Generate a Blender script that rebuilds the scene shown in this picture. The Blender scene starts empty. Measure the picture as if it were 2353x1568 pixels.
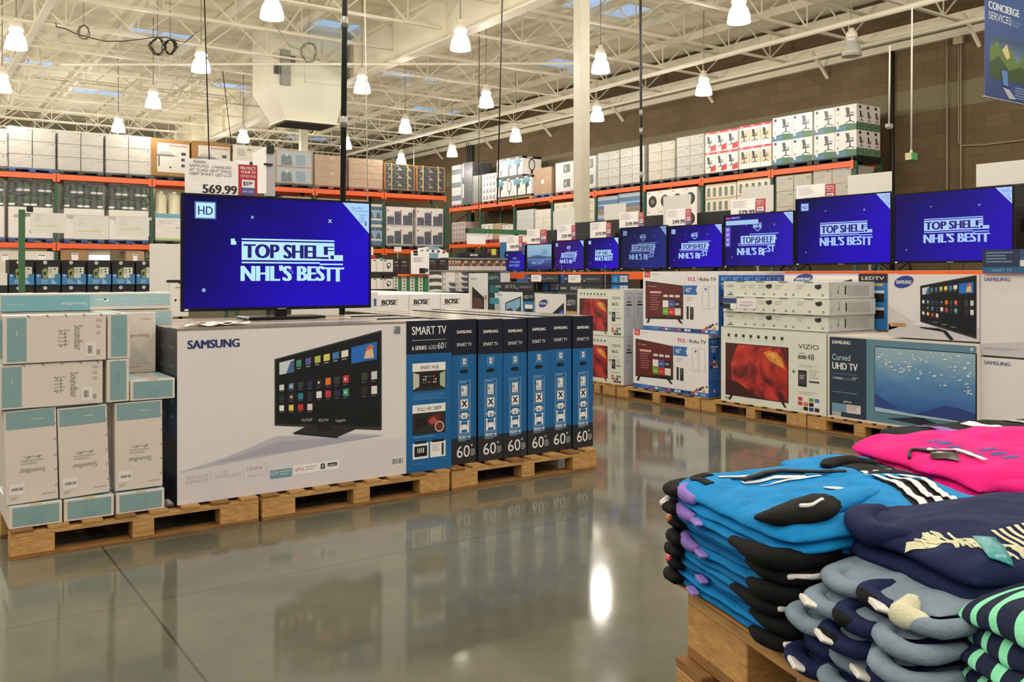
import bpy, bmesh, math, random
from mathutils import Vector, Matrix, noise

rnd = random.Random(7)
C = bpy.context.scene.collection
scn = bpy.context.scene

# ------------------------------------------------------------------ camera, world, exposure
EYE = 1.42                     # eye height (m)
FPX, CX, HY = 2076.0, 1176.5, 632.0
YAW = math.radians(34.48)
SN, CS = math.sin(YAW), math.cos(YAW)
cd = bpy.data.cameras.new('camera')
cam = bpy.data.objects.new('camera', cd)
C.objects.link(cam)
cam.location = (0, 0, EYE)
cam.rotation_euler = (math.pi / 2, 0, -YAW)
cd.sensor_width = 36.0
cd.lens = 36.0 * FPX / 2353.0
cd.shift_y = -(784.0 - HY) / 2353.0
cd.clip_start = 0.05
cd.clip_end = 200
scn.camera = cam

wd = bpy.data.worlds.new('world')
scn.world = wd
wd.use_nodes = True
wd.node_tree.nodes['Background'].inputs[0].default_value = (1.0, 0.94, 0.87, 1)
wd.node_tree.nodes['Background'].inputs[1].default_value = 0.25
scn.view_settings.view_transform = 'Standard'
scn.view_settings.look = 'None'
scn.view_settings.gamma = 1.0
scn.view_settings.use_curve_mapping = False
scn.view_settings.exposure = 0.0
LAMP_W = 152.0
LAMP_COL = (1.0, 0.925, 0.83)

def glow(name, loc, w=None, r=0.16):
    l = bpy.data.lights.new(name, 'POINT')
    l.energy = w or LAMP_W
    l.color = LAMP_COL
    l.shadow_soft_size = r
    o = bpy.data.objects.new(name, l)
    C.objects.link(o)
    o.location = loc
    return o

# the hall's grid of high-bay lamps goes on behind and beside the view: their light only
for gx in (-9.7, -5.75, -1.8, 2.15, 6.05, 10.1, 13.95, 18.1):
    for gy in (-9.2, -4.0, 1.2, 6.4):
        glow('high_bay_light', (gx, gy, 6.12))
for gx, gy in [(x, y) for x in (-9.7, -5.75, -1.8) for y in (11.6, 16.45, 21.65, 26.95)] + [(x, y) for x in (-5.75, -1.8, 2.15) for y in (32.2,)] + [(x, y) for x in (-5.75, -1.8, 2.15, 6.2, 10.3, 14.2) for y in (37.4, 42.6)] + [(2.2, 11.6), (6.0, 11.6), (10.0, 11.6)]:
    if True:
        glow('high_bay_light', (gx, gy, 6.12))

# ------------------------------------------------------------------ helpers: where a picture column meets a plane of the hall
def ray(px):
    u = (px - CX) / FPX
    return u * CS + SN, -u * SN + CS
def XA(px, Y):                 # on the plane y = Y
    dx, dy = ray(px)
    return Y * dx / dy
def YB(px, X):                 # on the plane x = X
    dx, dy = ray(px)
    return X * dy / dx
def zA(px, py, Y):
    return EYE + (HY - py) / FPX * (Y / ray(px)[1])
def zB(px, py, X):
    return EYE + (HY - py) / FPX * (X / ray(px)[0])
def onz(px, py, z):
    l = (z - EYE) * FPX / (HY - py)
    dx, dy = ray(px)
    return Vector((l * dx, l * dy, z))

# ------------------------------------------------------------------ materials
def lin(h):
    h = h.lstrip('#')
    o = []
    for i in (0, 2, 4):
        c = int(h[i:i + 2], 16) / 255
        o.append(c / 12.92 if c < 0.04045 else ((c + 0.055) / 1.055) ** 2.4)
    return (*o, 1.0)

MATS = {}
def M(name, hx, rough=0.5, metal=0.0, coat=0.0, emit=0.0, var=None, bump=None, stretch=(1, 1, 1), alpha=None, spec=0.5, h2=None):
    """a principled material; var=(noise scale, amount) varies the colour, bump=(scale, strength) the surface"""
    if name in MATS:
        return MATS[name]
    m = bpy.data.materials.new(name)
    m.use_nodes = True
    nt = m.node_tree
    b = nt.nodes['Principled BSDF']
    c = lin(hx)
    b.inputs['Base Color'].default_value = c
    b.inputs['Roughness'].default_value = rough
    b.inputs['Metallic'].default_value = metal
    b.inputs['Coat Weight'].default_value = coat
    b.inputs['Coat Roughness'].default_value = 0.12
    b.inputs['Specular IOR Level'].default_value = spec
    if emit:
        b.inputs['Emission Color'].default_value = c
        b.inputs['Emission Strength'].default_value = emit
        if emit >= 0.99 and coat == 0:
            b.inputs['Base Color'].default_value = (0.01, 0.01, 0.01, 1)
    if var or bump:
        tc = nt.nodes.new('ShaderNodeTexCoord')
        mp = nt.nodes.new('ShaderNodeMapping')
        mp.inputs['Scale'].default_value = stretch
        nt.links.new(tc.outputs['Object'], mp.inputs['Vector'])
    if var:
        n = nt.nodes.new('ShaderNodeTexNoise')
        n.inputs['Scale'].default_value = var[0]
        n.inputs['Detail'].default_value = 5
        nt.links.new(mp.outputs[0], n.inputs['Vector'])
        r = nt.nodes.new('ShaderNodeMix')
        r.data_type = 'RGBA'
        k = 1 - var[1]
        r.inputs['A'].default_value = lin(h2) if h2 else (c[0] * k, c[1] * k, c[2] * k, 1)
        k = 1 + var[1] * 0.6
        r.inputs['B'].default_value = c if h2 else (min(1, c[0] * k), min(1, c[1] * k), min(1, c[2] * k), 1)
        mr = nt.nodes.new('ShaderNodeMapRange')
        mr.inputs['From Min'].default_value = 0.3
        mr.inputs['From Max'].default_value = 0.7
        nt.links.new(n.outputs[0], mr.inputs['Value'])
        nt.links.new(mr.outputs[0], r.inputs['Factor'])
        nt.links.new(r.outputs['Result'], b.inputs['Base Color'])
    if bump:
        n = nt.nodes.new('ShaderNodeTexNoise')
        n.inputs['Scale'].default_value = bump[0]
        n.inputs['Detail'].default_value = 4
        nt.links.new(mp.outputs[0], n.inputs['Vector'])
        bp = nt.nodes.new('ShaderNodeBump')
        bp.inputs['Strength'].default_value = bump[1]
        bp.inputs['Distance'].default_value = 0.02
        nt.links.new(n.outputs[0], bp.inputs['Height'])
        nt.links.new(bp.outputs[0], b.inputs['Normal'])
    if alpha is not None:
        b.inputs['Alpha'].default_value = alpha
    MATS[name] = m
    return m

def ink(hx, rough=0.42):
    return M('ink_' + hx.lstrip('#'), hx, rough)
def lit(hx, s=1.0):            # a glowing screen colour
    return M('glow_' + hx.lstrip('#'), hx, 0.4, emit=s, spec=0.2)

W_ = '#e9e4e0'
carton_white = M('carton_white', '#e6e0da', 0.45, var=(3, 0.04))
carton_cream = M('carton_cream', '#dcd5c6', 0.5, var=(3, 0.05))
carton_grey = M('carton_grey', '#c9cac6', 0.45, var=(3, 0.04))
carton_kraft = M('carton_kraft', '#a98560', 0.7, var=(4, 0.12))
carton_kraft2 = M('carton_kraft_pale', '#b89a7c', 0.7, var=(4, 0.1))
carton_navy = M('carton_navy', '#14182a', 0.35, var=(5, 0.1))
carton_blue = M('carton_blue', '#0f5f9c', 0.38, var=(2, 0.06))
carton_charcoal = M('carton_charcoal', '#24262a', 0.4, var=(5, 0.1))
carton_teal = M('carton_teal', '#7fa9b4', 0.4, var=(4, 0.05))
wood = M('pallet_wood', '#b78d55', 0.75, var=(9, 0.35), stretch=(1.2, 9, 9), bump=(30, 0.25))
wood_dark = M('pallet_wood_aged', '#8e6432', 0.8, var=(8, 0.4), stretch=(1.2, 9, 9), bump=(30, 0.25))
wood_end = M('pallet_block_wood', '#bd9055', 0.8, var=(14, 0.3), stretch=(2, 2, 5), bump=(40, 0.2))
chipboard = M('slip_sheet', '#b88445', 0.7, var=(12, 0.2))
rack_orange = M('rack_orange', '#f0611f', 0.4, var=(2, 0.08))
rack_green = M('rack_green', '#2f5a45', 0.45, var=(3, 0.1))
steel_white = M('steel_white', '#ddd6c0', 0.45, var=(2, 0.05))
black_gloss = M('black_gloss_plastic', '#0a0a0c', 0.2)
black_matt = M('black_plastic', '#131315', 0.55)
black_paint = M('black_paint', '#171716', 0.4, var=(12, 0.3))
steel = M('galvanised_steel', '#9d9d98', 0.4, metal=0.6)
pallet_black = M('pallet_plastic_black', '#1b1d20', 0.5)
pallet_blue = M('pallet_paint_blue', '#2d4f86', 0.6, var=(6, 0.3))
pallet_red = M('pallet_paint_red', '#8b3a3d', 0.6, var=(6, 0.3))
card_white = M('sign_card', '#f3efef', 0.4)
card_back = M('sign_card_back', '#dcdad4', 0.5)

def film_mat():
    m = bpy.data.materials.new('stretch_film')
    m.use_nodes = True
    nt = m.node_tree
    b = nt.nodes['Principled BSDF']
    b.inputs['Base Color'].default_value = (0.9, 0.9, 0.88, 1)
    b.inputs['Roughness'].default_value = 0.16
    tr = nt.nodes.new('ShaderNodeBsdfTransparent')
    mx = nt.nodes.new('ShaderNodeMixShader')
    tc = nt.nodes.new('ShaderNodeTexCoord')
    mp = nt.nodes.new('ShaderNodeMapping')
    mp.inputs['Scale'].default_value = (1.5, 1.5, 4)
    n = nt.nodes.new('ShaderNodeTexNoise')
    n.inputs['Scale'].default_value = 2.6
    n.inputs['Detail'].default_value = 3
    n.inputs['Distortion'].default_value = 1.2
    nt.links.new(tc.outputs['Object'], mp.inputs['Vector'])
    nt.links.new(mp.outputs[0], n.inputs['Vector'])
    bp = nt.nodes.new('ShaderNodeBump')
    bp.inputs['Strength'].default_value = 0.9
    bp.inputs['Distance'].default_value = 0.12
    nt.links.new(n.outputs[0], bp.inputs['Height'])
    nt.links.new(bp.outputs[0], b.inputs['Normal'])
    mr = nt.nodes.new('ShaderNodeMapRange')
    mr.inputs['To Min'].default_value = 0.02
    mr.inputs['To Max'].default_value = 0.2
    nt.links.new(n.outputs[0], mr.inputs['Value'])
    nt.links.new(mr.outputs[0], mx.inputs[0])
    nt.links.new(tr.outputs[0], mx.inputs[1])
    nt.links.new(b.outputs[0], mx.inputs[2])
    nt.links.new(mx.outputs[0], nt.nodes['Material Output'].inputs[0])
    return m
film = film_mat()

# ------------------------------------------------------------------ mesh builder
TXT = {}
def text_mesh(s, bold):
    k = s
    if k not in TXT:
        cu = bpy.data.curves.new('t', 'FONT')
        cu.body = s
        cu.resolution_u = 3
        ob = bpy.data.objects.new('t', cu)
        me = bpy.data.meshes.new_from_object(ob)
        vs = [(v.co.x, v.co.y) for v in me.vertices]
        fs = [tuple(p.vertices) for p in me.polygons]
        bpy.data.objects.remove(ob)
        bpy.data.curves.remove(cu)
        bpy.data.meshes.remove(me)
        if vs:
            x0 = min(v[0] for v in vs)
            vs = [((x - x0) / 0.729, y / 0.729) for x, y in vs]
            TXT[k] = (vs, fs, max(v[0] for v in vs))
        else:
            TXT[k] = ([], [], 1)
    return TXT[k]

class MB:
    def __init__(s):
        s.v, s.f, s.m, s.mats = [], [], [], []
    def mi(s, m):
        if m not in s.mats:
            s.mats.append(m)
        return s.mats.index(m)
    def face(s, pts, m):
        n = len(s.v)
        s.v += [tuple(p) for p in pts]
        s.f.append(tuple(range(n, n + len(pts))))
        s.m.append(s.mi(m))
    def box(s, x0, y0, z0, x1, y1, z1, m, top=None, bot=None, front=None, right=None, left=None, back=None):
        n = len(s.v)
        s.v += [(x0, y0, z0), (x1, y0, z0), (x1, y1, z0), (x0, y1, z0), (x0, y0, z1), (x1, y0, z1), (x1, y1, z1), (x0, y1, z1)]
        for q, mm in (((0, 3, 2, 1), bot), ((4, 5, 6, 7), top), ((0, 1, 5, 4), front), ((1, 2, 6, 5), right), ((2, 3, 7, 6), back), ((3, 0, 4, 7), left)):
            s.f.append(tuple(n + i for i in q))
            s.m.append(s.mi(mm or m))
        return s
    def obox(s, p0, p1, w, h, m, up=(0, 0, 1)):        # a bar from p0 to p1
        p0, p1 = Vector(p0), Vector(p1)
        d = (p1 - p0).normalized()
        a = d.cross(Vector(up))
        if a.length < 1e-4:
            a = d.cross(Vector((1, 0, 0)))
        a.normalize()
        b = a.cross(d).normalized()
        n = len(s.v)
        for p in (p0, p1):
            for i, j in ((-1, -1), (1, -1), (1, 1), (-1, 1)):
                s.v.append(tuple(p + a * i * w / 2 + b * j * h / 2))
        for q in ((0, 1, 2, 3), (7, 6, 5, 4), (0, 4, 5, 1), (1, 5, 6, 2), (2, 6, 7, 3), (3, 7, 4, 0)):
            s.f.append(tuple(n + i for i in q))
            s.m.append(s.mi(m))
        return s
    def tube(s, pts, r, m, n=10, cap=True, closed=False):
        pts = [Vector(p) for p in pts]
        R = r if isinstance(r, (list, tuple)) else [r] * len(pts)
        k = len(s.v)
        prev = None
        L = len(pts)
        for i, p in enumerate(pts):
            if closed:
                d = (pts[(i + 1) % L] - pts[i - 1])
            else:
                d = (pts[min(i + 1, L - 1)] - pts[max(i - 1, 0)])
            d.normalize()
            if prev is None:
                a = d.cross(Vector((0, 0, 1)))
                if a.length < 1e-3:
                    a = d.cross(Vector((1, 0, 0)))
            else:
                a = prev - d * prev.dot(d)
            a.normalize()
            prev = a
            b = d.cross(a)
            for j in range(n):
                t = 2 * math.pi * j / n
                s.v.append(tuple(p + (a * math.cos(t) + b * math.sin(t)) * R[i]))
        mi = s.mi(m)
        for i in range(L if closed else L - 1):
            i2 = (i + 1) % L
            for j in range(n):
                s.f.append((k + i * n + j, k + i * n + (j + 1) % n, k + i2 * n + (j + 1) % n, k + i2 * n + j))
                s.m.append(mi)
        if cap and not closed:
            s.f.append(tuple(k + j for j in reversed(range(n))))
            s.f.append(tuple(k + (L - 1) * n + j for j in range(n)))
            s.m += [mi, mi]
        return s
    def lathe(s, prof, m, n=24, o=(0, 0, 0)):
        k = len(s.v)
        mi = s.mi(m)
        for r, z in prof:
            for j in range(n):
                t = 2 * math.pi * j / n
                s.v.append((o[0] + r * math.cos(t), o[1] + r * math.sin(t), o[2] + z))
        for i in range(len(prof) - 1):
            for j in range(n):
                s.f.append((k + i * n + j, k + i * n + (j + 1) % n, k + (i + 1) * n + (j + 1) % n, k + (i + 1) * n + j))
                s.m.append(mi)
        return s
    def prism(s, poly, y0, y1, m):                     # outline in x,z pushed from y0 to y1
        n = len(poly)
        k = len(s.v)
        s.v += [(x, y0, z) for x, z in poly] + [(x, y1, z) for x, z in poly]
        mi = s.mi(m)
        s.f.append(tuple(range(k, k + n)))
        s.f.append(tuple(range(k + 2 * n - 1, k + n - 1, -1)))
        s.m += [mi, mi]
        for i in range(n):
            j = (i + 1) % n
            s.f.append((k + j, k + i, k + n + i, k + n + j))
            s.m.append(mi)
        return s
    def build(s, name, parent=None, loc=None, rz=0.0, smooth=False, bevel=0):
        me = bpy.data.meshes.new(name)
        me.from_pydata(s.v, [], s.f)
        for m in s.mats:
            me.materials.append(m)
        me.polygons.foreach_set('material_index', s.m)
        if smooth:
            me.polygons.foreach_set('use_smooth', [True] * len(me.polygons))
        me.update()
        o = bpy.data.objects.new(name, me)
        C.objects.link(o)
        if loc is not None:
            o.location = loc
        o.rotation_euler = (0, 0, rz)
        if parent:
            o.parent = parent
        if bevel:
            b = o.modifiers.new('bevel', 'BEVEL')
            b.width = bevel
            b.segments = 2
            b.limit_method = 'ANGLE'
        return o

class D:
    """draws printed shapes on one face of a box: x right and y down, each 0..1 across the face"""
    def __init__(s, mb, o, ux, uy, n, w, h):
        s.mb, s.o, s.ux, s.uy, s.n, s.w, s.h = mb, Vector(o), Vector(ux), Vector(uy), Vector(n), w, h
    def P(s, x, y, l):
        return s.o + s.ux * (x * s.w) + s.uy * (y * s.h) + s.n * (0.0006 + 0.0007 * l)
    def r(s, x0, y0, x1, y1, m, l=1):
        s.mb.face([s.P(x0, y1, l), s.P(x1, y1, l), s.P(x1, y0, l), s.P(x0, y0, l)], m)
    def p(s, pts, m, l=1):
        q = [s.P(x, y, l) for x, y in pts]
        if (q[1] - q[0]).cross(q[2] - q[1]).dot(s.n) < 0:
            q.reverse()
        s.mb.face(q, m)
    def c(s, x, y, r, m, l=1, n=18, ry=None):           # r in metres
        ry = ry or r
        s.p([(x + r * math.cos(2 * math.pi * i / n) / s.w, y + ry * math.sin(2 * math.pi * i / n) / s.h) for i in range(n)], m, l)
    def ring(s, x, y, r, t, m, l=1, n=20):
        for i in range(n):
            a, b = 2 * math.pi * i / n, 2 * math.pi * (i + 1) / n
            s.p([(x + q * math.cos(g) / s.w, y + q * math.sin(g) / s.h) for q, g in ((r, a), (r, b), (r - t, b), (r - t, a))], m, l)
    def fr(s, x0, y0, x1, y1, t, m, l=1):               # outline, t in metres
        tx, ty = t / s.w, t / s.h
        s.r(x0, y0, x1, y0 + ty, m, l); s.r(x0, y1 - ty, x1, y1, m, l)
        s.r(x0, y0, x0 + tx, y1, m, l); s.r(x1 - tx, y0, x1, y1, m, l)
    def t(s, txt, x, y, h, m, l=2, w=None, a='l', bold=0.0, rot=0, wmax=None):
        """text on baseline y, cap height h (of face height); w fits its width (of face width)"""
        vs, fs, W = text_mesh(txt, bold)
        hm = h * s.h
        sx = (w * s.w / W) if w else hm
        if wmax and sx * W > wmax * s.w:
            sx = wmax * s.w / W
        off = {'l': 0, 'c': -W / 2, 'r': -W}[a]
        ca, sa = math.cos(rot), math.sin(rot)
        O = s.P(x, y, l)
        mi = s.mb.mi(m)
        B = bold * sx * 1.6                             # bold letters: the same outline struck again to either side
        for c, dx in enumerate((0,) if not bold else (-B, 0, B) if bold < .03 else (-B, -B / 2, 0, B / 2, B)):
            k = len(s.mb.v)
            for vx, vy in vs:
                px, py = (vx + off) * sx + dx, vy * hm
                qx, qy = px * ca - py * sa, px * sa + py * ca
                s.mb.v.append(tuple(O + s.ux * qx - s.uy * qy + s.n * (.00008 * c)))
            for f in fs:
                s.mb.f.append(tuple(k + i for i in f))
                s.mb.m.append(mi)
    def lines(s, x0, y0, x1, y1, n, m, l=2, fill=0.45, seed=1):
        q = random.Random(seed)
        for i in range(n):
            a = y0 + (y1 - y0) * i / n
            e = x1 - (x1 - x0) * q.random() * 0.35
            s.r(x0, a, e, a + (y1 - y0) / n * fill, m, l)
    def bars(s, x0, y0, x1, y1, m, bg=None, n=12, l=2, seed=3):
        if bg:
            s.r(x0, y0, x1, y1, bg, l - 1)
        q = random.Random(seed)
        for i in range(n):
            a = x0 + (x1 - x0) * (i + 0.5) / (n + 0.5)
            s.r(a, y0 + (y1 - y0) * 0.12, a + (x1 - x0) / n * (0.25 + 0.4 * q.random()), y1 - (y1 - y0) * 0.12, m, l)
    def grad(s, x0, y0, x1, y1, c0, c1, n=8, l=1):      # printed stepped tint, top to bottom
        a, b = [[int(c[i:i + 2], 16) for i in (1, 3, 5)] for c in (c0, c1)]
        for i in range(n):
            t = i / (n - 1)
            hx = '#%02x%02x%02x' % tuple(int(p + (q - p) * t) for p, q in zip(a, b))
            s.r(x0, y0 + (y1 - y0) * i / n, x1, y0 + (y1 - y0) * (i + 1) / n, ink(hx), l)

def faceD(mb, side, w, d, h, z=0):
    x, y, q = w / 2, d / 2, z + h
    if side == 'front': return D(mb, (-x, -y, q), (1, 0, 0), (0, 0, -1), (0, -1, 0), w, h)
    if side == 'right': return D(mb, (x, -y, q), (0, 1, 0), (0, 0, -1), (1, 0, 0), d, h)
    if side == 'left': return D(mb, (-x, y, q), (0, -1, 0), (0, 0, -1), (-1, 0, 0), d, h)
    if side == 'back': return D(mb, (x, y, q), (-1, 0, 0), (0, 0, -1), (0, 1, 0), w, h)
    return D(mb, (-x, y, q), (1, 0, 0), (0, -1, 0), (0, 0, 1), w, d)

# ------------------------------------------------------------------ things
def tag(o, label, cat, group=None, kind=None):
    if label: o['label'] = label
    if cat: o['category'] = cat
    if group: o['group'] = group
    if kind: o['kind'] = kind
    return o
def thing(name, label, cat, loc=(0, 0, 0), rz=0, group=None):
    o = bpy.data.objects.new(name, None)
    C.objects.link(o)
    o.location = loc
    o.rotation_euler = (0, 0, rz)
    o.empty_display_size = 0.1
    return tag(o, label, cat, group)
def struct(mb, name, **k):
    o = mb.build(name, **k)
    o['kind'] = 'structure'
    return o
def dup(root, loc=None, rz=None, label=None, group=None):
    r = root.copy()
    C.objects.link(r)
    if loc is not None: r.location = loc
    if rz is not None: r.rotation_euler = (0, 0, rz)
    if label: r['label'] = label
    if group: r['group'] = group
    for ch in list(root.children):
        c = ch.copy(); C.objects.link(c); c.parent = r
        for g in list(ch.children):
            e = g.copy(); C.objects.link(e); e.parent = c
    return r

RZ = {'A': 0.0, 'B': -math.pi / 2}
def place(axis, a0, a1, plane, depth, z):
    """centre-base and width of a thing whose front lies on plane; A runs along x, B along y (a0 far, a1 near)"""
    if axis == 'A':
        return ((a0 + a1) / 2, plane + depth / 2, z), abs(a1 - a0)
    return (plane + depth / 2, (a0 + a1) / 2, z), abs(a1 - a0)

CART = {}
def carton(label, cat, axis, a0, a1, plane, z0, z1, depth, base, art=None, name='carton', group=None, top=None, tape=None,
           right=None, left=None, extra=None, bevel=0.004, rz=0, front=None):
    """a cardboard box; art = {side: function(D)} prints on its faces, tape = material of a tape strip child"""
    loc, w = place(axis, a0, a1, plane, depth, z0)
    h = z1 - z0
    root = thing(name, label, cat, loc, RZ[axis] + rz, group)
    mb = MB()
    mb.box(-w / 2, -depth / 2, 0, w / 2, depth / 2, h, base, top=top, right=right, left=left, front=front)
    for side, fn in (art or {}).items():
        fn(faceD(mb, side, w, depth, h))
    mb.build('body', root, bevel=bevel)
    if tape:
        t = MB()
        tw = min(0.05, min(w, depth) * 0.22)
        if w >= depth:
            t.box(-w / 2 - 0.001, -tw / 2, h - 0.03, w / 2 + 0.001, tw / 2, h + 0.0012, tape)
        else:
            t.box(-tw / 2, -depth / 2 - 0.001, h - 0.03, tw / 2, depth / 2 + 0.001, h + 0.0012, tape)
        t.build('packing_tape', root)
    if extra:
        extra(root, w, depth, h)
    return root
clear_tape = M('clear_tape', '#cfc4ae', 0.2)
# ------------------------------------------------------------------ the hall
def floor_mat():
    m = bpy.data.materials.new('polished_concrete')
    m.use_nodes = True
    nt = m.node_tree
    N, L = nt.nodes.new, nt.links.new
    b = nt.nodes['Principled BSDF']
    tc = N('ShaderNodeTexCoord')
    n1 = N('ShaderNodeTexNoise'); n1.inputs['Scale'].default_value = 0.55; n1.inputs['Detail'].default_value = 8; n1.inputs['Roughness'].default_value = 0.62
    n2 = N('ShaderNodeTexNoise'); n2.inputs['Scale'].default_value = 60; n2.inputs['Detail'].default_value = 3
    L(tc.outputs['Object'], n1.inputs['Vector']); L(tc.outputs['Object'], n2.inputs['Vector'])
    cr = N('ShaderNodeValToRGB')
    cr.color_ramp.elements[0].position = 0.32; cr.color_ramp.elements[0].color = lin('#56554a')
    cr.color_ramp.elements[1].position = 0.68; cr.color_ramp.elements[1].color = lin('#7d7c6e')
    L(n1.outputs[0], cr.inputs[0])
    mx = N('ShaderNodeMix'); mx.data_type = 'RGBA'; mx.blend_type = 'MULTIPLY'; mx.inputs['Factor'].default_value = 0.25
    L(cr.outputs[0], mx.inputs['A']); L(n2.outputs[0], mx.inputs['B'])
    # saw-cut control joints
    sp = N('ShaderNodeSeparateXYZ'); L(tc.outputs['Object'], sp.inputs[0])
    def joint(sock, off, per, w):
        a = N('ShaderNodeMath'); a.operation = 'SUBTRACT'; L(sock, a.inputs[0]); a.inputs[1].default_value = off
        k = N('ShaderNodeMath'); k.operation = 'PINGPONG'; L(a.outputs[0], k.inputs[0]); k.inputs[1].default_value = per / 2
        c = N('ShaderNodeMath'); c.operation = 'LESS_THAN'; L(k.outputs[0], c.inputs[0]); c.inputs[1].default_value = w
        return c.outputs[0]
    jx = joint(sp.outputs[0], 0.905, 4.7, 0.006)
    jy = joint(sp.outputs[1], 4.13, 4.7, 0.003)
    mxj = N('ShaderNodeMath'); mxj.operation = 'MAXIMUM'; L(jx, mxj.inputs[0]); L(jy, mxj.inputs[1])
    m2 = N('ShaderNodeMix'); m2.data_type = 'RGBA'
    L(mxj.outputs[0], m2.inputs['Factor']); L(mx.outputs['Result'], m2.inputs['A']); m2.inputs['B'].default_value = lin('#45433a')
    L(m2.outputs['Result'], b.inputs['Base Color'])
    rr = N('ShaderNodeMapRange'); rr.inputs['To Min'].default_value = 0.045; rr.inputs['To Max'].default_value = 0.13
    L(n1.outputs[0], rr.inputs[0]); L(rr.outputs[0], b.inputs['Roughness'])
    b.inputs['Specular IOR Level'].default_value = 0.5
    bp = N('ShaderNodeBump'); bp.inputs['Strength'].default_value = 0.03; bp.inputs['Distance'].default_value = 0.01
    n3 = N('ShaderNodeTexNoise'); n3.inputs['Scale'].default_value = 5
    L(tc.outputs['Object'], n3.inputs['Vector']); L(n3.outputs[0], bp.inputs['Height']); L(bp.outputs[0], b.inputs['Normal'])
    return m

def block_mat():
    m = bpy.data.materials.new('block_wall')
    m.use_nodes = True
    nt = m.node_tree
    N, L = nt.nodes.new, nt.links.new
    b = nt.nodes['Principled BSDF']
    tc = N('ShaderNodeTexCoord')
    mp = N('ShaderNodeMapping')
    mp.inputs['Rotation'].default_value = (0, math.pi / 2, math.pi / 2)
    sp = N('ShaderNodeSeparateXYZ'); L(tc.outputs['Object'], sp.inputs[0])
    cb = N('ShaderNodeCombineXYZ'); L(sp.outputs[1], cb.inputs[0]); L(sp.outputs[2], cb.inputs[1])
    br = N('ShaderNodeTexBrick')
    br.inputs['Scale'].default_value = 1.0
    br.inputs['Brick Width'].default_value = 0.62
    br.inputs['Row Height'].default_value = 0.31
    br.inputs['Mortar Size'].default_value = 0.007
    br.inputs['Mortar Smooth'].default_value = 0.3
    br.inputs['Color1'].default_value = lin('#6f5d41')
    br.inputs['Color2'].default_value = lin('#635238')
    br.inputs['Mortar'].default_value = lin('#584a35')
    L(cb.outputs[0], br.inputs['Vector'])
    # one paler course band of split-face block
    a = N('ShaderNodeMath'); a.operation = 'COMPARE'; L(sp.outputs[2], a.inputs[0]); a.inputs[1].default_value = 5.89; a.inputs[2].default_value = 0.31
    mx = N('ShaderNodeMix'); mx.data_type = 'RGBA'; mx.inputs['B'].default_value = lin('#7a735a')
    f = N('ShaderNodeMath'); f.operation = 'MULTIPLY'; L(a.outputs[0], f.inputs[0]); f.inputs[1].default_value = 0.8
    L(f.outputs[0], mx.inputs['Factor']); L(br.outputs[0], mx.inputs['A'])
    n = N('ShaderNodeTexNoise'); n.inputs['Scale'].default_value = 14; n.inputs['Detail'].default_value = 5
    L(tc.outputs['Object'], n.inputs['Vector'])
    m2 = N('ShaderNodeMix'); m2.data_type = 'RGBA'; m2.blend_type = 'MULTIPLY'; m2.inputs['Factor'].default_value = 0.3
    L(mx.outputs['Result'], m2.inputs['A']); L(n.outputs[0], m2.inputs['B'])
    L(m2.outputs['Result'], b.inputs['Base Color'])
    b.inputs['Roughness'].default_value = 0.9
    bp = N('ShaderNodeBump'); bp.inputs['Strength'].default_value = 0.4; bp.inputs['Distance'].default_value = 0.02
    L(br.outputs['Fac'], bp.inputs['Height']); bp.invert = True
    L(bp.outputs[0], b.inputs['Normal'])
    return m

XW, YW, ZR = 21.7, 62.0, 8.75
XL, YN = -14.0, -13.0
f_ = MB(); f_.box(XL, YN, -0.2, XW, YW, 0, floor_mat()); struct(f_, 'floor')
bw = block_mat()
w_ = MB(); w_.box(XW, YN, -0.2, XW + 0.3, YW, ZR + 0.3, bw); struct(w_, 'wall_right')
w_ = MB(); w_.box(XL, YW, -0.2, XW + 0.3, YW + 0.3, ZR + 0.3, M('back_wall_paint', '#cfc4a6', 0.8, var=(0.6, 0.1))); struct(w_, 'wall_back')
deck = M('roof_deck', '#ece4cb', 0.75, var=(0.5, 0.07), bump=(1.2, 0.3))
# roof deck in strips so the skylight wells stay open
sky = [onz(361, 78, ZR), onz(38, 134, ZR), onz(225, 211, ZR), onz(546, 196, ZR), onz(786, 61, ZR), onz(955, 170, ZR), onz(1002, 250, ZR),
       onz(1310, 147, ZR), onz(1395, 12, ZR), onz(705, 315, ZR)]
c_ = MB(); c_.box(XL, YN, ZR, XW, YW, ZR + 0.2, deck); struct(c_, 'ceiling')
pane = M('skylight_glow', '#9db8e0', 0.5, emit=0.62)
for i, p in enumerate(sky):
    m = MB()
    a, b = 1.15, 0.62
    m.box(p.x - a, p.y - b, ZR - 0.012, p.x + a, p.y + b, ZR - 0.004, pane)
    o = struct(m, 'window_%d' % (i + 1))
    fr = MB()
    for q in ((-a - .07, -b - .07, a + .07, -b), (-a - .07, b, a + .07, b + .07), (-a - .07, -b, -a, b), (a, -b, a + .07, b), (-.02, -b, .02, b)):
        fr.box(p.x + q[0], p.y + q[1], ZR - 0.07, p.x + q[2], p.y + q[3], ZR - 0.002, steel_white)
    fr.build('window_frame', o)

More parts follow.
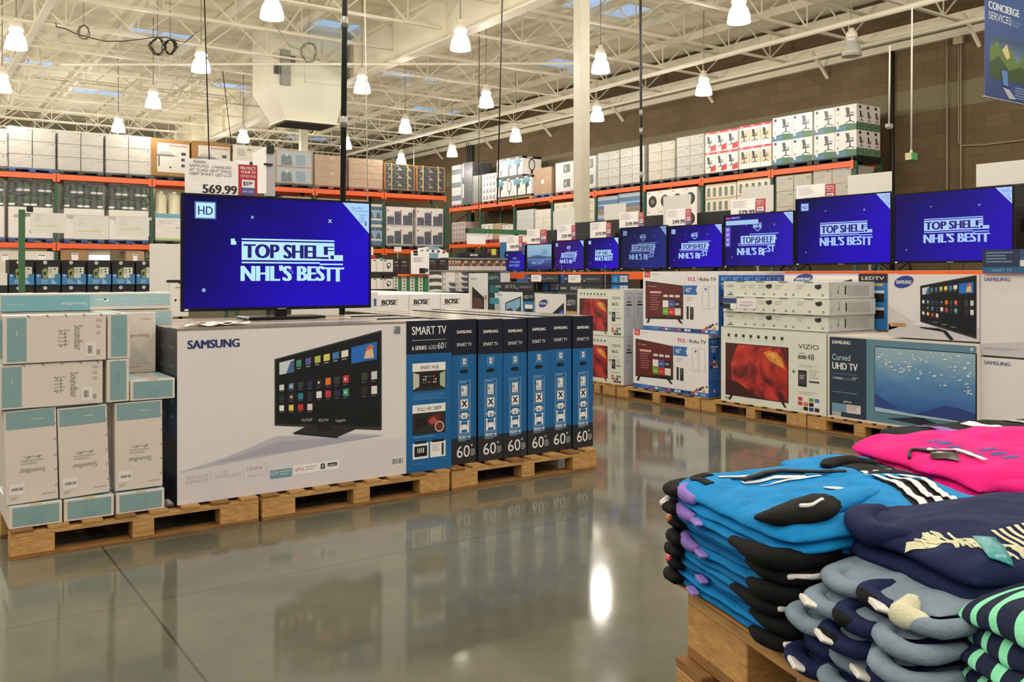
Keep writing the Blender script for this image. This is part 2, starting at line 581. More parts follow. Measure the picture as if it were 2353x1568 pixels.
# open-web roof joists, each a mesh of its own
ZB, ZT = 7.55, 8.35
def joist_mesh(x0, x1):
    m = MB()
    m.box(x0, -0.055, ZT - 0.06, x1, 0.055, ZT, steel_white)
    m.box(x0, -0.05, ZB, x1, 0.05, ZB + 0.05, steel_white)
    n = int(round((x1 - x0) / 1.75))
    st = (x1 - x0) / n
    for i in range(n):
        a = x0 + i * st
        m.obox((a, 0, ZT - 0.03), (a + st / 2, 0, ZB + 0.03), 0.032, 0.032, steel_white)
        m.obox((a + st / 2, 0, ZB + 0.03), (a + st, 0, ZT - 0.03), 0.032, 0.032, steel_white)
        m.obox((a + st / 2, 0, ZB + 0.03), (a + st / 2, 0, ZT - 0.03), 0.026, 0.026, steel_white)
    return m
j0 = None
for k in range(17):
    y = 6.75 + 2.57 * k
    if j0 is None:
        j0 = struct(joist_mesh(-7.5, XW - 0.25), 'roof_beam', loc=(0, y, 0))
    else:
        o = j0.copy(); C.objects.link(o); o.location = (0, y, 0)
# purlins on top of the joists, running the other way
p0 = None
for k in range(15):
    x = -6.5 + 2.0 * k
    m = MB(); m.box(-0.05, 5, ZT, 0.05, 50, ZT + 0.22, steel_white)
    if p0 is None:
        p0 = struct(m, 'roof_purlin_beam', loc=(x, 0, 0))
    else:
        o = p0.copy(); C.objects.link(o); o.location = (x, 0, 0)
# cross bracing between joists
br = MB()
for x in (3.6, 8.2, 15.2):
    for k in range(16):
        y = 6.75 + 2.57 * k
        br.obox((x, y, ZB + .03), (x, y + 2.57, ZT - .05), 0.05, 0.012, steel_white)
        br.obox((x, y, ZT - .05), (x, y + 2.57, ZB + .03), 0.05, 0.012, steel_white)
struct(br, 'roof_bracing_beam')
# the deep girder on the columns, a lighter one further over, and the ledger along the block wall
XG = 11.35
g = MB(); g.box(XG - .012, 8, 7.25, XG + .012, 50, 8.75, steel_white); g.box(XG - .16, 8, 7.2, XG + .16, 50, 7.25, steel_white); g.box(XG - .16, 8, 8.3, XG + .16, 50, 8.36, steel_white)
for k in range(16):
    y = 9.1 + 2.57 * k
    g.box(XG - .15, y - .008, 7.25, XG + .15, y + .008, 8.3, steel_white)
struct(g, 'roof_girder_beam')
g = MB()
g.obox((2.85, 6, 7.35), (2.85, 50, 7.35), .16, .09, steel_white); g.obox((2.85, 6, 8.3), (2.85, 50, 8.3), .16, .09, steel_white)
for k in range(34):
    y = 6.5 + 1.285 * k
    g.obox((2.85, y, 7.37), (2.85, y + 1.285, 8.28) if k % 2 else (2.85, y, 8.28), .05, .05, steel_white)
struct(g, 'truss_beam')
g = MB()
g.box(XW - .3, 3, 7.5, XW - .002, 50, 7.82, steel_white)
g.box(XW - .16, 3, 7.28, XW - .002, 50, 7.46, steel_white)
struct(g, 'ledger_beam')
dark_spot = M('beam_pocket', '#231e18', 0.9)
for k in range(9):
    y = 11.6 + 4.3 * k
    m = MB(); m.obox((XW - .02, y, 6.95), (XW - .75, y, 7.62), .07, .07, steel_white)
    struct(m, 'knee_brace_beam')
# columns under the girder
def pillar(x, y):
    m = MB(); m.box(-.117, -.117, 0, .117, .117, 7.2, M('pillar_paint', '#c0baa8', .5, var=(2, .05))); m.box(-.2, -.2, 0, .2, .2, .025, steel_white); m.box(-.2, -.2, 7.16, .2, .2, 7.2, steel_white)
    return struct(m, 'pillar', loc=(x, y, 0), bevel=.01)
yc = YB(1336.5, XG)
pillar(XG, yc); pillar(XG, YB(697, XG)); pillar(XG, yc + 36)

# ------------------------------------------------------------------ things under the roof
def pipe(name, label, cat, pts, r, m, group=None, n=10):
    p0 = Vector(pts[0])
    mb = MB(); mb.tube([Vector(p) - p0 for p in pts], r, m, n)
    return tag(mb.build(name, loc=p0, smooth=True), label, cat, group)
pipe('sprinkler_pipe', 'long white sprinkler main running along under the roof near the block wall', 'pipe', [(17.45, 6, 7.0), (17.45, 40, 7.0)], .065, steel_white)
pipe('sprinkler_pipe', 'thin white branch pipe crossing the roof in front of the grey duct housing', 'pipe', [onz(140, 148, 7.1), onz(1330, 146, 7.1)], .035, steel_white)
pipe('sprinkler_pipe', 'second white pipe close along the ledger of the block wall', 'pipe', [(20.4, 6, 7.25), (20.4, 45, 7.25)], .05, steel_white)

shade_on = M('lamp_glass_lit', '#fff6e2', 0.3, emit=9)
shade_off = M('lamp_glass_unlit', '#c9c6bb', 0.15, coat=0.5, alpha=0.75)
ballast = M('lamp_housing', '#e3dccb', 0.45)
LB = {}
def lamp_parts(root, drop, on):
    key = ('d', on)
    def part(k, mk):
        if k not in LB:
            o = mk(); LB[k] = o.data
            o.parent = root
        else:
            o = bpy.data.objects.new(k[0], LB[k]); C.objects.link(o); o.parent = root
    def shade():
        m = MB()
        m.lathe([(.135, .42), (.14, .38), (.12, .345), (.13, .31), (.17, .25), (.205, .13), (.22, 0.0), (.213, 0.0), (.198, .13), (.165, .24), (.115, .31)], shade_on if on else shade_off)
        return m.build('lamp_shade', smooth=True)
    def house():
        m = MB()
        m.lathe([(0, .64), (.05, .64), (.065, .58), (.1, .56), (.125, .5), (.125, .41), (0, .41)], ballast)
        return m.build('ballast_housing', smooth=False)
    def rod():
        m = MB(); m.tube([(0, 0, .6), (0, 0, drop)], .012, M('lamp_rod', '#8b8575', .5), 8)
        return m.build('suspension_rod', smooth=True)
    part(('lamp_shade', on), shade); part(('ballast_housing', on), house); part(('suspension_rod', on), rod)
lamps = [((37, 112), 'large lit bell lamp at the left edge above the white carton pallets'), ((625, 43), 'lit bell lamp cut by the top edge, left of the black pole'),
 ((1698, 52), 'lit bell lamp nearest the block wall at the top of the picture'), ((1058, 115), 'lit bell lamp in front of the deep white girder'),
 ((462, 165), 'lit bell lamp beside the coiled black cables'), ((1380, 167), 'lit bell lamp just right of the white column, upper of two'),
 ((832, 213), 'lit bell lamp just right of the tall black pole'), ((1617, 218), 'lit bell lamp in front of the block wall above the red chair cartons'),
 ((1117, 246), 'lit bell lamp left of the thin black cable by the column'), ((1372, 278), 'lit bell lamp just right of the white column, lower of two'),
 ((352, 247), 'lit bell lamp above the white cartons, higher of the pair there'), ((272, 303), 'lit bell lamp low over the tops of the white cartons'),
 ((931, 305), 'lit bell lamp over the crate of gym weights at the rack end'), ((559, 327), 'lit bell lamp low behind the price card, over the rack'),
 ((1185, 325), 'lit bell lamp against the block wall above the fan cartons'), ((1039, 360), 'small lit bell lamp over the aisle between the two racks'),
 ((795, 342), 'lit bell lamp half hidden behind the tall black pole'), ((922, 378), 'smallest lit bell lamp just above the strapped crates'),
 ((5, 210), 'lit bell lamp half out of the picture at the left edge')]
for (px, lb) in lamps:
    p = onz(px[0], px[1], 6.2)
    r = thing('high_bay_lamp', lb, 'lamp', p, 0, 'high-bay lamps under the roof')
    lamp_parts(r, 2.55, True)
    glow('high_bay_bulb', (p.x, p.y, 6.1))
p = onz(1957, 130, 6.35)
r = thing('high_bay_lamp', 'unlit clear bell lamp with a wide shade by the block wall', 'lamp', p, 0, 'high-bay lamps under the roof')
lamp_parts(r, 2.4, False)

# air handler hanging by the girder
yh = 25.0
x0, x1 = XA(628, yh), XA(792, yh)
zt, zm, zb = zA(628, 105, yh), zA(628, 195, yh), zA(655, 268, yh)
hv = thing('air_duct_housing', 'big white air duct housing hung from the roof with a black grille below', 'air duct', ((x0 + x1) / 2, yh + .9, zb))
w2 = (x1 - x0) / 2
cream = M('duct_paint', '#d9d6c2', 0.5, var=(1, .04))
m = MB(); H = 8.74 - zb; hm = zm - zb
q = w2 * .72; o = w2 * .16
def ring(a0, a1, b, z): return [(a0, -b, z), (a1, -b, z), (a1, b, z), (a0, b, z)]
A_, B_, C_ = ring(-q + o, q + o, .62, 0), ring(-w2, w2, .9, hm), ring(-w2, w2, .9, H)
for P_, Q_ in ((A_, B_), (B_, C_)):
    for i in range(4):
        jx = (i + 1) % 4
        m.face([P_[i], P_[jx], Q_[jx], Q_[i]], cream)
m.face(C_, cream)
d = D(m, (-w2, -.9, H), (1, 0, 0), (0, 0, -1), (0, -1, 0), 2 * w2, H)
d.fr(.42, .12, .97, .62, .02, M('panel_seam', '#bfbba8', .6))
m.build('casing', hv)
m = MB(); m.box(-q + o - .05, -.66, -.05, q + o + .05, .66, 0, cream); gfr = m.build('grille_frame', hv)
m = MB()
for i in range(9):
    y = -.58 + i * .13
    m.box(-q + o + .06, y, -.075, q + o - .06, y + .09, -.05, black_matt)
m.build('grille', gfr)
m = MB(); m.box(-w2 + .2, -1.02, hm * 1.02, -w2 + .47, -.9, hm * 1.02 + 1.0, M('louver_grey', '#8e8d84', .5)); m.box(-w2 + .47, -1.05, hm + .62, -w2 + .6, -.9, hm + .86, M('louver_dark', '#55544f', .5)); m.build('side_louver', hv)
m = MB(); m.box(-w2 + .02, -.98, hm + .32, -w2 + .14, -.9, hm + .62, M('switch_dark', '#45443f', .5)); m.build('disconnect_switch', hv)

# black power poles and hanging conduits
def pole(label, px, X=None, Y=None, zb=1.1, r=.022, m=black_paint, name='power_pole', lean=0, top=8.3, knots=()):
    if Y is not None: X = XA(px, Y)
    else: Y = YB(px, X)
    rt = thing(name, label, 'pole', (X, Y, zb))
    a = MB(); a.tube([(0, 0, 0), (lean * CS, -lean * SN, top - zb)], r, m, 12); a.build('shaft', rt, smooth=True)
    for z in knots:
        b = MB(); k = z - zb; t = k / (top - zb)
        b.tube([(lean * t * CS, -lean * t * SN, k), (lean * t * CS, -lean * t * SN, k + .09)], r * 1.25, steel, 12); b.build('coupling', rt, smooth=True)
    return rt
pole('thick black power pole rising behind the big television', 783, Y=6.75, zb=.06, r=.0235, knots=(2.6, 3.4), lean=.075)
pole('black power pole with grey couplings behind the television row', 1475, X=8.5, zb=.06, r=.019, knots=(2.75, 3.35, 3.6), lean=-.03)
def cable(label, pts, r, m, name='cable', cat='cable', group=None):
    return pipe(name, label, cat, pts, r, m, group, 6)
cable_black = M('cable_rubber', '#1d1b18', .5)
cable_pale = M('cable_pale', '#cfc9b4', .5)
def hang(label, p1, p2, Y, r=.006, m=cable_black):
    (a, b), (c, d_) = p1, p2
    z0 = zA(a, b, Y)
    x0 = XA(a, Y)
    if b < 0: x0, z0 = x0 + (x0 - XA(c, Y)) * (8.3 - z0) / (z0 - zA(c, d_, Y)), 8.3      # on up to the roof
    cable(label, [(x0, Y, z0), (XA(c, Y), Y, zA(c, d_, Y))], r, m)
hang('thin black cable hanging straight down left of the white column', (1157, -120), (1143, 470), 12.2, .011)
hang('thin black cable hanging above the price card of the big television', (467, -90), (481, 372), 6.06, .004)
hang('second thin black cable slanting down to the price card', (511, 157), (534, 350), 27.31, .012)
hang('pale thin rod hanging down right of the tall black pole', (838, -30), (845, 470), 14, .01, cable_pale)
hang('dark thin wire hanging in the aisle between the racks', (1101, 74), (1100, 500), 19.6, .009)
hang('pale thin wire in front of the far wall', (951, 306), (951, 380), 35.02, .016, cable_pale)

def coil(label, px, py, z, r, turns, m=cable_black, th=.014):
    p = onz(px, py, z)
    pts = []
    q = random.Random(px)
    ax = Vector((CS, -SN, 0))
    for i in range(turns * 14 + 1):
        t = 2 * math.pi * i / 14
        k = r * (1 + .12 * q.uniform(-1, 1))
        pts.append(ax * (k * math.cos(t)) + Vector((0.04 * q.uniform(-1, 1), 0.04 * q.uniform(-1, 1), k * 1.25 * math.sin(t))))
    mb = MB(); mb.tube(pts, th, m, 6)
    o = tag(mb.build('cable_coil', loc=p, smooth=True), label, 'cable coil')
    t = MB(); t.tube([(0, 0, r * 1.2), (0, 0, ZR - z)], .006, m, 6); t.build('tie_wire', o)
    return o
coil('coil of grey cable hung under the roof, left of the two black coils', 192, 74, 7.3, .13, 5, M('cable_grey', '#6d675a', .5), .009)
coil('large loose coil of black cable under the roof', 362, 106, 7.2, .17, 3)
coil('tight coil of black cable under the roof, right of the loose coil', 391, 108, 7.2, .14, 6)
coil('small coil of wire hanging in front of the duct housing', 710, 120, 7.2, .2, 4, M('cable_grey', '#6d675a', .5), .008)
pp = [onz(a, b, 7.3) for a, b in ((128, 52), (130, 62), (150, 66), (175, 78), (205, 86), (240, 95), (280, 95), (320, 91), (352, 86))]
cable('drooping black cable strung under the roof between the coils', pp, .012, cable_black)
pp = [onz(a, b, 7.2) for a, b in ((352, 86), (385, 86), (410, 95), (425, 98), (445, 80))]
cable('short black cable lead beyond the tight coil', pp, .012, cable_black)
pp = [onz(a, b, 7.2) for a, b in ((634, 58), (650, 85), (668, 108), (690, 114), (704, 106))]
cable('thin grey wire drooping to the small coil', pp, .009, M('cable_grey', '#6d675a', .5))

# conduits and pipes on and before the block wall
def wallpipe(label, px, y0, y1, r, m, X=XW - .06):
    Y = YB(px, X)
    pipe('wall_pipe', label, 'pipe', [(X, Y, zB(px, y0, X)), (X, Y, zB(px, y1, X))], r, m)
wallpipe('black downpipe on the block wall beside the end of the rack', 2050, 105, 640, .055, M('pipe_black', '#1b1712', .5))
wallpipe('thin grey pipe on the block wall, left of the two pipes there', 2176, 90, 640, .022, M('pipe_tan', '#8d7f65', .5))
wallpipe('thin grey pipe on the block wall, right of the two pipes there', 2208, 55, 640, .022, M('pipe_tan', '#8d7f65', .5))
X = XW - .05
pts = [(2203, 100), (2203, 326), (2209, 335), (2260, 333), (2353, 322), (2400, 316)]
pts = [(X, YB(a, X), zB(a, b, X)) for a, b in pts]
cd_ = thing('wall_conduit', 'pale bent conduit on the block wall with a small box on top', 'conduit', pts[0])
m = MB(); m.tube([Vector(p) - Vector(pts[0]) for p in pts], .02, M('pipe_tan', '#8d7f65')); m.build('tube', cd_, smooth=True)
m = MB(); m.box(-.06, -.12, -.02, .05, .12, .26, M('conduit_box', '#a3947a', .5)); m.build('junction_box', cd_, bevel=.01)
m = MB()
for i, px in enumerate((1075, 1079, 1084)):
    Y = YB(px, XW - .1); m.tube([(XW - .1, Y, 1), (XW - .1, Y, zB(px, 330, XW))], .07, M('pipe_black', '#1b1712'))
tag(m.build('pipe_riser'), 'bundle of three dark riser pipes on the far block wall', 'pipe')

def drop(label, px, y0, y1, Y, box, sz):
    Xp = XA(px, Y); z0, z1 = zA(px, y0, Y), zA(px, y1, Y)
    rt = thing('ceiling_drop', label, 'ceiling drop', (Xp, Y, z1))
    a = MB(); a.tube([(0, 0, 0), (.02, 0, z0 - z1)], .013, M('drop_rod', '#d4d0c2', .5)); a.build('rod', rt, smooth=True)
    a = MB(); box(a); a.build('box', rt, bevel=.006)
    return rt
drop('hanging pale rod ending in a grey junction box by the black downpipe', 2043, 105, 285, 8.2, lambda a: (a.box(-.055, -.035, -.06, .055, .035, 0, M('jbox', '#a9a79c', .5)), a.box(-.025, -.04, -.08, .025, .03, -.01, M('jbox2', '#8a877b', .5))), 1)
g1, g2 = M('sign_green', '#4f9a52', .5), M('sign_side', '#cdbf95', .5)
drop('hanging pale rod ending in a small green and cream sign box', 2094, 15, 352, 8.2, lambda a: (a.box(-.085, -.055, -.115, .085, .055, 0, g1, left=g2, front=g1, right=g1), a.box(-.02, -.015, 0, .02, .015, .05, M('drop_rod', '#d4d0c2'))), 1)

# hanging banner
Yb = 6.2
bx0 = XA(2263, Yb); zb0 = zA(2263, 222, Yb)
bn = thing('banner', 'blue hanging banner with a landscape picture, bottom edge above the block wall', 'banner', (bx0, Yb, zb0))
W2, H2 = 1.5, 2.3
m = MB(); bl = M('banner_blue', '#2c4f8f', .5)
m.box(0, -.004, 0, W2, .004, H2, bl)
d = D(m, (0, -.004, H2), (1, 0, 0), (0, 0, -1), (0, -1, 0), W2, H2)
def by(py): return (zb0 + H2 - zA(2263, py, Yb)) / H2
wl = ink('#e3e6ee')
d.grad(0, 0, 1, 1, '#2f62a6', '#27407e', 14, 1)
d.t('CONCIERGE', .055, by(16), .045, wl, 3, bold=.035)
d.t('SERVICES', .055, by(40), .045, wl, 3)
d.r(.4, by(24), .404, by(44), ink('#7f9cc4'), 3)
d.t('TECHNICAL', .43, by(34), .018, ink('#7f9cc4'), 3); d.t('SUPPORT', .43, by(43), .018, ink('#7f9cc4'), 3)
y1_, y2_ = by(75), by(175)
d.grad(.07, y1_, .97, y2_, '#2f4d72', '#b8c6cf', 8, 2)
d.p([(.07, by(110)), (.2, by(85)), (.3, by(118)), (.42, by(95)), (.55, by(130)), (.7, by(90)), (.97, by(130)), (.97, y2_), (.07, y2_)], ink('#5c7a33'), 3)
d.p([(.07, by(140)), (.22, by(120)), (.4, by(150)), (.6, by(135)), (.97, by(165)), (.97, y2_), (.07, y2_)], ink('#2f4a22'), 4)
d.p([(.28, by(105)), (.36, by(88)), (.42, by(118)), (.36, by(125))], ink('#d8c98b'), 5)
d.p([(.26, by(150)), (.38, by(150)), (.4, by(192)), (.29, by(190))], ink('#1d2c4a'), 6)
d.p([(.27, by(152)), (.37, by(152)), (.385, by(188)), (.295, by(186))], ink('#4f86c4'), 7)
d.p([(.29, by(192)), (.4, by(194)), (.52, by(214)), (.4, by(216))], ink('#aeb6c4'), 6)
d.lines(.5, by(185), .9, by(215), 5, ink('#7f9cc4'), 6)
m.build('cloth', bn)
m = MB(); m.tube([(-.03, 0, 0), (W2 + .03, 0, 0)], .012, steel); m.build('hem_rod', bn, smooth=True)
m = MB()
for xx in (.06, W2 - .06):
    m.tube([(xx, 0, H2), (xx, 0, 8.3 - zb0)], .004, steel, 6)
m.build('hanger_wire', bn)
# ------------------------------------------------------------------ storage racks
YR, XR = 27.5, 20.0
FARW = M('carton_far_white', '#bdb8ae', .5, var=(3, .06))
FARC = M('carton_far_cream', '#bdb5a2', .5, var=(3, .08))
def rack(label, axis, stops, plane, levels, depth=1.1, ztop=None):
    """stops: where the uprights stand along the front, left to right in the photo"""
    o = (stops[0], plane, 0) if axis == 'A' else (plane, stops[0], 0)
    rt = thing('storage_rack', label, 'rack', o, RZ[axis])
    loc = [abs(s - stops[0]) for s in stops]
    post = {}
    slot = M('rack_slot', '#16291f', .7)
    for s in loc:
        if 'p' not in post:
            m = MB(); zt = ztop or levels[-1] + .12
            for y in (.0, depth - .08):
                m.box(-.045, y, 0, .045, y + .08, zt, rack_green)
            n = int(zt / .09)
            for i in range(n):
                for sx in (-.022, .022):
                    m.face([(sx - .009, -.002, .05 + i * .09), (sx + .009, -.002, .05 + i * .09), (sx + .009, -.002, .09 + i * .09), (sx - .009, -.002, .09 + i * .09)], slot)
            for i in range(5):
                a = .3 + i * zt / 5.4
                m.obox((0, .06, a), (0, depth - .06, a + zt / 7), .03, .03, rack_green)
                m.obox((0, .06, a), (0, depth - .06, a), .03, .03, rack_green)
            o = m.build('upright', rt, loc=(s, 0, 0)); post['p'] = o.data
        else:
            q = bpy.data.objects.new('upright', post['p']); C.objects.link(q); q.parent = rt; q.location = (s, 0, 0); o = q
        fp = MB(); fp.box(-.07, -.04, 0, .07, .12, .012, rack_green); fp.build('foot_plate', o)
    for i in range(len(loc) - 1):
        for z in levels:
            for y in (-.03, depth - .03):
                m = MB()
                m.box(loc[i] + .047, y, z - .14, loc[i + 1] - .047, y + .06, z, rack_orange)
                for e in (loc[i] + .047, loc[i + 1] - .06):
                    m.box(e - .035, y - .006, z - .2, e + .048, y + .004, z + .02, rack_orange)
                m.build('beam', rt)
    return rt
ups = [XA(p, YR) for p in (-92, 129, 349, 545, 723, 882, 1025)]
ZL1, ZL2 = 2.29, 4.18
rack('long pallet rack with orange beams across the left, behind the big television', 'A', ups, YR, [ZL1, ZL2])
upr = [YB(p, XR) for p in (1034, 1103, 1181, 1268, 1368, 1480, 1613, 1773, 1964)]
ZR1, ZR2 = 2.72, 4.3
rack('long pallet rack with orange beams standing along the block wall', 'B', upr, XR, [ZR1, ZR2])

# ------------------------------------------------------------------ pallet loads
def pal_part(rt, w, d, mat, name='pallet'):
    m = MB()
    m.box(-w / 2, -d / 2, .1, w / 2, d / 2, .14, mat)
    for x in (-w / 2, -.08, w / 2 - .16):
        m.box(x, -d / 2, 0, x + .16, d / 2, .1, mat)
    m.box(-w / 2, -d / 2, 0, w / 2, -d / 2 + .1, .02, mat)
    return m.build(name, rt)
PB = pallet_black
def load(name, label, axis, p0, p1, plane, z0, ytop, depth, nx, nz, base, art=None, side=None, pal=PB, wrap=True, gap=.004, cat='pallet load',
         group=None, seed=0, hs=None, jitter=.01, part='carton', ybase=None):
    """a wrapped pallet load standing on a rack beam; columns and rows of cartons, each a part"""
    a0, a1 = (XA(p0, plane), XA(p1, plane)) if axis == 'A' else (YB(p0, plane), YB(p1, plane))
    zt = zA(p0, ytop, plane) if axis == 'A' else zB(p0, ytop, plane)
    loc, w = place(axis, a0, a1, plane + .02, depth, z0)
    rt = thing(name, label, cat, loc, RZ[axis], group)
    H = zt - z0
    b = .14 if pal else 0
    if pal:
        pal_part(rt, w, depth, pal)
    q = random.Random(seed + int(p0))
    cw, ch = w / nx, (H - b) / nz
    me = None
    for k in range(nz):
        for i in range(nx):
            x = -w / 2 + cw * (i + .5) + jitter * q.uniform(-1, 1) * .5
            y = jitter * q.uniform(0, 1)
            if me is None:
                m = MB()
                m.box(-cw / 2 + gap, -depth / 2 + .01, 0, cw / 2 - gap, depth / 2 - .02, ch - gap, base)
                f = faceD(m, 'front', cw - 2 * gap, depth - .02, ch - gap)
                if art: art(f)
                if side: side(faceD(m, 'right' if axis == 'B' else 'left', cw - 2 * gap, depth - .02, ch - gap))
                o = m.build(part, rt, loc=(x, y, b + k * ch)); me = o.data
            else:
                o = bpy.data.objects.new(part, me); C.objects.link(o); o.parent = rt; o.location = (x, y, b + k * ch)
    if wrap:
        filmbox(rt, w, depth, b * .6, H + .01, seed + int(p0))
    return rt
def filmbox(rt, w, d, z0, z1, seed):
    m = MB(); q = random.Random(seed)
    nx, nz = 9, 8
    pts = []
    for (x0, y0), (x1, y1) in (((-w / 2, -d / 2), (w / 2, -d / 2)), ((w / 2, -d / 2), (w / 2, d / 2)), ((w / 2, d / 2), (-w / 2, d / 2)), ((-w / 2, d / 2), (-w / 2, -d / 2))):
        for i in range(nx):
            t = i / nx
            pts.append((x0 + (x1 - x0) * t, y0 + (y1 - y0) * t))
    n = len(pts)
    for k in range(nz + 1):
        for (x, y) in pts:
            s = 1.012 + .012 * q.random()
            m.v.append((x * s, y * s, z0 + (z1 - z0) * k / nz + .008 * q.uniform(-1, 1)))
    mi = m.mi(film)
    for k in range(nz):
        for i in range(n):
            m.f.append((k * n + i, k * n + (i + 1) % n, (k + 1) * n + (i + 1) % n, (k + 1) * n + i)); m.m.append(mi)
    return m.build('stretch_wrap', rt, smooth=True)

gm, gl, dk = ink('#a9a6a0'), ink('#c4c1ba'), ink('#2b2b2d')
def art_white(d):
    d.r(.1, .08, .12, .14, dk, 1); d.t('PVC', .68, .2, .07, ink('#77746f'), 1); d.r(.86, .1, .9, .2, dk, 1)
    d.lines(.22, .3, .5, .7, 5, gl, 1)
def art_grill(d):
    d.r(.17, .11, .985, .9, ink('#c9c4ba'), 1)
    d.t('KitchenAid', .5, .2, .07, ink('#b32534'), 2, w=.44, bold=.02)
    g = ink('#a8a59f'); g2 = ink('#6d6b67')
    d.p([(.18, .42), (.24, .34), (.5, .34), (.56, .42)], g, 2); d.r(.14, .42, .6, .47, g2, 2); d.r(.22, .47, .54, .74, ink('#c7c4be'), 2)
    d.r(.2, .47, .23, .74, dk, 3); d.c(.5, .76, .03, dk, 3); d.r(.6, .43, .7, .47, g, 2)
    for y in (.34, .5, .66): d.r(.78, y, .9, y + .08, dk, 2)
def art_eco(d):
    d.t('dECO', .1, .35, .12, ink('#4a4a48'), 1); d.lines(.12, .42, .4, .5, 2, gl, 1); d.c(.5, .8, .05, gm, 1)
def art_gym(d):
    d.r(.03, .03, .97, .97, ink('#4e4f4d'), 1)
    for a in range(3):
        for b in range(3):
            x, y = .06 + .305 * a, .05 + .31 * b
            d.r(x, y, x + .27, y + .27, ink('#3a3b3b'), 2); d.p([(x + .04, y + .2), (x + .12, y + .06), (x + .2, y + .16), (x + .24, y + .2)], ink('#8b8b86'), 3)
            d.r(x + .03, y + .03, x + .1, y + .05, ink('#b9b8b2'), 3)
def art_case(d):
    """two suitcases pictured on a white carton"""
    d.lines(.2, .04, .75, .09, 1, gl, 1)
    for x, h in ((.02, .42), (.3, .68), (.62, .5), (.82, .66)):
        d.r(x, .94 - h, min(x + .26, .98), .92, ink('#2d3150'), 1); d.fr(x + .07, .89 - h, min(x + .19, .97), .95 - h, .01, ink('#2a2c3c'), 2)
        for k in range(3): d.r(x + .05 + .06 * k, .97 - h, x + .055 + .06 * k, .9, ink('#22253d'), 2)
    d.r(0, .92, 1, .97, ink('#8d95a0'), 1)
    d.c(.06, .2, .035, ink('#d2504e'), 2); d.c(.55, .2, .035, ink('#d2504e'), 2)
def art_tent(d):
    d.r(0, 0, 1, .12, ink('#dcd9d0'), 1); d.r(0, .12, 1, .3, ink('#2c6a91'), 1); d.r(.1, .16, .4, .27, dk, 2); d.r(.55, .16, .9, .27, dk, 2)
    d.r(0, .3, 1, .72, ink('#7ea6c4'), 1); d.p([(.1, .7), (.3, .42), (.6, .4), (.8, .7)], ink('#3d4a52'), 2); d.r(0, .72, 1, .8, ink('#e0ddd4'), 1); d.r(0, .8, 1, 1, ink('#1f5f8b'), 1)
def art_blueitem(d):
    d.r(.05, .06, .95, .94, ink('#a9b3bb'), 1); d.p([(.15, .92), (.15, .4), (.3, .2), (.42, .4), (.45, .92)], ink('#5c6873'), 2); d.r(.55, .25, .8, .9, ink('#8199ad'), 2)
    d.c(.3, .3, .05, ink('#c9d2da'), 3)
def art_mixed(d):
    d.r(.2, .2, .6, .6, ink('#b2b0a8'), 1); d.lines(.1, .7, .8, .9, 3, gl, 1); d.r(.7, .15, .92, .3, ink('#8f8d86'), 1)

# top of the left rack
z = ZL2
for (a, b, yt, lab) in ((-118, 17, 285, 'white carton pallet load cut by the left edge, on the top rack beam'),
                        (20, 128, 288, 'white carton pallet load on a blue pallet, first full one from the left'),
                        (133, 238, 298, 'white carton pallet load in the middle of the three on the left rack top'),
                        (243, 348, 306, 'white carton pallet load beside the brown grill cartons, shiny with film')):
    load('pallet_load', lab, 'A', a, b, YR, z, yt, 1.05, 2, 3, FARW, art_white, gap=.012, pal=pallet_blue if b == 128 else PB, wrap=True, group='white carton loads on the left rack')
def grill(lab, a, b, yt):
    load('pallet_load', lab, 'A', a, b, YR, z, yt, 1.0, 1, 1, M('carton_grill', '#96703f', .7, var=(4, .12)), art_grill, wrap=False, side=None, cat='pallet load', group='barbecue cartons on the left rack')
grill('brown carton with a white grill picture, left one on the rack top', 346, 437, 316)
grill('brown carton with a white grill picture, half hidden by the price card', 441, 531, 322)
load('pallet_load', 'pale film-wrapped load behind the red promotion card', 'A', 536, 628, YR, z, 332, 1.0, 2, 2, carton_cream, art_mixed, wrap=True)
load('pallet_load', 'film-wrapped load of blue-grey pictured cartons on the rack top', 'A', 634, 720, YR, z, 342, 1.0, 1, 2, carton_kraft2, art_blueitem)
def brown(lab, a, b, yt):
    r = load('pallet_load', lab, 'A', a, b, YR, z, yt, 1.0, 1, 2, carton_kraft2, lambda d: (d.r(.0, .42, 1, .45, ink('#8a6a48'), 1), d.r(.5, .1, .62, .25, ink('#cbb08f'), 1)), pal=pallet_red)
    return r
brown('brown carton load on a red pallet, left of the tall black pole', 724, 797, 354)
brown('brown carton load on a red pallet, right of the tall black pole', 803, 880, 362)
def crate(lab, a, b, yt):
    r = load('pallet_load', lab, 'A', a, b, YR, z, yt, 1.0, 1, 1, M('crate_board', '#b57a3a', .6, var=(5, .15)), art_gym, wrap=False, group='crates of gym weights')
    w = abs(XA(b, YR) - XA(a, YR)); H = zA(a, yt, YR) - z
    for x in (-.28, .25):
        m = MB(); m.box(x * w - .012, -.52, .12, x * w + .012, .5, H + .006, M('strap_yellow', '#cdb36a', .5)); m.build('strap', r)
crate('tan crate of pictured gym goods with yellow straps, left one', 884, 955, 374)
crate('tan crate of pictured gym goods with yellow straps, at the rack end', 958, 1024, 380)

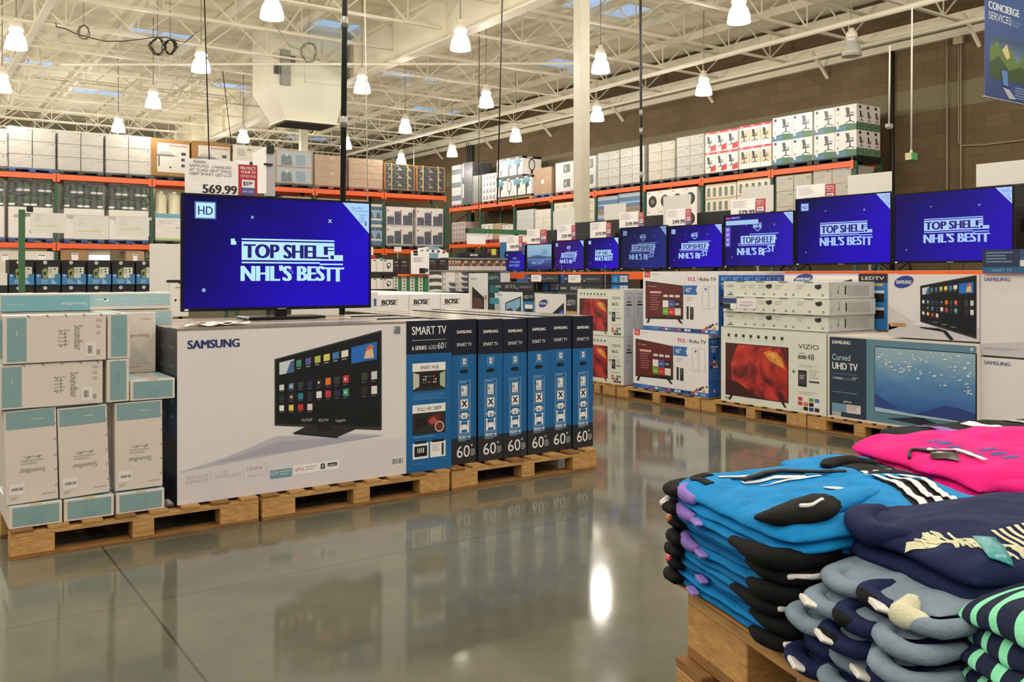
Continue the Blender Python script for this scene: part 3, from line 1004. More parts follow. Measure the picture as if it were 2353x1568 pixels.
# middle level of the left rack
z = ZL1
drum_green = M('bottle_green', '#1a4428', .45, var=(4, .2)); drum_dark = M('bottle_dark', '#232b2a', .5)
def drums(lab, a, b, ytop, ymid):
    X0, X1 = XA(a, YR), XA(b, YR); w = X1 - X0
    rt = thing('pallet_load', lab, 'pallet load', ((X0 + X1) / 2, YR + .55, z), 0, 'green goods wrapped on white cartons')
    pal_part(rt, w, 1.0, pallet_blue)
    zm, zt = zA(a, ymid, YR) - z, zA(a, ytop, YR) - z
    m = MB(); m.box(-w / 2, -.5, .14, w / 2, .5, zm, carton_white); art_eco(faceD(m, 'front', w, 1.0, zm - .14, .14)); m.build('carton', rt)
    h = (zt - zm) / 2
    mm = {}
    for k in range(2):
        for i in range(6):
            t = (drum_green, drum_dark, drum_green)[(i + k) % 3]
            if t not in mm:
                mb = MB(); r = w / 13
                mb.lathe([(0, 0), (r, 0), (r, h * .72), (r * .6, h * .86), (r * .6, h * .98), (0, h * .98)], t, 14)
                if t is drum_green: mb.lathe([(r * 1.02, h * .12), (r * 1.02, h * .26)], card_white, 14)
                mm[t] = mb.build('bottle', rt, loc=(-w / 2 + w / 6 * (i + .5), -.36, zm + k * h)).data
            else:
                o = bpy.data.objects.new('bottle', mm[t]); C.objects.link(o); o.parent = rt; o.location = (-w / 2 + w / 6 * (i + .5), -.36, zm + k * h)
    m = MB(); m.box(-w / 2 + .03, -.2, zm, w / 2 - .03, .48, zt - .05, drum_green); m.build('inner_stack', rt)
    filmbox(rt, w, 1.02, .1, zt + .01, int(a))
drums('green bottles wrapped over a white carton, at the left picture edge', -100, 10, 404, 470)
drums('green bottles wrapped over a white carton, left of the first green upright', 20, 122, 407, 474)
drums('green bottles wrapped over a white carton, second from the left upright', 148, 240, 414, 478)
drums('green bottles wrapped over a white carton, beside the second green upright', 252, 342, 420, 482)
# cream jugs over blue and white carton
X0, X1 = XA(358, YR), XA(450, YR); w = X1 - X0
rt = thing('pallet_load', 'cream jugs wrapped over a blue and white carton, left of the big television', 'pallet load', ((X0 + X1) / 2, YR + .5, z))
pal_part(rt, w, .9, PB)
zm, zt = zA(358, 490, YR) - z, zA(358, 438, YR) - z
m = MB(); m.box(-w / 2, -.45, .14, w / 2, .45, zm, carton_white)
d = faceD(m, 'front', w, .9, zm - .14, .14); d.r(0, 0, 1, .16, ink('#4aa0bd'), 1); d.r(0, .92, 1, 1, ink('#9cc46a'), 1); d.lines(.1, .25, .6, .4, 3, gl, 1); d.t('$6.99', .5, .55, .08, dk, 1)
m.build('carton', rt)
jug = M('jug_cream', '#e6dcb8', .35)
me = None
for i in range(3):
    for yy in (-.28, .2):
        mb = MB(); h = zt - zm; s = w / 7
        mb.lathe([(0, 0), (s, 0), (s, h * .7), (s * .8, h * .85), (s * .4, h * .9), (s * .4, h), (0, h)], jug, 12)
        mb.r = 0
        mb.build('jug', rt, loc=(-w / 2 + w / 3 * (i + .5), yy, zm), smooth=False)
filmbox(rt, w, .92, .1, zt + .02, 5)
for a, b, yt, lab in ((556, 640, 452, 'dark carton load under the top beam, seen just over the big television'), (650, 716, 450, 'pale carton load under the top beam, over the middle of the big television'),
                      (730, 800, 455, 'brown carton load under the top beam, behind the tall black pole'), (806, 846, 458, 'cream carton load under the top beam, over the corner of the big television')):
    load('pallet_load', lab, 'A', a, b, YR, z, yt, 1.0, 2, 3, [carton_kraft, carton_cream, carton_kraft2, carton_white][int(a) % 4], art_mixed, wrap=True)
load('pallet_load', 'load of blue tent cartons next to the green upright', 'A', 846, 880, YR, z, 468, 1.0, 2, 2, carton_white, art_tent, wrap=True)
load('pallet_load', 'white cartons with navy suitcase pictures, left load', 'A', 889, 950, YR, z, 474, 1.0, 1, 2, carton_white, art_case, wrap=True, group='suitcase carton loads')
load('pallet_load', 'white cartons with navy suitcase pictures, load at the rack end', 'A', 958, 1019, YR, z, 477, 1.0, 1, 2, carton_white, art_case, wrap=True, group='suitcase carton loads',
     side=lambda d: (d.r(.2, .1, .8, .5, dk, 1), d.r(.2, .6, .6, .8, dk, 1)))
# under the lower beam of the left rack
for a, b, yt, m_, lab in ((-20, 44, 576, carton_cream, 'cream carton on the floor under the left rack at the picture edge'), (140, 205, 574, carton_kraft, 'brown carton with a white label under the left rack'),
                          (58, 134, 577, carton_white, 'pale carton under the left rack right of the green sign post'), (290, 333, 577, carton_kraft2, 'brown carton under the left rack beside the white sign board')):
    zt = zA(a, yt, YR)
    carton(lab, 'carton', 'A', XA(a, YR), XA(b, YR), YR + .05, .0, zt, .9, m_, {'front': lambda d: (d.r(.38, .04, .62, .14, card_white, 1), d.r(.4, .05, .6, .06, dk, 2))})
tube = M('tube_light', '#ffffff', .5, emit=3)
for a, b, lab in ((-30, 46, 'glowing white shelf light under the left rack beam at the picture edge'), (204, 256, 'glowing white shelf light under the left rack beam by the brown carton')):
    rt = thing('shelf_light', lab, 'light', (XA((a + b) / 2, YR), YR + .25, 1.98))
    w = XA(b, YR) - XA(a, YR)
    m = MB(); m.box(-w / 2, -.02, -.14, w / 2, .02, .0, tube); m.build('diffuser', rt)
    m = MB(); m.box(-w / 2, -.04, 0, w / 2, .06, .17, steel_white); m.build('lamp_case', rt)

# ---- top of the right rack, far to near
def chair(d, x, y, s, m, l=3):
    """a desk chair pictured in side view, s = height share"""
    k = s * d.h / d.w
    P = lambda pts: d.p([(x + a * k, y + b * s) for a, b in pts], m, l)
    P([(.1, .0), (.36, .05), (.42, .45), (.2, .5)]); P([(.1, .5), (.62, .46), (.7, .55), (.15, .6)]); P([(.36, .58), (.44, .58), (.44, .85), (.36, .85)])
    P([(.1, .92), (.4, .8), (.72, .92), (.72, .97), (.4, .87), (.1, .97)]); P([(.45, .33), (.72, .36), (.7, .4), (.45, .38)])
def art_red(k):
    def f(d):
        d.r(0, 0, 1, .1, ink('#c8323c'), 1); d.r(.1, .03, .4, .06, ink('#e8dcd6'), 2)
        chair(d, .08, .2, .6, ink('#2a2a2c') if k else ink('#33302b'), 3)
        if k: d.p([(.5, .72), (1, .62), (1, .92), (.5, .96)], ink('#c8323c'), 2)
        else: d.p([(0, .3), (1, .2), (1, .75), (0, .75)], ink('#cdbfa3'), 1)
    return f
def art_green(d):
    d.p([(0, .8), (.5, .72), (1, .76), (1, 1), (0, 1)], ink('#3f6f4c'), 1); d.p([(0, .82), (.55, .78), (.5, 1), (0, 1)], ink('#4a7796'), 2)
    d.r(.08, .06, .2, .17, dk, 2); d.lines(.08, .3, .24, .4, 2, gm, 2)
    chair(d, .42, .08, .66, ink('#47494b'), 3); d.c(.13, .66, .035, gm, 3); d.c(.13, .84, .04, ink('#c9d0d6'), 3)
def art_green_end(d):
    d.r(0, .7, 1, 1, ink('#47704f'), 1); d.r(.3, .05, .6, .16, dk, 2); chair(d, .3, .25, .42, ink('#2e3032'), 3); d.fr(.25, .74, .75, .94, .01, ink('#b9cdbb'), 2)
def pallet_plain(lab, axis, a0, a1, plane, z, depth=1.05, mat=PB, group=None):
    loc, w = place(axis, a0, a1, plane, depth, z)
    rt = thing('plastic_pallet', lab, 'pallet', loc, RZ[axis], group)
    pal_part(rt, w, depth, mat, 'deck')
    return rt
z = ZR2
def chairset(p0, p1, ytop, ncol, art, base, side, fmt, grp):
    a0, a1 = YB(p0, XR), YB(p1, XR)
    zt = zB(p1, ytop, XR); h = (zt - z - .14) / 2; w = (a0 - a1) / ncol
    for r_ in range(2):
        for i in range(ncol):
            nm = ('first', 'second', 'third', 'fourth')[i] if ncol > 2 else ('left', 'right')[i]
            carton(fmt % (nm, ('lower', 'upper')[r_]), 'carton', 'B', a0 - w * i - .006, a0 - w * (i + 1) + .006, XR + .01, z + .14 + r_ * h, z + .14 + (r_ + 1) * h - .004, 1.0, base,
                   dict(front=art, **({'right': side} if side else {})), name='chair_carton', group=grp, bevel=0)
pallet_plain('black pallet under the red-topped cartons with the dark chairs', 'B', YB(1620, XR), YB(1695, XR), XR, z)
pallet_plain('black pallet under the red-topped cartons with the tan background', 'B', YB(1698, XR), YB(1772, XR), XR, z)
pallet_plain('black pallet under the left block of green chair cartons', 'B', YB(1775, XR), YB(1866, XR), XR, z)
pallet_plain('black pallet under the green chair cartons at the rack end', 'B', YB(1870, XR), YB(1968, XR), XR, z)
chairset(1620, 1695, 293, 3, art_red(1), carton_white, None, '%s red-topped chair carton on the left red pallet, %s row', 'red-topped chair cartons')
chairset(1698, 1772, 278, 3, art_red(0), carton_white, None, '%s red-topped tan chair carton next to the green ones, %s row', 'red-topped chair cartons')
chairset(1775, 1866, 256, 2, art_green, carton_white, None, '%s green chair carton on the left green pallet, %s row', 'green and white chair cartons')
chairset(1870, 1968, 237, 2, art_green, carton_white, lambda d: [art_green_end(D(d.mb, d.o + d.ux * (d.w / 3 * i), d.ux, d.uy, d.n, d.w / 3 - .01, d.h)) for i in range(3)],
         '%s green chair carton on the rack end pallet, %s row', 'green and white chair cartons')
def art_E(d):
    d.p([(.45, .2), (.82, .16), (.82, .72), (.45, .74)], ink('#3c3d3e'), 1); d.t('E', .54, .62, .32, ink('#c9cac6'), 2, bold=.03)
def art_fan(k):
    def f(d):
        d.r(0, 0, 1, .12, ink('#17181a'), 1); d.r(.25, .03, .55, .09, ink('#d0d0cc'), 2); d.r(0, .9, 1, 1, ink('#1b1718'), 1)
        if k:
            d.p([(0, .14), (.8, .14), (.95, .3), (0, .42)], ink('#2f8f9c'), 1); d.p([(.3, .4), (.7, .3), (.75, .5), (.52, .6), (.5, .9), (.36, .9)], ink('#211a1b'), 2)
        else:
            d.c(.5, .42, .16, ink('#2b2b2d'), 1, ry=.24); d.c(.5, .42, .12, ink('#d9d5d0'), 2, ry=.19); d.r(.44, .7, .56, .86, ink('#3a3a3c'), 2)
        d.c(.85, .78, .03, ink('#c76a78'), 2)
    return f
def small_rows(d):
    for i in range(4):
        d.r(.04 + .24 * i, .15, .23 + .24 * i, .85, ink('#a59fa6'), 1); d.p([(.08 + .24 * i, .75), (.16 + .24 * i, .3), (.2 + .24 * i, .75)], ink('#635d66'), 2)
LR = lambda lab, p0, p1, yt, nx, nz, base, art=None, **k: load('pallet_load', lab, 'B', p0, p1, XR, z, yt, k.pop('depth', 1.0), nx, nz, base, art, **k)
LR('grey wrapped load with blue-grey bands at the far end of the wall rack', 1037, 1058, 382, 1, 3, carton_grey, lambda d: d.r(0, .3, 1, .7, ink('#5a6677'), 1), pal=pallet_red)
LR('tall navy wrapped load at the far end of the wall rack', 1061, 1084, 376, 1, 2, carton_navy, lambda d: d.r(0, .02, .15, .7, ink('#c9ced6'), 1))
LR('olive-grey wrapped load in front of the navy one', 1085, 1102, 405, 1, 2, M('olive_wrap', '#6f7464', .4), pal=pallet_red)
LR('load of many small white pictured cartons, left of the fan cartons', 1106, 1138, 402, 1, 4, carton_white, small_rows, pal=pallet_red)
def fans():
    a0, a1 = YB(1141, XR), YB(1200, XR)
    zb_ = z + .14; zt = zB(1141, 368, XR); h = (zt - zb_) / 2; w = (a0 - a1) / 3
    pallet_plain('wooden pallet under the fan cartons on the wall rack', 'B', a0, YB(1222, XR), XR, z, mat=wood)
    for r_ in range(2):
        for i in range(4 if r_ == 0 else 3):
            e0, e1 = (a0 - w * i, a0 - w * (i + 1))
            carton('%s fan carton from the left, %s tier on the wall rack' % (('first', 'second', 'third', 'fourth')[i], ('lower', 'upper')[r_]), 'carton', 'B', e0 - .004, e1 + .004, XR + .01, zb_ + r_ * h, zb_ + (r_ + 1) * h - .004, .9, carton_white,
                   {'front': art_fan((i + r_) % 3 != 1), 'right': art_fan(0)}, name='fan_carton', group='fan cartons on the wall rack', bevel=0)
fans()
LR('single plain brown carton load with a white label on the wall rack', 1226, 1266, 389, 1, 1, carton_kraft, lambda d: d.r(.4, .45, .58, .6, ink('#d8cdb8'), 1), pal=pallet_blue)
LR('silver cartons marked with a large letter, left of the white column', 1275, 1316, 376, 1, 2, carton_grey, art_E, pal=pallet_red)
LR('silver cartons marked with a large letter, right of the white column', 1336, 1367, 362, 1, 2, carton_grey, art_E)
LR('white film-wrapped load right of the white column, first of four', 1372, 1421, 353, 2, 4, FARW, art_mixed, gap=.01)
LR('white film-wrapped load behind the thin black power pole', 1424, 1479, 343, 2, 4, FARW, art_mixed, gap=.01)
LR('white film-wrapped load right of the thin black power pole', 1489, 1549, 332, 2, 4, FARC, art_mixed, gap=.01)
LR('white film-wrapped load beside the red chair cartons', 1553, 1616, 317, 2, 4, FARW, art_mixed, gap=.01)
# middle level of the right rack
z = ZR1
def art_ac(d):
    d.c(.5, .55, .19, ink('#2a2c2c'), 1); d.c(.5, .55, .08, ink('#6c706e'), 2); d.r(.05, .06, .3, .12, gm, 1)
def art_store(d):
    d.r(0, 0, 1, .12, ink('#bca98a'), 1)
    for i in range(5): d.r(.06 + .19 * i, .3, .16 + .19 * i, .9, ink('#7c8270'), 1); d.c(.11 + .19 * i, .32, .03, ink('#4e5348'), 2)
def art_seascape(d):
    d.r(0, 0, 1, .2, ink('#9db4c2'), 1); d.r(0, .2, 1, .7, ink('#37648c'), 1); d.r(0, .42, 1, .52, ink('#7fb0d0'), 2); d.r(0, .7, 1, 1, ink('#8a6e58'), 1)
def art_n(d):
    d.p([(.3, .7), (.3, .3), (.7, .3), (.7, .7), (.58, .7), (.58, .45), (.42, .45), (.42, .7)], ink('#c9a83c'), 1)
LR('pinkish small goods stacked at the far end of the wall rack, middle level', 1037, 1068, 512, 1, 4, M('pink_carton', '#c9a79c', .5), small_rows, pal=pallet_red)
LR('pale loose cartons behind the green sign rail', 1104, 1130, 516, 2, 2, carton_white, art_mixed, wrap=False, pal=pallet_red)
LR('brown open carton load behind the green sign rail', 1133, 1150, 514, 1, 2, carton_kraft2, None, wrap=False, pal=pallet_red)
LR('pale flat cartons behind the green sign rail, left of the upright', 1152, 1177, 517, 2, 3, carton_white, art_mixed, wrap=False)
LR('film-wrapped clear bundles, left load between two green uprights', 1186, 1224, 484, 1, 5, carton_grey, None)
LR('film-wrapped clear bundles, right load between two green uprights', 1228, 1264, 483, 2, 3, carton_cream, None)
LR('load of cartons with yellow block pictures, left of the white column', 1272, 1322, 468, 3, 4, carton_cream, art_n)
LR('load of cartons with yellow block pictures, right of the white column', 1334, 1365, 458, 2, 4, carton_cream, art_n)
LR('blue seascape television cartons on the wall rack, left load', 1372, 1418, 454, 1, 2, carton_blue, art_seascape)
LR('blue seascape television cartons on the wall rack, by the power pole', 1420, 1477, 446, 1, 2, carton_blue, art_seascape)
LR('white cartons with round black fan pictures on the wall rack', 1484, 1600, 441, 4, 2, carton_white, art_ac, wrap=False)
LR('cartons of small bottles pictured in rows, left load under the chairs', 1619, 1690, 425, 1, 3, carton_cream, art_store, wrap=False)
LR('cartons of small bottles pictured in rows, right load under the chairs', 1692, 1768, 415, 1, 3, carton_cream, art_store, wrap=False)
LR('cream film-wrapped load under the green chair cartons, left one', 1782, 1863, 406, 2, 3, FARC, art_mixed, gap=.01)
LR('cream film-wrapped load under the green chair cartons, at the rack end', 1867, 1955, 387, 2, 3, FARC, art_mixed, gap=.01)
# ------------------------------------------------------------------ televisions, cards, pallets
def screen_mat(name, c0, c1, c2, coat=0.6):
    m = bpy.data.materials.new(name)
    m.use_nodes = True
    nt = m.node_tree
    N, L = nt.nodes.new, nt.links.new
    b = nt.nodes['Principled BSDF']
    tc = N('ShaderNodeTexCoord'); sp = N('ShaderNodeSeparateXYZ'); L(tc.outputs['Generated'], sp.inputs[0])
    a = N('ShaderNodeMath'); a.operation = 'MULTIPLY_ADD'; L(sp.outputs[0], a.inputs[0]); a.inputs[1].default_value = .75
    c = N('ShaderNodeMath'); c.operation = 'MULTIPLY_ADD'; L(sp.outputs[2], c.inputs[0]); c.inputs[1].default_value = -.4; c.inputs[2].default_value = .42
    L(c.outputs[0], a.inputs[2])
    n = N('ShaderNodeTexNoise'); n.inputs['Scale'].default_value = 2.2; L(tc.outputs['Generated'], n.inputs['Vector'])
    s = N('ShaderNodeMath'); s.operation = 'MULTIPLY_ADD'; L(n.outputs[0], s.inputs[0]); s.inputs[1].default_value = .5; s.inputs[2].default_value = -.25
    t = N('ShaderNodeMath'); t.operation = 'ADD'; L(a.outputs[0], t.inputs[0]); L(s.outputs[0], t.inputs[1])
    cr = N('ShaderNodeValToRGB')
    e = cr.color_ramp.elements
    e[0].position = .2; e[0].color = lin(c0); e[1].position = .95; e[1].color = lin(c2)
    q = e.new(.58); q.color = lin(c1)
    L(t.outputs[0], cr.inputs[0])
    b.inputs['Base Color'].default_value = (.004, .004, .006, 1)
    b.inputs['Roughness'].default_value = .22
    b.inputs['Specular IOR Level'].default_value = .16
    L(cr.outputs[0], b.inputs['Emission Color']); b.inputs['Emission Strength'].default_value = 1.0
    return m
scr = {'a': screen_mat('screen_blue', '#0c0442', '#1c0690', '#2506bc'), 'dim': screen_mat('screen_blue_dim', '#10143a', '#1a1f5c', '#232a78'),
       'mid': screen_mat('screen_blue_mid', '#170a55', '#201088', '#2a12ae'), 'pur': screen_mat('screen_purple', '#3a0f52', '#2a1277', '#2c1598')}
lt = lit('#b9e6ff'); ltd = lit('#7f9ccc'); ltm = lit('#a6c6ff')
def glitch_text(d, x0, x1, y0, y1, fg, bg, style):
    """the two broken lines of the ice hockey title, in the box x0..x1, y0..y1 of the screen"""
    X = lambda t: x0 + (x1 - x0) * t
    Y = lambda t: y0 + (y1 - y0) * t
    sh = (y1 - y0)
    if style == 'a':
        d.r(X(0), Y(0), X(.91), Y(.035), fg, 2)
        d.p([(X(0), Y(.07)), (X(.91), Y(.07)), (X(.91), Y(.36)), (X(1), Y(.36)), (X(1), Y(.5)), (X(0), Y(.5))], fg, 2)
        d.t('TOP SHEL', X(.025), Y(.45), .34 * sh, bg, 3, w=(x1 - x0) * .74, bold=.05)
        d.t('F', X(.81), Y(.36), .22 * sh, bg, 3, w=(x1 - x0) * .085, bold=.035)
        d.r(X(.77), Y(.41), X(.85), Y(.46), bg, 3); d.r(X(.87), Y(.37), X(.905), Y(.46), bg, 3); d.r(X(.74), Y(.36), X(.78), Y(.41), fg, 4)
        d.r(X(0), Y(.54), X(.76), Y(.575), fg, 2); d.r(X(.76), Y(.57), X(1), Y(.605), fg, 2)
        d.t("NHL'S BES", X(0), Y(.985), .37 * sh, fg, 3, w=(x1 - x0) * .8, bold=.05)
        d.t('T', X(.80), Y(1.0), .36 * sh, fg, 3, w=(x1 - x0) * .1, bold=.045); d.t('T', X(.89), Y(1.01), .37 * sh, fg, 4, w=(x1 - x0) * .11, bold=.05)
    else:
        d.r(X(.3), Y(0), X(1), Y(.03), fg, 2)
        d.p([(X(.08), Y(.08)), (X(.93), Y(.08)), (X(.93), Y(.2)), (X(.95), Y(.2)), (X(.95), Y(.3)), (X(.92), Y(.3)), (X(.92), Y(.48)), (X(.08), Y(.48))], fg, 2)
        d.t('TOP SHELF', X(.12), Y(.43), .3 * sh, bg, 3, w=(x1 - x0) * .74, bold=.035)
        d.r(X(.44), Y(.2), X(.46), Y(.48), bg, 4); d.r(X(.02), Y(.43), X(.06), Y(.48), fg, 2)
        d.r(X(.02), Y(.52), X(.9), Y(.545), fg, 2)
        d.t("NHL'S B", X(0), Y(.98), .35 * sh, fg, 3, w=(x1 - x0) * .62, bold=.05)
        d.t('F', X(.63), Y(1.02), .35 * sh, fg, 3, w=(x1 - x0) * .08, bold=.045); d.t('ST', X(.74), Y(.86), .32 * sh, fg, 3, w=(x1 - x0) * .17, bold=.04)
def shield(d, x, y, s, fg, bg):
    k = s * d.h / d.w
    P = lambda a, b: (x + a * k, y + b * s)
    d.p([P(-.42, -.3), P(.42, -.36), P(.5, -.3), P(.42, .2), P(0, .5), P(-.42, .2), P(-.5, -.22)], fg, 2)
    d.p([P(-.36, -.24), P(.37, -.29), P(.43, -.25), P(.36, .16), P(0, .43), P(-.36, .16), P(-.43, -.18)], bg, 3)
    d.t('NHL', x, y + .12 * s, .34 * s, fg, 4, w=1.05 * k, a='c', bold=.04)
def cross(d, x, y, s, m):
    k = s * d.h / d.w
    for sx in (1, -1):
        d.p([(x - k * sx, y - s * .75), (x - k * .75 * sx, y - s), (x + k * sx, y + s * .75), (x + k * .75 * sx, y + s)], m, 3)
def corner(d, s, fg):
    d.p([(1 - s * d.h / d.w * 1.15, 0), (1, 0), (1, s * 1.2)], fg, 2)
    d.t('Plus FREE', 1 - s * .42, s * .24, .022, lit('#3f5f9a'), 3); d.t('Technical Supp', 1 - s * .4, s * .34, .02, lit('#3f5f9a'), 3, wmax=s * .39)
    d.lines(1 - s * .24, s * .45, .99, s * .8, 4, lit('#7f9fd0'), 3)
    d.r(1 - s * .1, s * .74, .985, s * .9, lit('#5a64b0'), 4)
def hd(d, x, y, s, fg, bg):
    k = d.h / d.w * s
    d.r(x, y, x + k * 1.22, y + s, lit('#5d74b8'), 2); d.r(x + .08 * k, y + .07 * s, x + k * 1.14, y + s * .93, fg, 3)
    d.t('HD', x + .2 * k, y + .76 * s, .52 * s, bg, 4, w=.82 * k, bold=.01)

def tv(label, axis, a0, a1, plane, z0, z1, art, mat, stand='feet', zs=None, bez=.014, thick=.05, name='television', foot_z=None):
    """a flat television: z0..z1 the panel, standing on zs"""
    loc, w = place(axis, a0, a1, plane, 0.0, zs)
    rt = thing(name, label, 'television', loc, RZ[axis])
    h, b = z1 - z0, z0 - zs
    m = MB()
    y0, y1 = -.012, thick
    m.box(-w / 2 + .03, .012, b + .03, w / 2 - .03, y1, b + h - .06, black_matt)
    m.box(-w / 2, .0, b, w / 2, .014, b + h, black_matt)
    m.build('housing', rt, bevel=.004)
    m = MB()
    m.box(-w / 2, y0, b, w / 2, 0, b + bez * 1.5, black_gloss); m.box(-w / 2, y0, b + h - bez, w / 2, 0, b + h, black_gloss)
    m.box(-w / 2, y0, b + bez * 1.5, -w / 2 + bez, 0, b + h - bez, black_gloss); m.box(w / 2 - bez, y0, b + bez * 1.5, w / 2, 0, b + h - bez, black_gloss)
    bz = m.build('bezel', rt)
    m = MB(); m.box(-.03, y0 - .002, b + .004, .03, y0, b + .012, M('logo_silver', '#8f8f94', .3)); m.build('logo_plate', bz)
    m = MB(); m.box(-w / 2 + .02, y0 - .002, b + .006, -w / 2 + .045, y0, b + .016, card_white); m.build('sticker', bz)
    sw, sh = w - 2 * bez, h - bez * 2.5
    m = MB()
    m.face([(-sw / 2, -.004, b + bez * 1.5), (sw / 2, -.004, b + bez * 1.5), (sw / 2, -.004, b + bez * 1.5 + sh), (-sw / 2, -.004, b + bez * 1.5 + sh)], mat)
    d = D(m, (-sw / 2, -.004, b + bez * 1.5 + sh), (1, 0, 0), (0, 0, -1), (0, -1, 0), sw, sh)
    art(d)
    m.build('screen', rt)
    if stand == 'feet':
        for s in (-1, 1):
            m = MB()
            m.obox((s * w * .36, .0, b + .02), (s * w * .4, -.1, .008), .025, .014, black_gloss); m.obox((s * w * .36, .0, b + .02), (s * w * .4, .1, .008), .025, .014, black_gloss)
            m.build('foot', rt)
    else:
        m = MB(); m.box(-.04, .0, .015, .04, .04, b + .08, black_gloss); m.build('stand_neck', rt)
        m = MB(); m.box(-w * .2, -.14, 0, w * .2, .14, .018, black_gloss); m.build('stand_base', rt, bevel=.006)
    return rt

red_promo = M('promo_red', '#b3202e', .4)
txt_dark = ink('#2a2628')
def price_card(label, axis, p0, p1, yt, yb, plane, price=None, red=None, lines=True, title=None, name='price_card', tilt=0, cardm=None, ystand=None):
    """a white price card with its red promotion card beside it, on a clip; red = right end column of the red card"""
    f = (XA, zA) if axis == 'A' else (YB, zB)
    a0, a1 = f[0](p0, plane), f[0](p1, plane)
    z1, z0 = f[1](p0, yt, plane), f[1](p0, yb, plane)
    loc, w = place(axis, a0, a1, plane, 0, z0)
    h = z1 - z0
    rt = thing(name, label, 'price card', loc, RZ[axis])
    m = MB(); m.box(-w / 2, 0, 0, w / 2, .004, h, cardm or card_white)
    d = D(m, (-w / 2, 0, h), (1, 0, 0), (0, 0, -1), (0, -1, 0), w, h)
    if title:
        g = ink('#6e6a70')
        for i, (s, x, y, hh) in enumerate(title):
            d.t(s, x, y, hh, g, 2, wmax=.95 - x)
    elif lines:
        d.lines(.08, .1, .7, .5, 6, ink('#b7b2b8'), 1, .35, seed=int(p0))
    if price:
        d.t(price, .97, .93 if title else .84, .25 if title else .22, txt_dark, 2, w=.64, a='r', bold=.035)
    m.build('card', rt)
    if red:
        b0, b1 = f[0](p1 + .5, plane), f[0](red, plane)
        rw = abs(b1 - b0); off = w / 2 + rw / 2 + .002
        m = MB(); m.box(off - rw / 2, -.003, -.005, off + rw / 2, .001, h * .93, red_promo)
        d = D(m, (off - rw / 2, -.003, h * .93), (1, 0, 0), (0, 0, -1), (0, -1, 0), rw, h * .935)
        wl = ink('#efe4e2')
        d.t('PROTECT', .5, .15, .09, wl, 2, w=.8, a='c', bold=.03); d.t('YOUR TV', .5, .27, .09, wl, 2, w=.78, a='c', bold=.03); d.r(.1, .32, .9, .33, wl, 2)
        d.t('3 EXTRA YEARS', .5, .39, .05, wl, 2, w=.8, a='c'); d.r(.17, .46, .85, .92, ink('#e9e5ea'), 1); d.r(.17, .7, .85, .92, ink('#4b58a0'), 2)
        d.t('$59' if title else '$29', .45, .63, .12, ink('#1f2140'), 3, a='c', bold=.02); d.t('99', .64, .58, .06, ink('#1f2140'), 3)
        d.t('$200 - $2000', .5, .84, .05, wl, 3, w=.56, a='c')
        m.build('promotion_card', rt)
    m = MB(); m.box(-.012, .004, -.05 if ystand is None else ystand - z0, .012, .012, h * .7, M('clip_plastic', '#b9b7b2', .3)); m.build('clip', rt)
    return rt

def pallet(label, x, y, w, d, rz=0, h=.148, base=0.0, group=None):
    """a block pallet, front edge along local x; deck boards, stringer boards, nine blocks and bottom boards"""
    rt = thing('wooden_pallet', label, 'pallet', (x, y, base), rz, group)
    q = random.Random(int(x * 100))
    m = MB()
    n = 8; bw_ = .098
    for i in range(n):
        a = -w / 2 + (w - bw_) * i / (n - 1) + q.uniform(-.006, .006)
        m.box(a, -d / 2, h - .019 + .0015 * q.random(), a + bw_, d / 2, h - .0005, wood if i % 3 else wood_dark)
    m.build('deck', rt, bevel=.003)
    for j in (-1, 0, 1):
        m = MB(); y0 = j * (d / 2 - .05)
        m.box(-w / 2, y0 - .05, h - .039, w / 2, y0 + .05, h - .0195, wood); m.build('stringer_board', rt, bevel=.002)
        m = MB(); m.box(-w / 2, y0 - .05, 0, w / 2, y0 + .05, .018, wood_dark); m.build('bottom_board', rt, bevel=.002)
        for k, bw2 in ((-1, .2), (0, .11), (1, .22)):
            m = MB(); xc = k * (w / 2 - bw2 / 2)
            m.box(xc - bw2 / 2, y0 - .05, .0185, xc + bw2 / 2, y0 + .05, h - .0395, wood_end if k else wood); m.build('block', rt, bevel=.003)
    return rt
# ------------------------------------------------------------------ the right-hand television row (fronts on x = 6.95)
XB = 6.95
PT = .148
def ypal(lab, p0, p1, X=XB - .03):
    a0, a1 = YB(p0, X), YB(p1, X)
    return pallet(lab, X + .51, (a0 + a1) / 2, abs(a0 - a1) - .01, 1.02, -math.pi / 2)
ypal('wooden pallet under the 32 inch red canyon cartons', 1330, 1414)
ypal('wooden pallet under the lower red-screen 40 inch carton', 1416, 1609)
ypal('wooden pallet under the 48 inch red canyon carton', 1610, 1853)
ypal('wooden pallet under the left part of the curved television carton', 1854, 2110)
ypal('wooden pallet under the right part of the curved television carton', 2112, 2450)
ypal('wooden pallet under the mountain lake television carton', 1215, 1328)

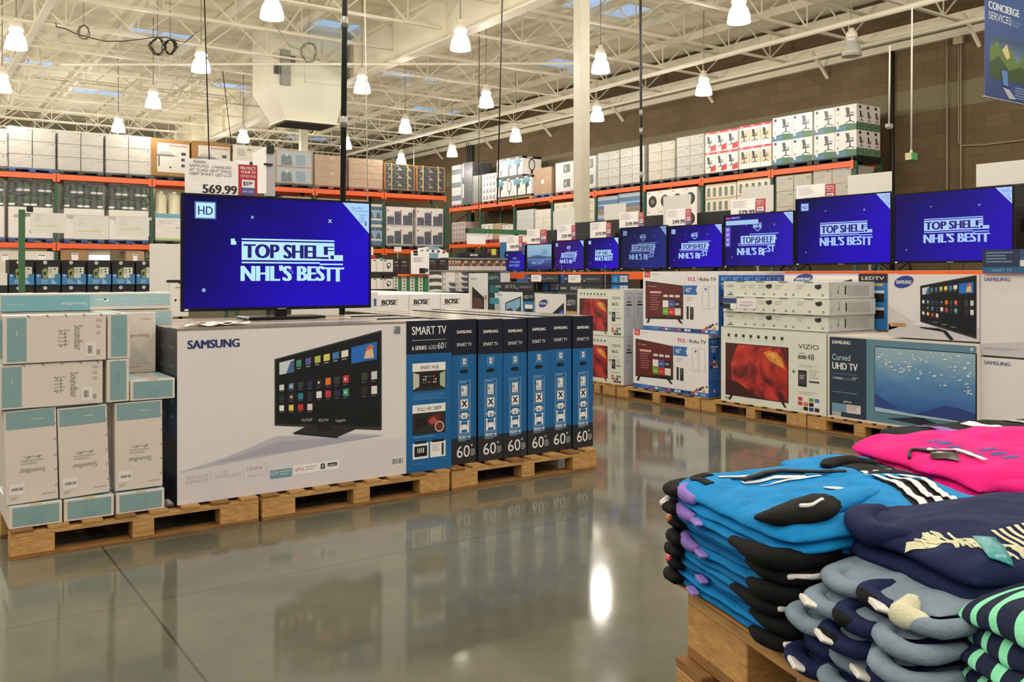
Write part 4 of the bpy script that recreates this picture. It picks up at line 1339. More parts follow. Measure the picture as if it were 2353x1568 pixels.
white_t = ink('#e9e7e6'); navy_t = ink('#26306a'); blk = ink('#151517'); gry = ink('#8f8e8b'); gr2 = ink('#b8b6b0')
APPS = ['#c23a3a', '#e0dcd6', '#5d9a3c', '#5a6db8', '#b33a4a', '#e06a3a', '#1d1d20', '#e5e2dc', '#d8d4cc', '#141416', '#2f3a78', '#26262a']
def apps(d, x0, y0, x1, y1, nx, ny, gap=.25, l=2):
    for j in range(ny):
        for i in range(nx):
            a = x0 + (x1 - x0) * i / nx; b = y0 + (y1 - y0) * j / ny
            d.r(a, b, a + (x1 - x0) / nx * (1 - gap), b + (y1 - y0) / ny * (1 - gap), ink(APPS[(i + j * nx) % 12]), l)
def picture_mat(name, kind):
    m = bpy.data.materials.new(name); m.use_nodes = True
    nt = m.node_tree; N, L = nt.nodes.new, nt.links.new
    b = nt.nodes['Principled BSDF']; b.inputs['Roughness'].default_value = .42
    tc = N('ShaderNodeTexCoord'); mp = N('ShaderNodeMapping'); L(tc.outputs['Object'], mp.inputs[0])
    cr = N('ShaderNodeValToRGB'); e = cr.color_ramp.elements
    if kind == 'canyon':
        mp.inputs['Scale'].default_value = (1, 1, 1.2); mp.inputs['Location'].default_value = (.15, 0, .1)
        w = N('ShaderNodeTexNoise'); w.inputs['Scale'].default_value = 1.7; w.inputs['Distortion'].default_value = 3.4; w.inputs['Detail'].default_value = 4; w.inputs['Roughness'].default_value = .55
        L(mp.outputs[0], w.inputs['Vector']); src = w.outputs[0]
        cols = ((.3, '#3f1013'), (.4, '#7c1d1f'), (.5, '#a82a27'), (.6, '#c0372d'), (.75, '#c9503a'))
    else:
        n = N('ShaderNodeTexNoise'); n.inputs['Scale'].default_value = 3.2; n.inputs['Detail'].default_value = 7; mp.inputs['Scale'].default_value = (1, 1, 2.6); L(mp.outputs[0], n.inputs['Vector'])
        sp = N('ShaderNodeSeparateXYZ'); L(tc.outputs['Object'], sp.inputs[0])
        a = N('ShaderNodeMath'); a.operation = 'MULTIPLY_ADD'; L(n.outputs[0], a.inputs[0]); a.inputs[1].default_value = .35; L(sp.outputs[2], a.inputs[2])
        src = a.outputs[0]
        cols = ((.3, '#2f5a9a'), (.45, '#3d6da8'), (.58, '#5585b4'), (.72, '#7fa2ba'), (.85, '#94afbd'))
    while len(e) > 1: e.remove(e[-1])
    e[0].position = cols[0][0]; e[0].color = lin(cols[0][1])
    for p, c in cols[1:]:
        q = e.new(p); q.color = lin(c)
    L(src, cr.inputs[0]); L(cr.outputs[0], b.inputs['Base Color'])
    return m
pic_canyon = picture_mat('canyon_picture', 'canyon'); pic_sea = picture_mat('sky_picture', 'sea')
def canyon(d, x0, y0, x1, y1):
    X = lambda t: x0 + (x1 - x0) * t
    Y = lambda t: y0 + (y1 - y0) * t
    P = lambda pts, c, l: d.p([(X(a), Y(b)) for a, b in pts], ink(c), l)
    d.r(X(-.012), Y(-.015), X(1.012), Y(1.015), blk, 1)
    d.r(x0, y0, x1, y1, pic_canyon, 2)
    P([(0, 0), (.2, 0), (.08, .4), (.1, .8), (0, .9)], '#4c1517', 3)
    P([(.62, .12), (.72, .07), (.84, .1), (.92, .22), (.97, .4), (.85, .34), (.72, .26)], '#d0822f', 4); P([(.68, .13), (.78, .1), (.86, .2), (.78, .23)], '#e2a552', 5); P([(.8, .2), (.88, .24), (.94, .36), (.86, .31)], '#e0974a', 5)
    P([(0, .68), (.2, .74), (.45, .92), (.62, 1), (0, 1)], '#3c1114', 4)
    P([(.88, 0), (1, 0), (1, .3), (.95, .2)], '#5a1a1c', 4)
def art_viz(inch, big):
    def f(d):
        d.r(0, 0, 1, .008, gry, 1)
        for i in range(8):
            d.r(.07 + .075 * i, .09, .095 + .075 * i, .13, ink('#33332f'), 1); d.lines(.065 + .075 * i, .15, .1 + .075 * i, .17, 1, gr2, 1)
        canyon(d, .055, .225, .66, .9)
        for s in (.1, .6): d.p([(s, .91), (s + .025, .91), (s + (.0 if s < .3 else .05), .97), (s - (.02 if s < .3 else -.03), .97)], blk, 2)
        d.t('VIZIO', .755, .215, .06, ink('#4c4b48'), 2, w=.18)
        d.t('D-SERIES', .76, .28, .018, gry, 2); d.r(.755, .3, .825, .34, ink('#2e2d2b'), 1); d.t('HDTV', .765, .335, .025, white_t, 2); d.t(inch, .835, .345, .075, ink('#4c4b48'), 2)
        d.lines(.76, .41, .93, .45, 2, gr2, 1)
        d.r(.755, .48, .83, .68, ink('#1c1c1e'), 1); d.r(.763, .5, .822, .65, ink('#3c3c40'), 2); d.lines(.767, .54, .82, .6, 3, ink('#b9b9b4'), 3)
        d.r(.85, .6, .94, .62, ink('#3a3a38'), 1); d.lines(.85, .47, .94, .58, 4, gr2, 1); d.lines(.76, .74, .94, .78, 2, gr2, 1)
        apps(d, .755, .81, .95, .98, 4, 3, .22)
        d.c(.715, .505, .016, ink('#4a87a0'), 1); d.bars(.04, .93, .1, .97, ink('#55544f'), None, 6)
    return f
def art_vizside(inch):
    def f(d):
        g = ink('#6d7078'); d.r(0, 0, 1, 1, ink('#b4b8c2'), 1)
        d.t('VIZIO', .2, .1, .03, g, 2, w=.6); d.t(inch, .3, .21, .06, ink('#4a4c52'), 2, w=.4); d.r(.3, .25, .7, .28, ink('#3d3e42'), 2); d.r(.25, .31, .8, .345, ink('#2a2b2f'), 2)
        d.lines(.2, .4, .7, .6, 5, ink('#9a9ea8'), 2)
    return f
viz_white = M('carton_viz', '#d9dad0', .42, var=(3, .04))
for lv, (yt, yb, nm) in enumerate(((777, 888, 'lower'), (667, 775, 'upper'))):
    z0 = PT if lv == 0 else .703; z1 = .70 if lv == 0 else 1.252
    for k in range(3):
        carton('%s 32 inch television carton with a red canyon picture, %s' % (nm, ('front one', 'second one behind', 'third one behind')[k]), 'television carton', 'B', YB(1327, XB), YB(1433, XB), XB + .165 * k, z0, z1, .158, viz_white,
               {'front': art_viz('32', 0), 'right': art_vizside('32')}, name='television_carton', group='32 inch television cartons', bevel=.003)
def art_tcl(d):
    d.r(.0, .93, 1, 1, ink('#2b62b4'), 1); d.r(.02, 0, .1, .1, ink('#cf2a36'), 1); d.t('TCL', .03, .075, .045, white_t, 2, w=.06, bold=.02); d.lines(.12, .04, .22, .065, 1, gr2, 1)
    d.t('TCL', .61, .155, .06, ink('#c33440'), 2, w=.11, bold=.025); d.c(.745, .125, .006, blk, 2); d.t('Roku TV', .77, .155, .06, ink('#3a3a3c'), 2, w=.2, bold=.012)
    d.p([(.035, .16), (.555, .235), (.555, .79), (.035, .81)], blk, 1); d.p([(.043, .175), (.548, .245), (.548, .74), (.043, .79)], ink('#5e1a1c'), 2)
    d.t('TCL', .08, .26, .022, white_t, 3); d.t('Roku TV', .13, .265, .022, white_t, 3); d.r(.1, .335, .26, .37, ink('#d7a9a4'), 3)
    d.lines(.11, .4, .25, .68, 7, ink('#b98a86'), 3, .2)
    for i, c in enumerate(('#d9cfcb', '#d9cfcb', '#d9cfcb')): d.r(.29 + .08 * i, .39, .35 + .08 * i, .43, ink(c), 3)
    for j in range(2):
        for i in range(3):
            d.r(.28 + .083 * i, .485 + .125 * j, .358 + .083 * i, .6 + .125 * j, ink((('#e3dfd8', '#3d4ea0', '#1c1c20'), ('#6aa32f', '#c9302e', '#dcd8d0'))[j][i]), 3)
    d.t('hulu', .3, .685, .035, white_t, 4); d.t('vudu', .375, .555, .03, white_t, 4); d.t('HBO', .455, .555, .03, white_t, 4, bold=.02); d.t('espn', .375, .685, .03, white_t, 4)
    d.p([(.08, .79), (.11, .79), (.08, .88), (.05, .88)], blk, 2); d.p([(.46, .77), (.5, .77), (.55, .86), (.52, .86)], blk, 2)
    d.p([(.56, .23), (.74, .23), (.72, .3), (.74, .38), (.56, .38)], ink('#2a6ab5'), 1); d.t('40"', .585, .34, .075, white_t, 2)
    d.lines(.6, .42, .68, .5, 2, gr2, 1); d.r(.6, .57, .628, .78, ink('#2b2b2d'), 1); d.r(.645, .58, .69, .785, ink('#2b2b2d'), 1); d.lines(.655, .6, .68, .7, 4, ink('#77777a'), 2)
    d.fr(.8, .24, .875, .6, .004, gr2, 1); d.fr(.885, .24, .96, .6, .004, gr2, 1); d.r(.83, .27, .855, .3, ink('#4f62a8'), 2)
    apps(d, .27, .945, .88, .99, 14, 1, .25)
    d.lines(.12, .945, .25, .985, 2, ink('#7ba0d8'), 2); d.r(.9, .945, .97, .985, ink('#7ba0d8'), 2)
    for x, y, s, c in ((.86, .9, .03, '#b33a3a'), (.9, .88, .03, '#23324a'), (.93, .85, .025, '#1d2634'), (.95, .9, .03, '#d79a3a'), (.98, .83, .02, '#8c3038'), (.88, .85, .02, '#e0ddd8'), (.83, .93, .025, '#c8802e')):
        d.p([(x - s, y + s), (x, y - s * 1.2), (x + s * .7, y + s * .4)], ink(c), 3)
def art_tclside(inch):
    def f(d):
        d.r(0, 0, 1, .06, white_t, 1); d.t('TCL Roku TV', .1, .045, .022, ink('#9a5a6a'), 2, w=.8); d.t(inch, .2, .15, .06, ink('#a9c6ec'), 2, w=.6)
        d.r(.2, .19, .85, .21, white_t, 2); d.lines(.25, .23, .7, .3, 3, white_t, 2); d.c(.5, .37, .014, ink('#0e1a34'), 2, ry=.02)
        apps(d, .15, .42, .85, .54, 3, 3, .15); d.fr(.2, .57, .45, .7, .003, ink('#a9c6ec'), 2); d.fr(.55, .57, .8, .7, .003, ink('#a9c6ec'), 2); d.p([(.4, .92), (.5, .86), (.6, .92)], white_t, 2)
    return f
tcl_w = M('carton_tcl', '#e2e0e2', .42); tcl_blue = M('carton_tcl_side', '#2b66b8', .4)
yl0, yl1 = YB(1455, XB), YB(1628, XB)
carton('lower 40 inch television carton with a dark red menu screen', 'television carton', 'B', yl0, yl1, XB, PT, .805, .17, tcl_w, {'front': art_tcl, 'right': art_tclside('43"')}, name='television_carton', right=tcl_blue, top=tcl_blue)
carton('lower 40 inch television carton hidden behind the front one', 'television carton', 'B', yl0, yl1, XB + .175, PT, .805, .17, tcl_w, {'right': art_tclside('43"')}, name='television_carton', right=tcl_blue)
carton('second lower 40 inch television carton hidden behind the front one', 'television carton', 'B', yl0, yl1, XB + .35, PT, .805, .68, tcl_w, {'right': art_tclside('43"')}, name='television_carton', right=tcl_blue)
yu0, yu1 = YB(1478, XB), YB(1651, XB)
for k in range(6):
    carton('upper 40 inch television carton, %s' % ('front one with the dark red menu screen', 'first blue end behind it', 'second blue end behind it', 'third blue end behind it', 'fourth blue end behind it', 'last blue end behind it')[k],
           'television carton', 'B', yu0, yu1, XB + .173 * k, .808, 1.458, .168, tcl_w, {'front': art_tcl, 'right': art_tclside('40"')}, name='television_carton', right=tcl_blue, group='40 inch television cartons')
yv0, yv1 = YB(1657, XB - .02), YB(1899, XB - .02)
carton('48 inch television carton with a large red canyon picture, on the floor pallet', 'television carton', 'B', yv0, yv1, XB - .02, PT, .9, .16, viz_white, {'front': art_viz('48', 1), 'right': art_vizside('48')}, name='television_carton')
for k in range(4):
    carton('48 inch television carton standing behind the red canyon one, %s' % ('first', 'second', 'third', 'fourth')[k], 'television carton', 'B', yv0, yv1, XB + .145 + .165 * k, PT, .9, .16, viz_white, {'right': art_vizside('48')}, name='television_carton')
def art_flat(sticker):
    def f(d):
        k = ink('#2f2e2b'); g = ink('#a5a49b')
        d.t('VIZIO', .035, .38, .16, ink('#6a6963'), 2, w=.07); d.t('48', .06, .84, .16, ink('#55544f'), 2); d.r(.04, .85, .1, .92, ink('#55544f'), 2)
        for x in (.18, .26, .36, .52, .72): d.lines(x, .2, x + .07, .5, 2, ink('#bdbcb2'), 1, .5)
        for x in (.43, .88): d.p([(x, .2), (x + .055, .14), (x + .06, .36), (x + .03, .46), (x + .005, .38)], k, 2)
        for x in (.22, .31, .4, .5, .61, .68, .82, .94): d.r(x, .74, x + .018, .86, k, 2); d.r(x + .004, .77, x + .014, .83, white_t, 3)
        for x in (.13, .33, .55, .78): d.p([(x, -.02), (x + .09, -.02), (x + .08, .05), (x + .01, .05)], ink('#77766e'), 3)
        if sticker:
            d.r(0, .08, .14, .42, ink('#2a4678'), 3); d.r(0, .46, .075, .8, ink('#1c2233'), 3); d.r(.08, .46, .14, .8, white_t, 3); d.r(.15, .1, .34, .75, ink('#e6e2e6'), 3)
            d.t('SUPPORT', .18, .4, .13, ink('#c08f98'), 4, w=.13); d.lines(.17, .5, .31, .65, 2, ink('#9a8a92'), 4)
    return f
def art_flatend(d):
    d.t('VIZIO', .06, .85, .09, ink('#6d6c66'), 2, rot=math.pi / 2); d.t('48', .2, .7, .12, ink('#4a4944'), 2, rot=math.pi / 2); d.r(.2, .2, .22, .72, gry, 1)
    d.p([(.34, .2), (.37, .25), (.37, .75), (.34, .8)], ink('#35342f'), 2)
    for i in range(14): d.r(.4 + .035 * i, .22, .42 + .035 * i, .85, ink('#9c9d9a'), 1)
viz_grey = M('carton_viz_end', '#b6b7b4', .42)
for k, (z0, z1, dx, nm) in enumerate(((.905, 1.05, 0, 'bottom'), (1.054, 1.2, -.03, 'middle, with a stuck-on blue notice'), (1.204, 1.355, .0, 'top'))):
    carton('white flat-lying 48 inch television carton, %s of its stack' % nm, 'television carton', 'B', YB(1663, XB) - .02 * (k % 2), YB(1904, XB) - .03 * (k % 2), XB + dx, z0, z1, .69, viz_white, {'front': art_flat(k == 1), 'right': art_flatend}, name='television_carton', right=viz_grey, group='flat-lying 48 inch cartons')
# curved television carton, pictured seascape
def sea(d, x0, y0, x1, y1):
    X = lambda t: x0 + (x1 - x0) * t
    Y = lambda t: y0 + (y1 - y0) * t
    d.r(x0, y0, x1, y1, pic_sea, 2)
    P = lambda pts, c, l: d.p([(X(a), Y(b)) for a, b in pts], ink(c), l)
    P([(0, .72), (.1, .8), (.25, .9), (0, .95)], '#2c4688', 5); P([(.4, .96), (.55, .88), (.72, .78), (.85, .79), (1, .84), (1, 1)], '#2b3f80', 5)
    P([(0, .93), (.4, .965), (.7, .97), (1, .985), (1, 1.0), (0, 1.0)], '#9fb9cc', 6)
    q = random.Random(5)
    for i in range(95):
        a = q.random() * .96; b = .02 + q.random() * (.26 + .32 * a); s = .006 + .012 * q.random()
        P([(a, b), (a + s * 2, b - s * .6), (a + s * 2.4, b + s * .5), (a + s * .6, b + s)], ('#cfdbe2', '#b5c8d6', '#e3e9ec')[i % 3], 7)
def art_curved(d):
    d.r(.015, .025, .985, .975, ink('#5c8299'), 1); d.r(.015, .025, .285, .975, ink('#263648'), 2)
    d.t('SAMSUNG', .035, .105, .042, white_t, 3, w=.135, bold=.03); d.t('Curved', .035, .3, .075, ink('#c3d0da'), 3, w=.135); d.t('UHD TV', .037, .41, .085, white_t, 3, w=.185, bold=.025)
    d.r(.04, .46, .22, .464, ink('#7c93a8'), 3); d.t('6 SERIES', .04, .53, .028, ink('#c3d0da'), 3, w=.075, bold=.02); d.t('KU650D', .12, .53, .025, ink('#7c93a8'), 3, w=.05); d.t('49"', .178, .53, .045, ink('#9fb2c4'), 3, w=.045)
    d.lines(.04, .68, .23, .695, 1, ink('#7c93a8'), 3); d.t('athlete', .13, .8, .025, white_t, 3); d.p([(.115, .8), (.13, .78), (.128, .8)], white_t, 3)
    d.r(.035, .82, .145, .92, ink('#6b92ac'), 3); d.r(.145, .82, .245, .92, ink('#d3cfd2'), 3); d.lines(.15, .83, .24, .9, 3, ink('#c08a90'), 4); d.bars(.035, .925, .1, .975, blk, white_t, 10, 4)
    d.r(.343, .1, .988, .86, ink('#1a2a3a'), 2)
    sea(D(d.mb, d.P(.348, .11, 2), d.ux, d.uy, d.n, d.w * .632, d.h * .745), 0, 0, 1, 1)
    d.p([(.42, .92), (.62, .86), (.66, .86), (.9, .95), (.64, .94)], ink('#1c2a36'), 3); d.p([(.64, .9), (.66, .82), (.69, .9)], ink('#16202b'), 4)
    d.r(.95, .045, .968, .075, ink('#b8c8d2'), 3)
sam_w = M('carton_pale', '#dcd8da', .4, var=(2, .03)); sam_cream = M('carton_warm_white', '#d8d1c6', .42)
yq0, yq1 = YB(1902, XB - .02), YB(2250, XB - .02)
for k in range(5):
    carton('curved television carton with a blue seascape picture%s' % (', front one above the pallets', ', first behind', ', second behind', ', third behind', ', fourth behind')[k], 'television carton', 'B', yq0, yq1, XB - .02 + .2 * k, PT, .885, .195, sam_cream, {'front': art_curved}, name='television_carton', group='curved television cartons')
def oval(d, x, y, rx, ry, k=1):
    n = 24; pts = []
    for i in range(n):
        t = 2 * math.pi * i / n; a, b = rx * math.cos(t), ry * math.sin(t)
        pts.append((x + (a * .985) / d.w, y + (b - a * .17) / d.h))
    d.p(pts, ink('#27408c'), 2); d.t('SAMSUNG', x, y + ry * .33 / d.h, ry * .62 / d.h, white_t, 3, w=rx * 1.55 / d.w, a='c', bold=.03)
ICONS = [['#dfe5ea', '#3f8f7c', '#5a5fa8', '#b8c04a', '#d8cf6a', '#3f7fb8', '#e3e3d8', '#2a6fc0'], ['#d9dde0', '#5a86a8', '#3a3d42', '#2a2a60', '#26282c', '#e0762e', '#3a3a3e', '#d03a48', '#3a4438', '#c8ccd2'],
         ['#2d3238', '#3a3a30', '#2f7fa8', '#1d3036', '#e4e4e0', '#c23a48', '#2a2d50', '#3f9a80', '#33282a', '#dfdad8'], ['#e6e6e0', '#e0c84a', '#c8333a', '#d8cfc4']]
def smart_screen(d, q):
    """a television pictured at an angle with its rows of app squares; q = corners TL, TR, BR, BL"""
    def B(u, v):
        return (q[0][0] * (1 - u) * (1 - v) + q[1][0] * u * (1 - v) + q[2][0] * u * v + q[3][0] * (1 - u) * v,
                q[0][1] * (1 - u) * (1 - v) + q[1][1] * u * (1 - v) + q[2][1] * u * v + q[3][1] * (1 - u) * v)
    d.p(q, ink('#2f3034'), 2)
    d.p([B(.012, .02), B(.985, .02), B(.985, .965), B(.012, .965)], ink('#0b0c12'), 3)
    def cell(u0, v0, u1, v1, c, l=4): d.p([B(u0, v0), B(u1, v0), B(u1, v1), B(u0, v1)], ink(c), l)
    cell(.04, .07, .17, .25, '#c9d3da'); d.p([B(.1, .25), B(.14, .09), B(.17, .09), B(.17, .25)], ink('#4a6a94'), 5); cell(.7, .1, .95, .28, '#1f6ac0'); d.p([B(.82, .25), B(.85, .14), B(.9, .12), B(.92, .26)], ink('#e6b98a'), 5); d.p([B(.83, .18), B(.87, .12), B(.93, .15)], ink('#d8683a'), 6)
    for i in range(6): cell(.19 + .083 * i, .1 + .003 * i, .235 + .087 * i, .19, ICONS[0][i + 1]); cell(.195 + .083 * i, .205, .23 + .085 * i, .22, '#8b8f98')
    for r_, v in ((1, .4), (2, .55), (3, .7)):
        for i, c in enumerate(ICONS[r_]):
            u = .04 + .083 * i + (.012 * i if i > 7 else 0)
            cell(u, v, u + .041 + .0018 * i, v + .082, c); cell(u + .003, v + .096, u + .04, v + .106, '#5d616a')
            if i % 3 == 1: cell(u + .013, v + .026, u + .03, v + .055, '#d9d9d2', 5)
    for s, u in (('Most Popular', .24), ('What\'s New', .39), ('Categories', .55)):
        x, y = B(u, .93); d.t(s, x, y, .02, ink('#b9bcc4'), 5, w=.07 * (q[1][0] - q[0][0]) * 1.35)
def art_oval(side):
    def f(d):
        d.p([(0, .5), (.3, .75), (0, .9)], ink('#c9c5c6'), 1); d.r(0, .8, 1, 1, ink('#c5c1c8'), 1)
        oval(d, .18, .12, .115 * d.w if d.w < 1 else .1, .05)
        smart_screen(d, [(.37, .18), (.975, .01), (.975, .96), (.37, .74)])
        d.p([(.36, .82), (.58, .83), (.66, .86), (.74, .99), (.7, 1.0), (.62, .88), (.38, .84)], blk, 3)
        d.r(.015, .775, .2, .835, ink('#b58a5a'), 2); d.t('$1', .03, .825, .035, white_t, 3)
    return f
yo0, yo1 = YB(2042, XB - .0), YB(2250, XB - .0)
carton('white television carton with a blue oval emblem and slanted smart screen, on the curved carton', 'television carton', 'B', yo0, yo1, XB - .0, .9, 1.425, .18, sam_w, {'front': art_oval(0)}, name='television_carton')
def art_led(d):
    d.r(0, 0, .75, .03, ink('#9fb2c8'), 1); oval(d, .2, .1, .12, .05)
    smart_screen(d, [(.35, .25), (.68, .1), (.68, .8), (.35, .75)])
    d.r(.74, .0, 1, 1, ink('#2673b4'), 2); d.r(.74, 0, 1, .16, ink('#15171f'), 3); d.t('LEDTV', .77, .11, .06, white_t, 4, w=.2); d.r(.86, .18, .96, .22, ink('#c9a24a'), 3)
    for y in (.3, .6): d.r(.8, y, .97, y + .05, ink('#c8ccd0'), 3); d.r(.8, y + .05, .97, y + .2, ink('#1c1d22'), 3)
carton('blue and black panelled television carton behind the flat-lying stack', 'television carton', 'B', YB(1802, 7.68), YB(2040, 7.68), 7.68, .9, zB(2040, 629, 7.68), .16, sam_w, {'front': art_led}, name='television_carton')
carton('curved television carton stored behind under the panelled one', 'television carton', 'B', YB(1802, 7.68), YB(2040, 7.68) , 8.0, PT, .895, .5, sam_cream, {}, name='television_carton')
def art_right(d):
    d.p([(0, .86), (.35, .78), (1, .66), (1, 1), (0, 1)], ink('#c2bec6'), 1); d.t('SAMSUNG', .02, .085, .045, ink('#5a5f88'), 2, w=.13, bold=.025)
    smart_screen(d, [(.34, .16), (.95, -.0 + .04), (.95, .86), (.34, .66)]); d.p([(.33, .74), (.5, .75), (.8, .86), (.55, .84)], blk, 3)
    d.lines(.02, .9, .2, .94, 2, ink('#a9a5ae'), 2); d.lines(.25, .91, .35, .94, 1, ink('#a9a5ae'), 2)
yr0, yr1 = YB(2253, XB + .01), YB(2253, XB + .01) - 1.5
for z0, z1, nm in ((PT, .785, 'lower'), (.8, 1.425, 'upper')):
    carton('%s white television carton at the right picture edge with purple-blue lettering' % nm, 'television carton', 'B', yr0, yr1, XB + .01, z0, z1, .2, sam_w, {'front': art_right}, name='television_carton')
def art_top(d):
    d.r(.0, .0, .2, .72, ink('#22314e'), 1); d.r(.2, 0, .35, .3, ink('#31507e'), 1); d.r(.35, .0, 1, .7, ink('#e3dee2'), 2); d.r(.2, .45, .34, .7, ink('#d7d4d6'), 2)
    d.t('SUPPORT', .4, .4, .2, ink('#c09aa4'), 3, w=.25); d.lines(.4, .5, .7, .65, 2, ink('#b39aa4'), 3); d.lines(.02, .1, .17, .6, 4, ink('#6f87ae'), 2); d.t('SMART TV', .05, .93, .13, ink('#7fb0d8'), 3)
carton('flat-lying blue television carton with a stuck-on notice, on the right edge stack', 'television carton', 'B', YB(2258, XB - .02), YB(2258, XB - .02) - 1.4, XB - .02, 1.43, 1.612, .7, M('carton_deepblue', '#2b5f8c', .4), {'front': art_top}, name='television_carton')

# orange display shelf carrying the televisions
XT = 8.12
y0_, y1_ = YB(1155, 8.03), YB(2400, 8.03)
sh = thing('display_shelf', 'orange-edged display shelf carrying the row of televisions', 'shelf', (8.03, y0_, 0), RZ['B'])
L_ = y0_ - y1_; zsh = 1.462
m = MB(); m.box(0, .0, zsh - .1, L_, .05, zsh - .005, rack_orange); m.build('front_beam', sh)
m = MB(); m.box(0, 1.0, zsh - .1, L_, 1.05, zsh - .005, rack_orange); m.build('back_beam', sh)
m = MB(); m.box(0, .0, zsh - .004, L_, 1.05, zsh, M('shelf_board', '#c9b48e', .4)); m.build('shelf_board', sh)
for t in (.02, .5, .98):
    for yy in (.05, .92):
        m = MB(); m.box(L_ * t - .04, yy, 0, L_ * t + .04, yy + .08, zsh - .1, rack_green); m.build('leg', sh)

def tvart(kind, logo=True, badge=True, cor=.2):
    def f(d):
        fg, bg = {'a': (lt, lit('#160873')), 'dim': (ltd, lit('#161b52')), 'mid': (ltm, lit('#1a0b6e')), 'pur': (ltm, lit('#2a1277'))}[kind[1]]
        if kind[0] == 'b':
            if logo: shield(d, .5, .24, .2, fg, bg)
            glitch_text(d, .2, .8, .38, .8, fg, bg, 'b')
        else:
            glitch_text(d, .27, .82, .38, .74, fg, bg, 'a')
        cross(d, .33, .2, .012, fg); cross(d, .74, .22, .016, fg)
        d.ring(.11, .83, .008 * d.h / .7, .003, fg, 2)
        if badge: hd(d, .05, .06, .12, fg, bg)
        corner(d, cor, fg)
    return f
def tvb(label, p0, p1, yt, yb, art, mat, X=XT):
    a0, a1 = YB(p0, X), YB(p1, X)
    z1, z0 = zB(p0, yt, X), zB(p0, yb, X)
    return tv(label, 'B', a0, a1, X, max(z0, zsh + .02), z1, art, mat, zs=zsh + .001)
def art_small(d):
    d.t('NHL', .5, .4, .12, ltd, 2, w=.2, a='c', bold=.025); d.t('TOP SHELF', .22, .62, .13, ltd, 2, w=.55, bold=.025); d.t("NHL'S BEST", .2, .82, .14, ltd, 2, w=.55, bold=.025); corner(d, .16, ltd); hd(d, .05, .08, .12, ltd, lit('#161b52'))
tvb('smallest television at the far end of the row, price 109.99', 1161, 1207, 579, 623, art_small, scr['mid'])
def art_pale(d):
    d.grad(0, 0, 1, .52, '#000000', '#000000', 2, 1)
    for i in range(8):
        c = ('#8fb4cc', '#8cb0ca', '#86aac6', '#7fa2c0', '#5f7ba8', '#3d5390', '#2c3a78', '#22286a')[i]
        d.r(0, i / 8, 1, (i + 1) / 8, lit(c), 2)
    d.p([(.5, .42), (.66, .3), (.6, .22), (.8, .18), (.84, .4)], lit('#6f92b0'), 3); d.p([(0, .5), (.4, .42), (1, .5), (1, .56), (0, .58)], lit('#41577a'), 3)
    glitch_text(d, .2, .75, .42, .8, ltd, lit('#33477a'), 'b'); cross(d, .4, .2, .02, ltm)
tvb('pale blue washed-out television, price 189.99, second from the far end', 1211, 1270, 562, 623, art_pale, scr['dim'])
tvb('purple-tinted television, third from the far end', 1273, 1344, 554, 622, tvart('bp' and ('b', 'pur')), scr['pur'])
tvb('bright blue television under the 219.99 card, fourth from the far end', 1348, 1424, 548, 621, tvart(('a', 'a'), False), scr['a'])
tvb('dim grey-blue television under the right 239.99 card', 1426, 1534, 524, 620, tvart(('b', 'dim')), scr['dim'])
tvb('bright blue television under the 249.99 card with a shield emblem', 1536, 1662, 520, 618, tvart(('b', 'mid')), scr['a'])
def art_menu(d):
    tvart(('b', 'mid'), True, False)(d)
    d.r(.01, .03, .1, .07, lit('#8a2a58'), 3); d.t('TCL', .03, .065, .03, lit('#e8c9d6'), 4); d.r(.1, .02, .25, .07, lit('#4a3aa8'), 3); d.t('Roku TV', .115, .062, .035, lit('#d7d4ff'), 4)
    d.r(.02, .1, .51, .19, lit('#9fc4ea'), 3); d.r(.01, .22, .09, .62, lit('#6a58c8'), 3)
    for y in (.26, .36, .46, .55): d.r(.03, y, .07, y + .04, lit('#b9b0f0'), 4)
tvb('blue television with a side menu under the 279.99 card', 1664, 1826, 495, 615, art_menu, scr['mid'])
tvb('large blue television under the 349.97 card with a square badge', 1829, 2050, 458, 610, tvart(('a', 'mid')), scr['a'])
tvb('largest television of the row, by the block wall pipes', 2054, 2331, 447, 606, tvart(('a', 'mid'), False, False), scr['mid'])

pc = lambda lab, p0, p1, yt, yb, price, red=None, X=XT + .02, **k: price_card(lab, 'B', p0, p1, yt, yb, X, price, red, **k)
pc('white price card 109.99 over the smallest television', 1164, 1192, 543, 577, '109.99', 1201)
pc('white price card 189.99 over the pale television', 1211, 1241, 528, 561, '189.99', 1257)
pc('white price card 239.99 over the purple-tinted television', 1280, 1313, 518, 553, '239.99', 1323)
pc('white price card 219.99 over the fourth television', 1356, 1393, 512, 548, '219.99', 1405)
pc('white price card 239.99 over the dim grey-blue television', 1423, 1467, 489, 526, '239.99', 1480)
pc('white price card 249.99 over the shield emblem television', 1531, 1575, 482, 522, '249.99', 1589)
pc('white price card 279.99 over the side menu television', 1679, 1736, 460, 501, '279.99', 1759)
pc('white price card 349.97 over the large square-badge television', 1830, 1896, 428, 474, '349.97', 1920)
XC = 8.8
bk = lambda lab, p0, p1, yt, yb, X=XC: price_card(lab, 'B', p0, p1, yt, yb, X, None, None, lines=False, name='price_card', cardm=card_back, ystand=zsh)
bk('blank card back standing behind the purple-tinted television', 1271, 1320, 486, 540)
bk('blank card back leaning behind the fourth television', 1388, 1438, 472, 540)
bk('large blank card back left of the 249.99 card', 1524, 1587, 452, 520, 8.6)
bk('blank card back behind the 279.99 card', 1704, 1777, 432, 490)
bk('blank card back between the two largest televisions, on a grey stem', 1948, 2049, 404, 453)
bk('blank card backs over the largest television at the right edge', 2243, 2420, 378, 430)
